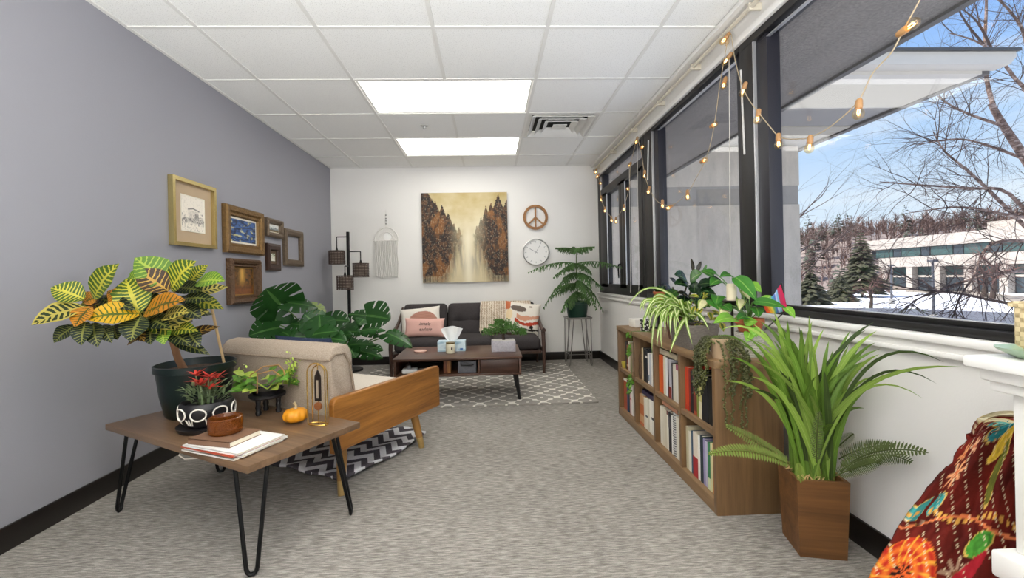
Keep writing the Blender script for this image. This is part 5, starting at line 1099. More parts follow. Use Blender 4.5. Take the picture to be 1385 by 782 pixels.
for a, b_, sg in [((0.985,4.920,1.301), (0.741,4.800,1.311), .02), ((0.985,4.920,1.301), (1.172,4.850,1.318), .02), ((0.985,4.920,1.307), (0.970,4.600,1.296), .0), ((0.985,4.920,1.307), (0.995,5.120,1.340), .0), ((0.982,4.920,1.138), (0.428,4.750,1.048), .10), ((0.982,4.920,1.138), (1.290,4.269,1.073), .08), ((0.982,4.920,1.138), (1.069,4.600,1.022), .06), ((0.982,4.920,1.138), (0.673,4.550,0.990), .06), ((0.982,4.920,1.138), (0.906,5.100,1.066), .05), ((0.979,4.920,1.033), (0.580,4.700,0.667), .14), ((0.979,4.920,1.033), (1.219,4.700,0.850), .10), ((0.979,4.920,1.033), (0.713,4.600,0.846), .12), ((0.985,4.920,1.013), (1.066,4.600,0.874), .1), ((0.987,4.920,0.946), (1.214,4.700,0.619), .14), ((0.987,4.920,0.946), (1.119,4.600,0.647), .12), ((0.987,4.920,0.946), (0.999,4.550,0.788), .1), ((0.990,4.920,0.908), (0.824,5.050,0.870), .05), ((0.989,4.920,0.831), (0.774,4.700,0.622), .08), ((0.988,4.920,0.812), (0.845,4.600,0.655), .1), ((0.988,4.920,0.812), (1.065,4.650,0.692), .08), ((0.989,4.920,0.869), (0.677,4.800,0.766), .1), ((0.984,4.920,1.234), (0.897,4.920,1.236), 0)][:21]:
    pine_branch(a, b_, sg).build('branch', m_pine, NP, True)

# ================================================================= bookcase with its books
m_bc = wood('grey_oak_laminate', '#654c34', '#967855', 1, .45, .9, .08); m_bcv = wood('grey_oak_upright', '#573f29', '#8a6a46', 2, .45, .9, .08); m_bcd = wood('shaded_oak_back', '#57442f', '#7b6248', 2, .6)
BX0, BX1, BY0, BY1, BZ = .912, 1.196, 1.762, 3.135, .634
BC = thing('bookcase', 'low oak-look bookcase of eight cubbies under the windows, filled with books', 'bookcase', ((BX0 + BX1) / 2, (BY0 + BY1) / 2, 0))
th = .026
MB().bb((BX0 - .004, BY0 - .004, BZ - .03), (BX1, BY1 + .004, BZ), bev=.002).build('top', m_bc, BC, True)
MB().bb((BX0, BY0 + th, 0), (BX1, BY1 - th, .054), bev=.002).build('base_board', m_bc, BC, True)
for nm, y in (('side_panel', BY0), ('side_panel', BY1 - th)): MB().bb((BX0, y, 0), (BX1, y + th, BZ - .03), bev=.001).build(nm, m_bcv, BC, True)
inner = (BY1 - BY0 - 2 * th); cw_ = (inner - 3 * th) / 4; cells = []
for k in range(4):
    a = BY1 - th - k * (cw_ + th); cells.append((a - cw_, a))       # k=0 is the farthest column
    if k < 3: MB().bb((BX0 + .004, a - cw_ - th, .054), (BX1 - .01, a - cw_, BZ - .03), bev=.001).build('divider', m_bcv, BC, True)
    MB().bb((BX0 + .004, a - cw_, .318), (BX1 - .01, a, .342), bev=.001).build('shelf', m_bc, BC, True)
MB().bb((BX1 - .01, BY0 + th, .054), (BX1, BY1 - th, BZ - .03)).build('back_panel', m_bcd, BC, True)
ORD = ['first', 'second', 'third', 'fourth', 'fifth', 'sixth', 'seventh', 'eighth', 'ninth', 'tenth', 'eleventh', 'twelfth', 'thirteenth', 'fourteenth']
COLN = ['far-end', 'second', 'third', 'nearest']
def standing_book(y_hi, w_, h, d, z, cov, label, group, band=None, kind='book', lean=0.0):
    """upright book, spine to the room (towards -X); y_hi is its far edge"""
    xs = BX0 + .022 + (.19 - d) * .12; y = y_hi - w_ / 2; B_ = thing('book', label, 'book', (xs + d / 2, y, z), 0, group); m = plain('cover' + cov, cov, .5, var=.1)
    mb = MB(); t_ = min(.0025, w_ * .15); mb.bb((-d / 2, -w_ / 2, 0), (d / 2, -w_ / 2 + t_, h)); mb.bb((-d / 2, w_ / 2 - t_, 0), (d / 2, w_ / 2, h)); mb.box((-d / 2 + .001, 0, h / 2), (.004, w_ - .0004, h), bev=min(.0015, w_ * .1), seg=1); mb.build('cover', m, B_)
    MB().bb((-d / 2 + .003, -w_ / 2 + t_, .003), (d / 2 - .003, w_ / 2 - t_, h - .004)).build('pages', plain('book_pages', '#e5dcc6', .9), B_)
    if band:
        for (a, c, cc) in band: MB().bb((-d / 2 - .0018, -w_ / 2 + .0003, h * a), (-d / 2 - .0004, w_ / 2 - .0003, h * c)).build('spine_band', plain('cover' + cc, cc, .5, var=.1), B_)
    if kind == 'spiral':
        q = MB()
        for i in range(18): q.tube([(-d / 2 - .006 * math.cos(a) + .0, .0 + .5 * w_ * math.sin(a), h * (.04 + .92 * i / 17)) for a in [2 * PI * k / 8 for k in range(8)]], .0016, 4, closed=True)
        q.build('spiral_binding', plain('black_wire', '#101010', .4), B_)
    return B_
def flat_lying(label, cov, c, size, z, group, rz=0):
    B_ = thing('book', label, 'book', (c[0], c[1], z), rz, group); d, w_, h = size
    mb = MB(); mb.bb((-d / 2, -w_ / 2, 0), (d / 2, w_ / 2, h * .1)); mb.bb((-d / 2, -w_ / 2, h * .9), (d / 2, w_ / 2, h)); mb.bb((-d / 2, -w_ / 2, 0), (-d / 2 + .003, w_ / 2, h)); mb.build('cover', plain('cover' + cov, cov, .5, var=.1), B_)
    MB().bb((-d / 2 + .003, -w_ / 2 + .002, h * .1), (d / 2 - .003, w_ / 2 - .002, h * .9)).build('pages', plain('book_pages', '#e5dcc6', .9), B_); return B_
SHELF = {  # (column, row): list of (width, height, depth, colour, colour word, band)
 (0, 1): [(.03, .19, .15, '#2e2724', 'dark brown', None), (.035, .17, .15, '#7a3a22', 'red-brown', [(.15, .22, '#c9a27a')]), (.022, .20, .16, '#d8cfc0', 'off-white', [(.7, .8, '#a05c3c')]), (.02, .195, .16, '#b9a58c', 'tan', None)],
 (0, 0): [(.07, .215, .17, '#a04a28', 'rust-red', [(.93, 1., '#e5dfd2')]), (.028, .21, .17, '#23507a', 'blue', None), (.03, .20, .16, '#1b1b1f', 'black', None), (.032, .195, .17, '#d7b9b4', 'pale pink', [(.5, .56, '#b45a5a')]), (.025, .2, .17, '#e4ded2', 'white', None)],
 (1, 1): [(.028, .20, .17, '#c9b48e', 'buff', None), (.036, .205, .17, '#17171b', 'black', None), (.032, .20, .17, '#1d222c', 'blue-black', [(.75, .82, '#d9d4c8')]), (.024, .185, .16, '#e6e2da', 'white', [(.1, .3, '#7d8792')]), (.026, .18, .16, '#b9bcc2', 'silver-grey', None), (.03, .19, .16, '#e9e5dc', 'ivory', None)],
 (1, 0): [(.075, .19, .17, '#cfa274', 'peach-and-orange', [(.35, .7, '#bf6a35'), (.0, .1, '#b9653a')]), (.03, .185, .17, '#d9d2be', 'cream', None), (.032, .19, .17, '#e3ddca', 'light cream', [(.4, .46, '#3a3a40')]), (.03, .195, .17, '#cfc8b2', 'greyish cream', None), (.034, .20, .17, '#ece7da', 'white', None), (.04, .2, .17, '#e4e0d6', 'ivory', [(.45, .52, '#3a3a44')])],
 (2, 1): [(.03, .205, .17, '#d9622a', 'orange', None), (.028, .21, .17, '#d2571f', 'deep orange', None), (.03, .21, .17, '#d8d0b6', 'cream', None), (.028, .205, .17, '#e4e4e2', 'white', None), (.012, .21, .17, '#1a1a1d', 'black', None), (.032, .205, .17, '#b9b7bd', 'grey with red foot', [(.0, .3, '#8a2f28')]), (.018, .19, .16, '#2a2528', 'dark brown', None), (.04, .19, .17, '#d6d0bc', 'oat-coloured', None), (.028, .195, .17, '#dcd4c8', 'pale', [(.86, 1., '#a5476a')])],
 (2, 0): [(.03, .21, .17, '#ddd6c4', 'cream', None), (.028, .215, .17, '#d2cab4', 'buff', None), (.03, .205, .17, '#cfc5ae', 'beige', None), (.022, .21, .17, '#e6e0d0', 'ivory', [(.9, 1., '#7a4038')]), (.035, .21, .17, '#1e1d20', 'black', [(.6, .9, '#4a464a')]), (.026, .205, .17, '#e8e5dd', 'white', None), (.03, .225, .175, '#d5d3cd', 'white spiral-bound', None), (.035, .215, .17, '#dfd9c8', 'off-white', None)],
 (3, 1): [(.036, .205, .17, '#cf4527', 'scarlet', [(.0, .12, '#c23a22')]), (.018, .2, .17, '#8a2a1e', 'dark red', None), (.028, .195, .17, '#1b1819', 'black', None), (.03, .19, .17, '#a8452c', 'brick-red', [(.1, .5, '#6d2a1e')]), (.022, .195, .17, '#7d8a3c', 'olive-green', None), (.026, .19, .17, '#c3bb7a', 'yellow-green', [(.0, .4, '#d8cfae')]), (.055, .205, .18, '#101218', 'thick black', None), (.035, .20, .17, '#161616', 'dull black', None), (.026, .205, .17, '#aeb3bb', 'silver-grey', [(.2, .5, '#2c2f38')])],
 (3, 0): [(.03, .205, .17, '#c8bf9e', 'khaki', None), (.028, .19, .17, '#dad3c0', 'cream', None), (.022, .2, .17, '#2c4f66', 'slate-blue', None), (.05, .205, .18, '#ddd2c0', 'cream with red foot', [(.0, .45, '#a8242a')]), (.02, .205, .17, '#e6e3da', 'white', None), (.03, .21, .17, '#22323c', 'dark teal', None), (.02, .205, .17, '#8d86a8', 'lavender', None), (.022, .20, .17, '#b3adc2', 'pale lilac', None), (.024, .205, .17, '#2f7a4e', 'emerald-green', [(.0, .25, '#c9cfa8')]), (.022, .21, .17, '#d8cf9e', 'pale yellow', None), (.018, .215, .17, '#c9803a', 'orange-yellow', None), (.016, .2, .17, '#8a2634', 'maroon', None), (.016, .2, .17, '#2c2c58', 'indigo', None)]}
for (k, r), L in SHELF.items():
    y0c, y1c = cells[k]; z = .342 if r else .054; free = (y1c - y0c) - sum(b_[0] + .001 for b_ in L); y = y1c - (.075 if (k, r) in ((0, 1), (1, 1)) else max(.004, min(.03, free * .3))); sc_ = 1.0
    tot = sum(b_[0] + .001 for b_ in L); sc_ = min(1.0, (y - y0c - .003) / tot)
    for i, (w_, h, d, cv, wd, bd) in enumerate(L):
        w2 = w_ * sc_; lb = '%s book, %s from the far side in the %s %s cubby' % (wd, ORD[i], COLN[k], 'upper' if r else 'lower')
        standing_book(y, w2, h, d, z + .0005, cv, lb, 'books in the bookcase', bd, 'spiral' if 'spiral' in wd else 'book'); y -= w2 + .001 * sc_
flat_lying('cream thick book lying flat on top of the books in the third upper cubby', '#cdbfa2', (BX0 + .10, (cells[2][0] + cells[2][1]) / 2 + .02, 0), (.15, .22, .032), .342 + .2135, 'books in the bookcase')
flat_lying('dark purple book lying flat on the books in the second lower cubby', '#33294a', (BX0 + .10, (cells[1][0] + cells[1][1]) / 2 - .02, 0), (.15, .23, .028), .054 + .203, 'books in the bookcase')
flat_lying('salmon-pink book lying flat on the books in the third lower cubby', '#cf9474', (BX0 + .095, (cells[2][0] + cells[2][1]) / 2 + .01, 0), (.14, .20, .022), .054 + .2275, 'books in the bookcase')
yp = thing('small_pot', 'tiny yellow-green pot standing before the books in the far-end upper cubby', 'pot', (.945, cells[0][1] - .038, .342)); MB().lathe([(0, 0), (.018, 0), (.025, .04), (.022, .042), (.018, .03), (0, .03)], yp.location, 18).build('pot', plain('mustard_glaze', '#b7a53c', .35), yp, True)
bp_ = thing('carved_owl', 'small brown carved figure standing at the far side of the second upper cubby', 'figurine', (.955, cells[1][1] - .04, .342)); MB().lathe([(0, 0), (.024, 0), (.028, .05), (.022, .09), (.026, .12), (.02, .15), (0, .158)], bp_.location, 18).build('body', plain('carved_brown', '#5a4330', .7, var=.4, scale=60, bump=.8), bp_, True)

# ================================================================= plants and things on top of the bookcase
WB = (1.03, 3.03, BZ); one(MB().box((WB[0], WB[1], BZ + .028), (.09, .10, .056), .1, bev=.004), 'white_box', plain('white_card', '#e2ddd2', .6), 'small white box at the far end of the bookcase top', 'box', WB, world=True)
PF = thing('photo_stand', 'small dark picture frame leaning at the far end of the bookcase top', 'picture frame', (1.09, 2.87, BZ)); mb = MB(); mb.box((1.09, 2.87, BZ + .06), (.012, .08, .115), .5, bev=.002); mb.build('frame', plain('dark_frame', '#221c18', .5), PF, True)
MB().box((1.0825, 2.866, BZ + .06), (.004, .05, .085), .5).build('print', plain('grey_print', '#8f8a84', .5, var=.5, scale=60), PF, True)
PP = thing('patterned_pot', 'small white cup with black pattern beside the white box', 'pot', (1.0, 2.80, BZ)); m_pat, t, out = newmat('black_white_pattern'); v = t.n('ShaderNodeTexVoronoi', Vector=t.obj(), Scale=60).outputs[0]; b = princ(t, out, Roughness=.4); t.t.links.new(t.mix(t.math('GREATER_THAN', v, .42), srgb('#ece8e0'), srgb('#1b1b1c')), b.inputs['Base Color'])
MB().lathe([(0, 0), (.03, 0), (.036, .07), (.033, .072), (.03, .05), (0, .05)], PP.location, 24).build('cup', m_pat, PP, True)
# spider plant in a grey trough
SPx, SPy = 1.0, 2.14
SPT = thing('spider_plant', 'spider plant with arching striped leaves in a grey trough on the bookcase', 'potted plant', (SPx, SPy, BZ))
gm = MB(); gm.add([(SPx + sx * a, SPy + sy * b_, BZ + z) for z, a, b_ in ((0, .06, .105), (.118, .072, .125), (.118, .062, .115), (.02, .05, .09)) for sx, sy in ((-1, -1), (1, -1), (1, 1), (-1, 1))], [(3, 2, 1, 0), (12, 13, 14, 15)] + [(i * 4 + k, i * 4 + (k + 1) % 4, (i + 1) * 4 + (k + 1) % 4, (i + 1) * 4 + k) for i in range(3) for k in range(4)]); gm.build('trough', fabric('grey_ribbed_ceramic', '#6d6660', '#857d75', .7, 60, .5, (1, 1, 4)), SPT, True, 0)
MB().bb((SPx - .062, SPy - .114, BZ + .09), (SPx + .062, SPy + .114, BZ + .10)).build('soil', m_soil, SPT, True)
m_spi = leafmat('spider_plant_blade', '#d9dfa8', '#7fa03e', 'stripe', vw=.42, rough=.4, rand=.2)
def bladeprof(x): return min(1, .55 + x * 1.5) * (1 - x ** 3) ** .8
def blade(base, peak, tip, w_, mat, parent, name='blade', seg=10, up=(-.4, -.6, .7)):
    b_, p, t_ = Vector(base), Vector(peak), Vector(tip); c = p * 2 - (b_ + t_) / 2
    return MB().leaf(b_, t_, w_, up=up, seg=seg, fold=.3, prof=bladeprof, ctrl=c).build(name, mat, parent, True, 60)
crown = Vector((SPx - .01, SPy + .02, BZ + .135))
for pk, tp_ in [((0.860,2.200,0.888), (0.739,2.100,0.739)) and (p, q) for p, q in [
    ((0.853,2.200,0.875), (0.748,2.130,0.736)), ((0.840,2.250,0.867), (0.765,2.220,0.798)), ((0.833,2.150,0.829), (0.769,2.100,0.721)), ((0.835,2.120,0.831), (0.749,2.020,0.625)), ((0.846,2.100,0.814), (0.796,2.020,0.644)), ((0.876,2.120,0.824), (0.831,2.060,0.712)), ((0.887,2.100,0.813), (0.849,2.040,0.709)), ((0.895,2.080,0.803), (0.861,2.000,0.688)), ((0.915,2.060,0.763), (0.814,1.980,0.626)), ((0.933,2.060,0.774), (0.934,2.000,0.663)), ((0.983,2.050,0.806), (1.002,1.980,0.735)), ((0.880,2.300,0.923), (0.720,2.280,0.826)), ((0.897,2.200,0.868), (0.871,2.100,0.835)), ((0.959,2.100,0.859), (0.961,2.050,0.833)), ((0.920,2.200,0.893), (0.900,2.100,0.840)), ((0.827,2.200,0.814), (0.756,2.140,0.722)), ((0.878,2.200,0.850), (0.812,2.140,0.757)), ((0.897,2.140,0.841), (0.852,2.080,0.739)), ((0.911,2.250,0.859), (0.794,2.200,0.777)), ((0.907,2.080,0.820), (0.862,2.020,0.722)), ((0.910,2.200,0.849), (0.810,2.100,0.690)), ((0.941,2.140,0.870), (0.934,2.060,0.786)), ((0.849,2.100,0.790), (0.777,2.030,0.654)), ((0.822,2.220,0.856), (0.782,2.200,0.808)), ((0.859,2.200,0.856), (0.785,2.150,0.769)), ((0.952,2.060,0.797), (0.974,2.020,0.794)), ((0.923,2.200,0.868), (0.851,2.150,0.810)), ((0.899,2.250,0.885), (0.822,2.220,0.844)), ((0.898,2.100,0.831), (0.882,2.000,0.747)), ((0.872,2.140,0.829), (0.813,2.080,0.740)), ((0.847,2.140,0.811), (0.782,2.080,0.682))]]:
    rng = random.Random(int(pk[0] * 1e4)); blade(crown + Vector((rng.gauss(0, .012), rng.gauss(0, .03), 0)), pk, tp_, rng.uniform(.016, .023), m_spi, SPT)
# rubber plant behind it
RPc = (1.06, 2.42, BZ)
RP = thing('rubber_plant', 'dark glossy-leaved rubber plant in a brown pot behind the spider plant', 'potted plant', RPc)
MB().lathe([(0, 0), (.06, 0), (.08, .11), (.084, .112), (.08, .124), (.072, .11), (0, .105)], RPc, 28).build('pot', plain('brown_clay', '#6d4a38', .7), RP, True); MB().lathe([(.073, .106), (0, .108)], RPc, 20).build('soil', m_soil, RP, True)
m_rub = leafmat('rubber_dark', '#1f3a1f', '#5a7a3c', 'spine', rough=.25, rand=.3); m_rub2 = leafmat('rubber_mid', '#3d6a2a', '#8fb05a', 'spine', rough=.28, rand=.2); m_rubr = leafmat('rubber_reddish', '#2c2a20', '#6d5a3c', 'spine', rough=.25, rand=.2)
top = (1.062,2.400,0.855); sb_ = MB(); root = (RPc[0], RPc[1], BZ + .1); stems = [((1.090,2.380,0.950)), ((1.128,2.360,0.949)), ((1.023,2.420,0.924)), ((1.166,2.340,0.922))]
for s_ in stems: sb_.tube(bez(root, Vector(root).lerp(Vector(s_), .6) + Vector((0, 0, .03)), s_, 6), [.007, .0065, .006, .0055, .005, .0045, .004], 6)
sb_.build('stem', plain('dark_stem', '#4a4030', .8), RP, True)
for a, b_, w_, m in [((1.080,2.360,0.954), (0.991,2.320,0.992), .075, 0), ((1.094,2.360,0.957), (1.135,2.300,0.997), .075, 1), ((1.125,2.340,0.933), (1.189,2.280,0.939), .06, 0), ((1.033,2.400,0.934), (0.989,2.380,0.976), .03, 2), ((1.008,2.400,0.904), (0.932,2.360,0.942), .04, 2), ((1.094,2.360,0.927), (0.981,2.300,0.943), .06, 0), ((1.104,2.320,0.878), (1.175,2.240,0.885), .075, 0), ((1.083,2.340,0.857), (0.985,2.280,0.898), .04, 2), ((1.113,2.360,0.886), (1.125,2.360,0.956), .05, 0), ((1.156,2.320,0.933), (1.221,2.260,0.948), .07, 0), ((1.211,2.320,0.974), (1.142,2.340,1.011), .04, 1), ((1.122,2.380,1.004), (1.122,2.400,1.082), .016, 2), ((1.133,2.360,1.003), (1.159,2.360,1.063), .018, 2), ((1.170,2.360,1.002), (1.190,2.360,1.044), .012, 1), ((1.051,2.420,0.902), (0.964,2.380,0.858), .05, 1), ((1.114,2.320,0.857), (1.129,2.220,0.818), .06, 1), ((1.065,2.360,0.877), (1.015,2.280,0.816), .05, 0), ((1.131,2.300,0.858), (1.055,2.200,0.821), .05, 0)]:
    MB().leaf(a, b_, w_ * 1.3, up=(-.1, -.7, .7), bend=.08, seg=7, fold=.2).build('leaf', (m_rub, m_rub2, m_rubr)[m], RP, True, 60)
# small variegated plant between the trough and the pothos
VPc = (1.10, 2.27, BZ)
VP = thing('variegated_plant', 'bushy variegated plant with small yellow-green leaves between the spider plant and the pothos', 'potted plant', VPc)
MB().lathe([(0, 0), (.042, 0), (.055, .08), (.05, .082), (.046, .07), (0, .068)], VPc, 24).build('pot', plain('brown_clay', '#6d4a38', .7), VP, True)
m_var = leafmat('variegated_leaf', '#5f7a2c', '#c2b84a', 'stripe', vw=.45, rough=.35, rand=.25); rng = random.Random(55); vs_ = MB()
for k in range(44):
    a = rng.uniform(0, 2 * PI); h = rng.uniform(.10, .27); r = .03 + .075 * rng.random(); q = Vector((VPc[0] - .02 + r * math.cos(a), VPc[1] - .03 + r * math.sin(a) * 1.5, BZ + h)); d = Vector((math.cos(a) * .6 + rng.gauss(0, .4) - .3, math.sin(a) * .6 + rng.gauss(0, .4) - .4, rng.uniform(-.7, .3))).normalized()
    MB().leaf(q, q + d * rng.uniform(.05, .075), rng.uniform(.022, .032), up=(-.2, -.5, .8), bend=.1, seg=5, fold=.2).build('leaf', m_var if k % 3 else m_rub2, VP, True, 60)
    if k % 4 == 0: vs_.tube(bez((VPc[0], VPc[1], BZ + .07), (VPc[0], VPc[1], BZ + h * .8), q, 5), .002, 5)
vs_.build('stem', m_stem, VP, True)
# terracotta pot on the far sill
TPc = (1.295, 3.30, .80)
FP = thing('potted_succulent', 'small green plant in a terracotta pot on the window ledge beyond the spider plant', 'potted plant', TPc)
m_terra = plain('terracotta', '#b5633c', .8, var=.15)
MB().lathe([(0, 0), (.034, 0), (.044, .05), (.05, .05), (.05, .066), (.044, .066), (.04, .055), (0, .055)], TPc, 24).build('pot', m_terra, FP, True)
fm = MB(); rng = random.Random(31)
for k in range(40): a = rng.uniform(0, 2 * PI); q = Vector(TPc) + Vector((.03 * math.cos(a), .03 * math.sin(a), .06)); fm.leaf(q, q + Vector((math.cos(a) * .03, math.sin(a) * .04, rng.uniform(.01, .06))), .018, seg=4)
o = fm.build('foliage', m_rub, FP, True); o['kind'] = 'stuff'
# schefflera-like variegated leaves and pothos from the terracotta pot in the white woven pot
WPc = (1.122, 1.862, BZ)
WP = thing('woven_planter', 'white woven round planter at the near end of the bookcase top', 'planter', WPc); m_wov, t, out = newmat('white_wicker'); o = t.obj(); wv = t.n('ShaderNodeTexWave', {'bands_direction': 'Z'}, Vector=o, Scale=55, Distortion=2).outputs[0]; w2 = t.n('ShaderNodeTexChecker', Vector=o, Scale=90).outputs[1]; f = t.math('MULTIPLY_ADD', w2, .3, wv); b = princ(t, out, Roughness=.8); t.t.links.new(t.ramp(f, [(.2, srgb('#b7b0a4')), (.8, srgb('#efeae0'))]), b.inputs['Base Color']); t.t.links.new(t.bump(f, .6, .005), b.inputs['Normal'])
MB().lathe([(0, 0), (.05, 0), (.056, .04), (.058, .10), (.054, .104), (.05, .095), (.048, .015), (0, .012)], WPc, 28).build('basket', m_wov, WP, True)
PTc = (WPc[0], WPc[1], BZ + .105)
PTh = thing('pothos', 'pothos with broad bright leaves in a terracotta pot set on the white woven planter', 'potted plant', PTc)
MB().lathe([(0, 0), (.042, 0), (.052, .036), (.058, .037), (.058, .058), (.052, .058), (.048, .045), (0, .045)], PTc, 28).build('pot', m_terra, PTh, True)
m_pot = leafmat('pothos_green', '#3f7a2c', '#8fb85a', 'spine', rough=.3, rand=.2); m_potl = leafmat('pothos_bright', '#7fb53e', '#c3dc7e', 'spine', rough=.3, rand=.15); m_potc = leafmat('pothos_cream', '#d8d3a2', '#9aa85e', 'stripe', vw=.7, rand=.1)
def heart(x): return math.sin(PI * min(1, (x * .95 + .05)) ** .62) ** .85
PLV = [((1.023,1.800,0.802), (0.900,1.740,0.793), .066, 1), ((1.052,1.840,0.976), (1.092,1.760,0.877), .07, 0), ((1.062,1.800,0.783), (1.108,1.780,0.791), .05, 1), ((1.093,1.780,0.873), (1.190,1.720,0.847), .05, 0), ((1.212,1.760,0.849), (1.223,1.720,0.807), .036, 1), ((1.070,1.900,0.982), (0.993,1.860,0.978), .05, 0), ((1.094,1.900,0.965), (1.129,1.880,0.953), .05, 1), ((1.122,1.860,0.946), (1.151,1.820,0.909), .05, 1), ((1.100,1.860,0.922), (1.097,1.820,0.882), .05, 2), ((1.056,2.000,0.988), (0.977,1.980,1.007), .04, 0), ((1.057,1.980,0.962), (0.990,1.940,0.939), .06, 0), ((1.020,1.980,0.876), (1.022,1.920,0.829), .07, 0), ((1.001,2.000,0.869), (0.946,1.960,0.828), .05, 2), ((1.049,1.980,0.892), (1.006,1.920,0.851), .06, 0), ((1.085,1.820,0.809), (1.019,1.780,0.799), .05, 0), ((1.116,1.800,0.846), (1.100,1.760,0.809), .05, 0), ((1.055,1.920,0.828), (1.000,1.880,0.816), .05, 2), ((1.161,1.820,0.870), (1.193,1.820,0.895), .04, 1), ((1.100,1.880,0.879), (1.065,1.840,0.834), .04, 2), ((1.039,1.920,0.851), (1.055,1.880,0.826), .05, 0), ((1.086,1.780,0.766), (1.082,1.750,0.730), .045, 1), ((1.075,1.780,0.746), (1.035,1.740,0.712), .045, 1)]
for a, b_, w_, m in PLV: MB().leaf(a, b_, w_, up=(-.25, -.65, .7), bend=.10, seg=8, fold=.18, prof=heart).build('leaf', (m_pot, m_potl, m_potc)[m], PTh, True, 60)
vm = MB(); r0 = Vector((PTc[0], PTc[1], PTc[2] + .05))
for a, b_, w_, m in PLV: q = Vector(a); vm.tube(bez(r0, r0.lerp(q, .5) + Vector((0, 0, .05)), q, 6), .0025, 5)
vm.build('vines', m_stem, PTh, True)
# rainbow flag on a little stick
FG = thing('rainbow_flag', 'small rainbow pride flag on a black stick at the near end of the bookcase', 'flag', (1.155, 1.80, BZ)) 
ft, fb_ = Vector((1.226,1.800,0.944)), Vector((1.245,1.800,0.833)); st_ = MB(); st_.tube([ft + (ft - fb_) * .03, fb_, Vector((1.15, 1.80, BZ + .12))], .003, 6); st_.build('flag_stick', plain('black_stick', '#16130f', .5), FG, True)
fcols = ['#d8442a', '#e0652a', '#e8a52e', '#e6cf52', '#7fae6a', '#4a8fae', '#5a6fb0', '#b9c7dc', '#7fb0cf', '#a8324f', '#b8204a']
fl = MB(); c0, c1 = Vector((1.122,1.780,0.883)), Vector((1.143,1.770,0.827)); nU = 33
def flagP(u, v):
    a = c0.lerp(ft, u) + Vector((0, 0, -.018 * math.sin(PI * u))); b2 = c1.lerp(fb_, u) + Vector((0, 0, -.008 * math.sin(PI * u))); q = a.lerp(b2, v); q.y += .006 * math.sin(u * 9 + v * 2); return tuple(q)
fl.grid(flagP, nU, 8); fl.c = []
for i in range(nU + 1):
    for j in range(9): fl.c.append(srgb(fcols[min(10, int(i / nU * 11))]))
k = fl.build('cloth', colattr('flag_cloth', .7), FG, True, 80); sm = k.modifiers.new('t', 'SOLIDIFY'); sm.thickness = .001
# candle on a tall stand
CSc = (1.06, 1.93, BZ)
CS = thing('candle_holder', 'cream pillar candle on a dark pedestal holder amid the bookcase plants', 'candle', CSc)
zt = Vector((1.084,1.930,0.868)).z; x0 = Vector((1.084,1.930,0.868)).x; MB().lathe([(0, 0), (.04, 0), (.04, .006), (.008, .014), (.006, .05), (.006, zt - BZ - .02), (.03, zt - BZ - .008), (.044, zt - BZ), (.04, zt - BZ + .004), (0, zt - BZ + .003)], (x0, 1.93, BZ), 20).build('holder', plain('dark_bronze', '#241a15', .4, .4), CS, True)
MB().lathe([(.022, 0), (.021, .07), (.018, .076), (0, .074)], (x0, 1.93, zt + .003), 20).build('candle', plain('cream_wax', '#e6d9b8', .5), CS, True); CS.location = (x0, 1.93, BZ); 
for ch in CS.children: ch.location = (CSc[0] - x0, 0, 0)
# ribbed white dish with dark slots
RDc = (1.055, 1.985, BZ)
RD = thing('ribbed_dish', 'low white dish with dark slots beneath the big bright pothos leaf', 'dish', RDc); MB().lathe([(0, 0), (.045, 0), (.05, .035), (.047, .036), (.042, .01), (0, .008)], RDc, 28).build('dish', plain('white_ceramic', '#e9e6e0', .3), RD, True)
sl = MB()
for k in range(18): a = 2 * PI * k / 18; sl.box((RDc[0] + .0485 * math.cos(a), RDc[1] + .0485 * math.sin(a), BZ + .018), (.004, .006, .022), a)
sl.build('slots', plain('dark_slots', '#22262c', .6), RD, True)
# trailing string plant at the front corner
TRc = (.985, 1.835, BZ)
TR = thing('trailing_string_plant', 'dark trailing succulent spilling over the near corner of the bookcase from a beige pot', 'potted plant', TRc)
MB().lathe([(0, 0), (.04, 0), (.05, .07), (.052, .085), (.047, .086), (.043, .07), (0, .068)], TRc, 24).build('pot', plain('beige_clay', '#b79c7c', .75), TR, True)
m_str = plain('string_leaf', '#4a4c20', .6, var=.5, scale=60, rand=.3); rng = random.Random(17)
beadv = [(1, 0, 0), (-1, 0, 0), (0, 1, 0), (0, -1, 0), (0, 0, 1.2), (0, 0, -1.2)]; beadf = [(0, 2, 4), (2, 1, 4), (1, 3, 4), (3, 0, 4), (2, 0, 5), (1, 2, 5), (3, 1, 5), (0, 3, 5)]
for k in range(26):
    side = k % 2; a = rng.random(); q0 = Vector(TRc) + Vector((rng.uniform(-.035, .035), rng.uniform(-.035, .035), .085))
    if side == 0: e = Vector((BX0 - .012 - rng.uniform(0, .02), 1.79 + .12 * a, BZ + .02)); zl = rng.uniform(.46, .57)
    else: e = Vector((.945 + .11 * a, BY0 - .014 - rng.uniform(0, .015), BZ + .02)); zl = rng.uniform(.47, .59) if k % 8 != 1 else .36
    pth = bez(q0, (q0 + e) / 2 + Vector((0, 0, .05)), e, 6) + [Vector((e.x + rng.gauss(0, .004), e.y + rng.gauss(0, .004), e.z + (zl - e.z) * j / 6)) for j in range(1, 7)]
    sm_ = MB(); sm_.tube(pth, .0016, 4)
    for i in range(len(pth) - 1):
        for j in range(5):
            q = pth[i].lerp(pth[i + 1], j / 5) + Vector((rng.gauss(0, .005), rng.gauss(0, .005), 0)); r = rng.uniform(.004, .0065); sm_.add([(q.x + v[0] * r, q.y + v[1] * r, q.z + v[2] * r) for v in beadv], beadf)
    sm_.build('strand', m_str, TR, True)
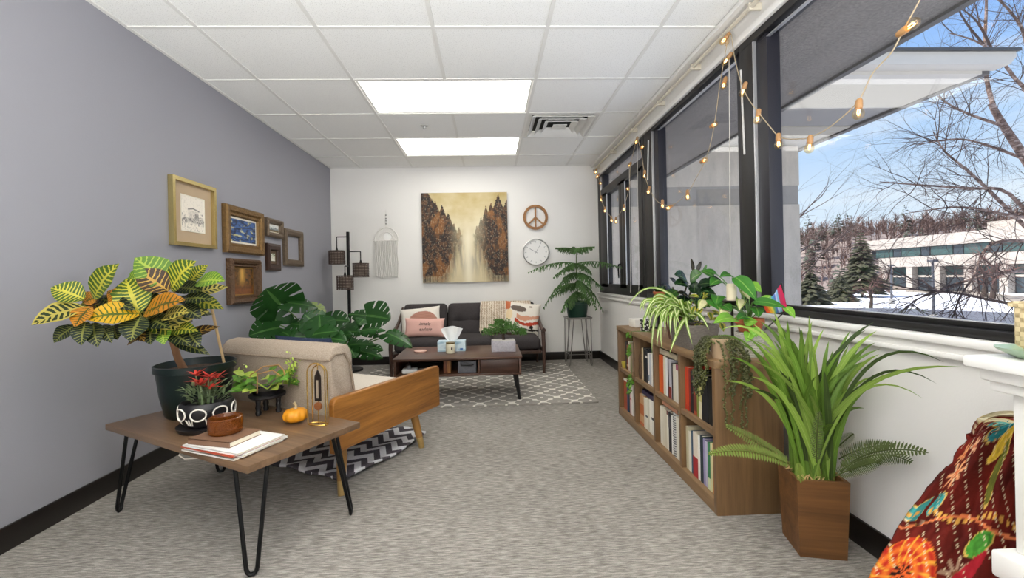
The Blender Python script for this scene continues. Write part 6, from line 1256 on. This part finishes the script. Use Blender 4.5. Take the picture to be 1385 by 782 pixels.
# green sprigs hanging in the bookcase from the spider plant
HS = thing('ivy_vine', 'thin ivy vine hanging down over the second divider of the bookcase', 'vine', (.905, 2.775, BZ)); hm = MB(); rng = random.Random(41); pth = [Vector((1.0, 2.68, BZ + .006)), Vector((.93, 2.74, BZ + .006)), Vector((.898, 2.77, BZ)), Vector((.896, 2.78, .52)), Vector((.898, 2.785, .38)), Vector((.896, 2.78, .28))]
hm.tube(pth, .0022, 5); hm.build('vine', m_stem, HS, True); 
for z, n_ in ((.54, 5), (.50, 6), (.34, 7), (.31, 7), (.27, 4), (.60, 4)):
    for k in range(n_): q = Vector((.893, 2.78 + rng.gauss(0, .02), z + rng.gauss(0, .012))); MB().leaf(q, q + Vector((-.012 + rng.gauss(0, .01), rng.gauss(0, .02), -.022 + rng.gauss(0, .012))), .026, up=(-1, -.2, .2), seg=5, prof=heart).build('leaf', m_lg, HS, True, 60)

# ================================================================= grass planter by the bookcase
PLc = (1.150, 1.545, 0)
PL = thing('planter_box', 'tapered wooden planter of tall artificial grass and ferns beside the bookcase', 'potted plant', PLc, -.235)
m_plw = wood('reddish_cedar', '#472c18', '#84592f', 0, .6, .7, .25); 
def tap(z): return .073 + .009 * z / .27
H_ = .27
for k in range(4):      # four tapered boards
    R_ = Matrix.Rotation(k * PI / 2, 4, 'Z'); b0, b1 = tap(0), tap(H_); vs = [(-b0, -b0, 0), (b0, -b0, 0), (b1, -b1, H_), (-b1, -b1, H_), (-b0 + .012, -b0 + .012, 0), (b0 - .012, -b0 + .012, 0), (b1 - .012, -b1 + .012, H_), (-b1 + .012, -b1 + .012, H_)]
    mb = MB(); mb.add([R_ @ Vector(v) for v in vs], [(0, 1, 2, 3), (7, 6, 5, 4), (3, 2, 6, 7), (1, 0, 4, 5), (0, 3, 7, 4), (2, 1, 5, 6)]); o = mb.build('board', m_plw, PL, smooth=0)
MB().box((0, 0, .24), (.142, .142, .012)).build('filler', plain('straw_filler', '#b59a63', .95, var=.5, scale=60, bump=1.0), PL)
m_gr = leafmat('grass_blade', '#64852f', '#8aa84a', 'spine', rough=.45, rand=.32); m_gr2 = leafmat('grass_blade_light', '#8fae4a', '#b9cc78', 'spine', rough=.45, rand=.25); m_gr3 = leafmat('grass_blade_dark', '#3f5226', '#5d7038', 'spine', rough=.5, rand=.2)
rng = random.Random(23); tips = [((0.965,1.450,0.797), .5), ((0.887,1.420,0.748), .4), ((1.040,1.500,0.824), .3), ((1.155,1.550,0.834), .2), ((1.171,1.500,0.792), .15), ((1.130,1.500,0.735), .2), ((0.861,1.450,0.777), .6), ((0.803,1.450,0.712), .8), ((0.861,1.620,0.780), 1.2), ((1.259,1.500,0.731), .3), ((1.290,1.426,0.819), .3), ((1.290,1.416,0.791), .25), ((1.290,1.466,0.753), .2), ((1.290,1.403,0.734), .4), ((1.290,1.201,0.728), 1.5), ((1.290,1.222,0.662), 1.3), ((1.290,1.399,0.629), .7), ((1.192,1.550,0.551), .1), ((1.201,1.500,0.715), .1), ((1.008,1.550,0.832), .4), ((1.028,1.500,0.790), .3), ((1.175,1.420,0.735), .2), ((0.876,1.450,0.643), .6), ((1.089,1.450,0.704), .2), ((1.057,1.500,0.754), .2), ((1.079,1.500,0.684), .2), ((0.980,1.450,0.729), .3), ((0.984,1.500,0.686), .3), ((1.014,1.600,0.778), .5), ((0.977,1.600,0.804), .5), ((1.290,1.495,0.702), .3), ((1.286,1.450,0.687), .4), ((1.233,1.500,0.645), .2), ((1.269,1.500,0.620), .3), ((1.007,1.450,0.639), .2), ((0.974,1.420,0.581), .3), ((1.043,1.420,0.667), .1), ((1.105,1.420,0.665), .1), ((1.250,1.550,0.658), .1), ((0.896,1.550,0.739), .7), ((1.153,1.600,0.787), .3), ((0.953,1.420,0.669), .3), ((1.290,1.459,0.788), .3), ((1.267,1.600,0.734), .1), ((1.061,1.400,0.649), .1), ((1.038,1.400,0.595), .1), ((0.964,1.480,0.634), .4), ((1.290,1.430,0.618), .6), ((1.290,1.521,0.780), .2), ((1.142,1.400,0.483), .6)]
for i in range(34): q = Vector(tips[i % len(tips)][0]); tips.append((tuple(q + Vector((rng.gauss(0, .03), rng.gauss(0, .03), rng.uniform(-.12, .02)))), min(.9, tips[i][1]) + rng.uniform(0, .3)))
tips = [((min(1.285, p[0]), p[1], p[2]), c) for p, c in tips]
for i, (tp_, cur) in enumerate(tips):
    b_ = Vector((PLc[0] + rng.uniform(-.055, .055), PLc[1] + rng.uniform(-.055, .055), .25)); t_ = Vector(tp_); d = t_ - b_; c = b_ + Vector((d.x * .32, d.y * .32, d.z * .75 + .10 * min(cur, .9)))
    if cur > 1: c = b_ + Vector((d.x * .40, d.y * .40, d.z * .95 + .14))
    m = m_gr3 if (cur > 1.25 or rng.random() < .12) else (m_gr2 if rng.random() < .45 else m_gr)
    MB().leaf(b_, t_, rng.uniform(.013, .023) * (.6 if cur > 1 else 1), up=(-.6, -.75, .3), seg=12, fold=.25, prof=bladeprof, ctrl=c).build('blade', m, PL, True, 60)
m_fern = plain('fern_green', '#66762a', .8, var=.3, scale=20, rand=.3); m_fernd = plain('fern_dark', '#434f1c', .8, var=.3, scale=20, rand=.2)
def frond(a, c, b_, w_, mat, n=30):
    mb = MB(); S = bez(a, c, b_, n); mb.tube(S, [.0022] * n + [.0012], 4)
    for i in range(2, n):
        d = (S[i] - S[i - 1]).normalized(); x = i / n; L = w_ * (math.sin(PI * min(1, x * .85 + .12)) ** .7); up = Vector((-.5, -.6, .65)); sd = d.cross(up).normalized()
        for sg in (-1, 1): e = S[i] + sd * sg * L + d * L * .35; mb.leaf(S[i], e, (S[i] - S[i - 1]).length * .62, up=up, bend=.03, seg=3, fold=.1)
    return mb
for a, c, b_, w_, m in [((1.033,1.480,0.322), (0.859,1.440,0.424), (0.697,1.400,0.406), .028, m_fern), ((1.042,1.500,0.323), (0.918,1.480,0.407), (0.787,1.460,0.479), .026, m_fern), ((1.188,1.460,0.303), (1.254,1.420,0.423), (1.290,1.255,0.448), .036, m_fernd), ((1.171,1.440,0.318), (1.270,1.400,0.424), (1.290,1.305,0.396), .036, m_fernd), ((1.231,1.520,0.322), (1.290,1.488,0.385), (1.290,1.362,0.429), .03, m_fernd), ((1.226,1.520,0.363), (1.240,1.500,0.399), (1.270,1.500,0.419), .02, m_fernd), ((1.073,1.420,0.358), (1.073,1.420,0.446), (1.088,1.420,0.528), .02, m_fernd), ((1.004,1.400,0.303), (1.002,1.400,0.336), (0.998,1.400,0.367), .016, m_fern), ((1.138,1.420,0.311), (1.190,1.400,0.351), (1.262,1.380,0.373), .03, m_fernd)]:
    frond(a, c, b_, w_, m).build('fern_frond', m, PL, True, 0)
mo = MB(); rng = random.Random(77)
for k in range(60): q = Vector((PLc[0] + rng.uniform(-.06, .06), PLc[1] + rng.uniform(-.06, .06), .262)); d = Vector((rng.gauss(0, 1), rng.gauss(0, 1), rng.uniform(0, 1))).normalized() * .03; mo.tube([q, q + d * .5 + Vector((0, 0, .008)), q + d], .002, 4)
o = mo.build('straw_curls', plain('straw', '#c9ab72', .9, var=.3), PL, True); o['kind'] = 'stuff'

# ================================================================= quilt and white cabinet at the right edge
QT = thing('quilt', 'dark red floral kantha quilt with running stitches heaped beside the white cabinet', 'quilt', (1.0, .98, 0))
def f_quilt(u, v):
    """u: along the ridge, from the cabinet outwards; v: from the top down"""
    n = fbm(u * 5, v * 5, 3); c = lerp3(srgb('#4d130d'), srgb('#6b1d13'), .5 + n)
    def blob(cu, cv, ru, rv, rot=0):
        du, dv = u - cu, v - cv; a, b2 = du * math.cos(rot) + dv * math.sin(rot), -du * math.sin(rot) + dv * math.cos(rot); return (a / ru) ** 2 + (b2 / rv) ** 2
    def flower(cu, cv, r, col, col2, pet=6):
        du, dv = u - cu, v - cv; R_ = math.hypot(du, dv * 1.1); a = math.atan2(dv, du); k = r * (.62 + .38 * math.cos(pet * a))
        return (col2 if R_ < r * .25 else lerp3(col, col2, .5 * R_ / r)) if R_ < k else None
    for bl, cc in ((blob(.56, .17, .10, .05, .5), '#2f8a90'), (blob(.49, .24, .09, .04, .9), '#d8b43a'), (blob(.64, .13, .06, .03, .2), '#5fa8a0'), (blob(.50, .09, .07, .035, .2), '#cfc5a0'), (blob(.12, .07, .10, .05, .2), '#d9cfae'), (blob(.42, .36, .035, .14, .1), '#6d6f2a'), (blob(.80, .52, .10, .05, .4), '#3f9a96'), (blob(.36, .66, .085, .045, .5), '#4f9a36'), (blob(.95, .86, .06, .08, 0), '#58b0a4'), (blob(.90, .96, .05, .05, 0), '#d8c23a'), (blob(.16, .92, .06, .1, .3), '#b9a98c')):
        if bl < 1: c = lerp3(srgb(cc), srgb('#20301c'), .45 * (.5 + .5 * math.sin(bl * 12)) * (.6 + n)); 
        elif bl < 1.22: c = srgb('#d9b45a')
    for fl_ in (flower(.74, .37, .075, srgb('#e0a878'), srgb('#c9683c'), 7), flower(.80, .27, .05, srgb('#dca06a'), srgb('#b8522f'), 5), flower(.72, .25, .035, srgb('#e0b48c'), srgb('#b8522f'), 5), flower(.45, .80, .09, srgb('#b59a80'), srgb('#7d4a30'), 8), flower(.82, .15, .05, srgb('#d98a5a'), srgb('#8a3a24'), 6), flower(.35, .02, .06, srgb('#d9a24a'), srgb('#5f7a3a'), 6)):
        if fl_: c = fl_
    R_ = math.hypot((u - .74) * 1.0, (v - .84) * 1.15); a = math.atan2(v - .84, u - .74)
    if R_ < .20:
        k = math.sin(R_ * 95) ; c = lerp3(srgb('#b3241c'), srgb('#e0702a'), .5 + .5 * k); c = lerp3(c, srgb('#e8b23a'), smoothstep(.6, 1, math.sin(a * 16 + R_ * 40)) * .8)
        if R_ < .055: c = srgb('#2a1410') if math.sin(a * 8) > 0 else srgb('#d8622a')
    R2 = math.hypot(u - .60, v - .97)
    if R2 < .1: c = srgb('#d8622a') if math.sin(R2 * 120) + math.sin(a * 14) > 0 else srgb('#3a1712')
    wv = .56 + .02 * math.sin(u * 14); 
    if abs(v - wv + (u - .5) * .0) < .012 and u > .12: c = srgb('#d8a24a') if math.sin(u * 150) > -.2 else c
    if abs(v - (.585 + .03 * math.sin(u * 9))) < .006: c = srgb('#d97a4a')
    if blob(.46, .86, .04, .24, -.75) < 1: c = srgb('#a31f2a')
    s = (u * .9 + v * .75) * 11; s2 = (v * .9 - u * .75) * 26
    if abs((s % 1) - .5) < .035 and (s2 % 1) < .55: c = srgb('#dcc9a4')
    return c
def quiltP(u, v):
    u0, u = u, u * .74
    # u: 0 at the wall-side end, 1 at the outer end of the ridge;  v: 0 behind the ridge, .12 ridge, 1 at the floor
    fold = (.010 * math.sin(u * 22 + v * 5) + .008 * math.sin(v * 24 + u * 4) + .02 * fbm(u * 5, v * 5, 6)) * (1 - .7 * smoothstep(.85, 1, u0))
    x_r, y_r, z_r = 1.205 - .12 * u - .04 * smoothstep(.4, 1, u), .905 + .05 * u, .665 - .035 * u - .06 * smoothstep(.6, 1, u)
    x_f, y_f = 1.07 - .40 * u, .80 + .30 * u
    t_ = max(0, (v - .10) / .90); k = t_ ** .92
    x = x_r + (x_f - x_r) * k - .03 * math.sin(PI * t_); y = y_r + (y_f - y_r) * k; z = z_r * (1 - t_ ** 1.05)
    if v < .10: q = (.10 - v) / .10; x = x_r + .02 * q; y = y_r + .14 * (1 - .9 * u0 ** 2) * math.sin(q * PI / 2); z = z_r - .10 * q * q
    elif v < .2: z += .012 * math.sin((v - .1) / .1 * PI)
    return (x - fold * .7, y - fold * .4, max(.012, z + fold * .3))
qm = MB(); qm.grid(quiltP, 110, 150); qm.c = [f_quilt(i / 110 * .88, j / 150 * 1.45 - .02) for i in range(111) for j in range(151)]
k = qm.build('cloth', colattr('printed_quilt', .85, .5, 120, .2), QT, True, 80); sm = k.modifiers.new('t', 'SOLIDIFY'); sm.thickness = .012; sm.offset = -1
# hidden back flap so the heap reads as a full drape from the other side
def flapP(u, v): a = Vector(quiltP(u, 0)); f_ = .02 * v * math.sin(u * 13 + v * 4); return (a.x + .02 * v + f_ * .2, min(1.3, a.y + .05 * v + f_), a.z * (1 - v) + .012 * v)
fm = MB(); fm.grid(flapP, 40, 20); fm.c = [f_quilt(i / 40, .1 + .5 * j / 20) for i in range(41) for j in range(21)]; fm.build('back_flap', colattr('printed_quilt', .85, .5, 120, .2), QT, True, 80)

def capP(a_, v):      # the end of the heap, hanging down from the ridge
    v = .1 + .9 * v; p = Vector(quiltP(1, v)); bk_ = Vector(quiltP(1, 0)); q = p.lerp(Vector((bk_.x + .01, bk_.y, p.z)), a_); s_ = .012 * math.sin(a_ * 9 + v * 5) * math.sin(PI * a_); return (q.x - s_, q.y + s_, q.z)
cp = MB(); cp.grid(capP, 14, 50); cp.c = [f_quilt(.88 + .2 * i / 14, .1 + 1.2 * j / 50) for i in range(15) for j in range(51)]; cp.build('end_drape', colattr('printed_quilt', .85, .5, 120, .2), QT, True, 80)

WC = thing('white_cabinet', 'white painted cabinet with moulded top at the right edge', 'cabinet', (1.15, .55, 0))
m_wc = plain('white_enamel', '#efede8', .35, var=.02)
MB().bb((.99, .30, .45), (1.29, .80, .755), bev=.004).build('body', m_wc, WC, True); MB().bb((.935, .27, .80), (1.29, .838, .822), bev=.004).build('top', m_wc, WC, True)
mb = MB(); mb.bb((.968, .285, .755), (1.29, .82, .775), bev=.004); mb.bb((.955, .28, .775), (1.29, .828, .80), bev=.006); mb.build('moulding', m_wc, WC, True)
MB().bb((.958, .28, .40), (1.29, .815, .45), bev=.005).build('ledge', m_wc, WC, True); MB().bb((.975, .30, 0), (1.29, .80, .40), bev=.004).build('base', m_wc, WC, True)
DS = thing('green_dish', 'yellow and green glazed dish at the corner of the white cabinet top', 'dish', (1.015, .775, .822)); MB().lathe([(0, 0), (.03, 0), (.056, .016), (.058, .02), (.05, .018), (.026, .006), (0, .006)], (1.015, .775, .822), 28).build('dish', plain('sage_glaze', '#8fa58a', .3), DS, True)
MB().lathe([(0, 0), (.03, .004), (.034, .014), (.026, .024), (0, .028)], (1.026, .765, .829), 20).build('lemon_glaze_top', plain('yellow_glaze', '#d8bb3a', .3), DS, True)
WBk = thing('wicker_basket', 'beige wicker basket on the white cabinet, cut by the right edge', 'basket', (1.105, .79, .822)); m_wk, t, out = newmat('beige_wicker'); o = t.obj(); ck = t.n('ShaderNodeTexChecker', Vector=t.mapv(o, (1, 1, 1)), Scale=110).outputs[1]; n = t.noise(o, 80, 2).outputs[0]; b = princ(t, out, Roughness=.85); f = t.math('MULTIPLY_ADD', ck, .4, n); t.t.links.new(t.ramp(f, [(.3, srgb('#8f7a56')), (.8, srgb('#d6c39a'))]), b.inputs['Base Color']); t.t.links.new(t.bump(f, .6, .004), b.inputs['Normal'])
mb = MB(); mb.box((1.105, .785, .872), (.15, .09, .098), bev=.008); mb.build('basket', m_wk, WBk, True); mb = MB(); mb.tube([(1.03, .74, .92), (1.18, .74, .92), (1.18, .83, .92), (1.03, .83, .92)], .006, 6, closed=True); mb.build('rim', m_wk, WBk, True)

# ================================================================= string lights, blind cords
SLx = 1.262
def SL(u): return u
STL = thing('string_lights', 'string of small warm bulbs swagged along the tops of the windows', 'string lights', (SLx, 3, 2.2))
m_cord = plain('tan_cord', '#a8977a', .6); m_sock = plain('tan_socket', '#a3794c', .5); m_bulb = glassmat('bulb_glass', '#fff2d8', .10); m_fil = emit('warm_filament', '#ffcf86', 7.0)
def on(p): return Vector(p)
swA = [(1.262,5.056,2.235), (1.262,4.901,2.038), (1.262,4.850,1.870), (1.262,4.704,1.724), (1.262,4.455,1.593), (1.262,4.300,1.557), (1.262,4.054,1.634), (1.262,3.872,1.775), (1.262,3.818,1.972), (1.262,3.633,2.147)]
swB = [(1.262,3.616,2.129), (1.262,3.537,1.972), (1.262,3.478,1.807), (1.262,3.388,1.670), (1.262,3.257,1.560), (1.262,3.119,1.498), (1.262,2.955,1.470), (1.262,2.740,1.504), (1.262,2.607,1.577), (1.262,2.504,1.643), (1.262,2.423,1.742), (1.262,2.362,1.885), (1.262,2.318,2.019), (1.262,2.230,2.217)]
swC = [(1.262,2.202,2.217), (1.262,2.173,2.074), (1.262,2.120,1.924), (1.262,2.062,1.824), (1.262,1.990,1.736), (1.262,1.907,1.639), (1.262,1.840,1.572), (1.262,1.732,1.531), (1.262,1.659,1.517), (1.262,1.560,1.525), (1.262,1.446,1.566), (1.262,1.387,1.634), (1.262,1.320,1.667), (1.262,1.283,1.708), (1.262,1.254,1.742), (1.262,1.222,1.779), (1.262,1.187,1.831)]
def smoothline(P, k=5):
    P = [Vector(p) for p in P]; S = []
    for a in range(len(P) - 1):
        p0, p1, p2, p3 = P[max(a - 1, 0)], P[a], P[a + 1], P[min(a + 2, len(P) - 1)]
        for j in range(k): u = j / k; S.append(.5 * ((2 * p1) + (p2 - p0) * u + (2 * p0 - 5 * p1 + 4 * p2 - p3) * u * u + (3 * p1 - p0 - 3 * p2 + p3) * u ** 3))
    return S + [P[-1]]
cm2 = MB()
for sw in (swA, swB, swC): cm2.tube(smoothline(sw), .0022, 6)
for hp in (swA[0], swA[-1], swB[-1]):   # little knots of cord at the hooks
    h = Vector(hp)
    for k in range(3): cm2.tube([h + Vector((.0, .012 * math.cos(a) + .01 * k, -.012 + .022 * math.sin(a))) for a in [2 * PI * j / 12 for j in range(12)]], .0022, 5, closed=True)
cm2.build('cord', m_cord, STL, True)
bulb_prof = [(0, -.058), (.009, -.056), (.0155, -.049), (.018, -.040), (.0165, -.031), (.011, -.022), (.0095, -.018)]
bulb_mesh = MB().lathe(bulb_prof, (0, 0, 0), 16).mesh('bulb', [m_bulb]); sock_mesh = MB().lathe([(0, .012), (.006, .012), (.0105, .006), (.0115, -.018), (.010, -.021), (0, -.021)], (0, 0, 0), 12).mesh('socket', [m_sock]); fil_mesh = MB().tube([(-.003, 0, -.024), (-.005, 0, -.036), (-.002, .003, -.043), (.002, -.003, -.043), (.005, 0, -.036), (.003, 0, -.024)], .0018, 5).mesh('filament', [m_fil])
def bulb(p, d):
    p = Vector(p); d = Vector(d).normalized(); q = (-d).to_track_quat('Z', 'X'); e = q.to_euler(); b_ = share(sock_mesh, 'bulb_socket', STL, p - Vector(STL.location), e); g_ = share(bulb_mesh, 'bulb', b_); f_ = share(fil_mesh, 'filament', b_)
Dn = (0, 0, -1)
for p, d in [((1.262,5.022,2.226), (-.3, .4, -1)), ((1.262,4.926,2.144), (-.6, -.2, -.8)), ((1.262,4.901,2.038), (0, -1, -.2)), ((1.262,4.849,1.878), Dn), ((1.262,4.704,1.731), Dn), ((1.262,4.455,1.593), Dn), ((1.262,4.299,1.564), Dn), ((1.262,4.031,1.644), Dn), ((1.262,3.913,1.777), (-.3, -.9, -.3)), ((1.262,3.817,1.979), (0, .9, -.2)), ((1.262,3.634,2.141), (-.3, 0, -1)), ((1.262,3.551,2.030), (0, -1, .1)), ((1.262,3.477,1.824), (0, .3, -1)), ((1.262,3.388,1.676), (-.2, 0, -1)), ((1.262,3.131,1.526), Dn), ((1.262,2.979,1.464), (-.6, -.3, -.3)), ((1.262,2.729,1.516), Dn), ((1.262,2.539,1.653), (0, -1, .0)), ((1.262,2.420,1.820), (0, -1, -.05)), ((1.262,2.266,2.016), (-.3, 0, -1)), ((1.262,2.213,2.117), (-.3, .6, -.5)), ((1.262,2.229,2.229), (-.5, .2, -.6)), ((1.262,2.089,1.910), (-.1, .5, -.9)), ((1.262,1.989,1.740), (-.1, .1, -1)), ((1.262,1.854,1.583), Dn), ((1.262,1.667,1.514), (0, .2, -1)), ((1.262,1.440,1.563), (0, .1, -1)), ((1.262,1.287,1.711), (0, -1, .12))]: bulb(p, d)
m_wand = plain('clear_grey_wand', '#b9b7b2', .3); m_ccord = plain('pale_cord', '#c3beb4', .6)
for lb, u0 in (('pale blind cord hanging before the middle window pane down to the plants', ((1.285,2.265,2.198), (1.285,2.299,0.905))), ('pale blind cord hanging at the left of the middle window post', ((1.285,3.703,2.113), (1.285,3.745,0.804))), ('thin blind cord hanging before the far casement', ((1.285,3.928,2.001), (1.285,3.962,0.836)))):
    q = MB(); q.tube([u0[0], u0[1]], .0022, 5); tag(q.build('pull_cord', m_ccord, R, True), lb)
for lb, a, c in (('white blind wand at the post between the big and middle windows', (1.285,2.163,2.013), (1.285,2.146,1.585)), ('white blind wand at the post beside the far casements', (1.285,3.444,2.063), (1.285,3.478,1.759))):
    q = MB(); q.tube([a, c], .005, 6); tag(q.build('wand', m_wand, R, True), lb)

# ================================================================= made-up low uplighters, unseen behind the camera, added to brighten the ceiling
def uplighter(label, x, y, power):
    T = thing('added_fill_uplight', label, 'floor lamp', (x, y, 0), group='floor uplighters')
    MB().lathe([(0, 0), (.14, 0), (.145, .012), (.03, .03), (0, .03)], (x, y, 0), 28).build('base', m_lblk, T, True)
    MB().tube([(x, y, .03), (x, y, .50)], .012, 10).build('pole', m_lblk, T, True)
    MB().lathe([(.0, .48), (.05, .485), (.12, .52), (.16, .57), (.156, .572), (.115, .53), (.04, .50), (0, .498)], (x, y, 0), 32).build('bowl_shade', plain('white_enamel_bowl', '#e8e6e0', .4), T, True)
    MB().lathe([(0, .502), (.03, .505), (.035, .53), (.0, .55)], (x, y, 0), 16).build('fill_bulb', emit('fill_bulb_glow', '#fff3dc', 12.0), T, True)
    ld = bpy.data.lights.new('added_fill_light', 'AREA'); ld.shape = 'DISK'; ld.size = .26; ld.energy = power; ld.color = (.95, .98, 1); lo = bpy.data.objects.new('added_fill_light', ld); COL.objects.link(lo); lo.parent = T; lo.location = (0, 0, .575); lo.rotation_euler = (PI, 0, 0)
uplighter('low floor uplighter by the grey wall behind the camera', -1.2, -.75, 94)
uplighter('low floor uplighter under the windows behind the camera', .6, -.9, 94)
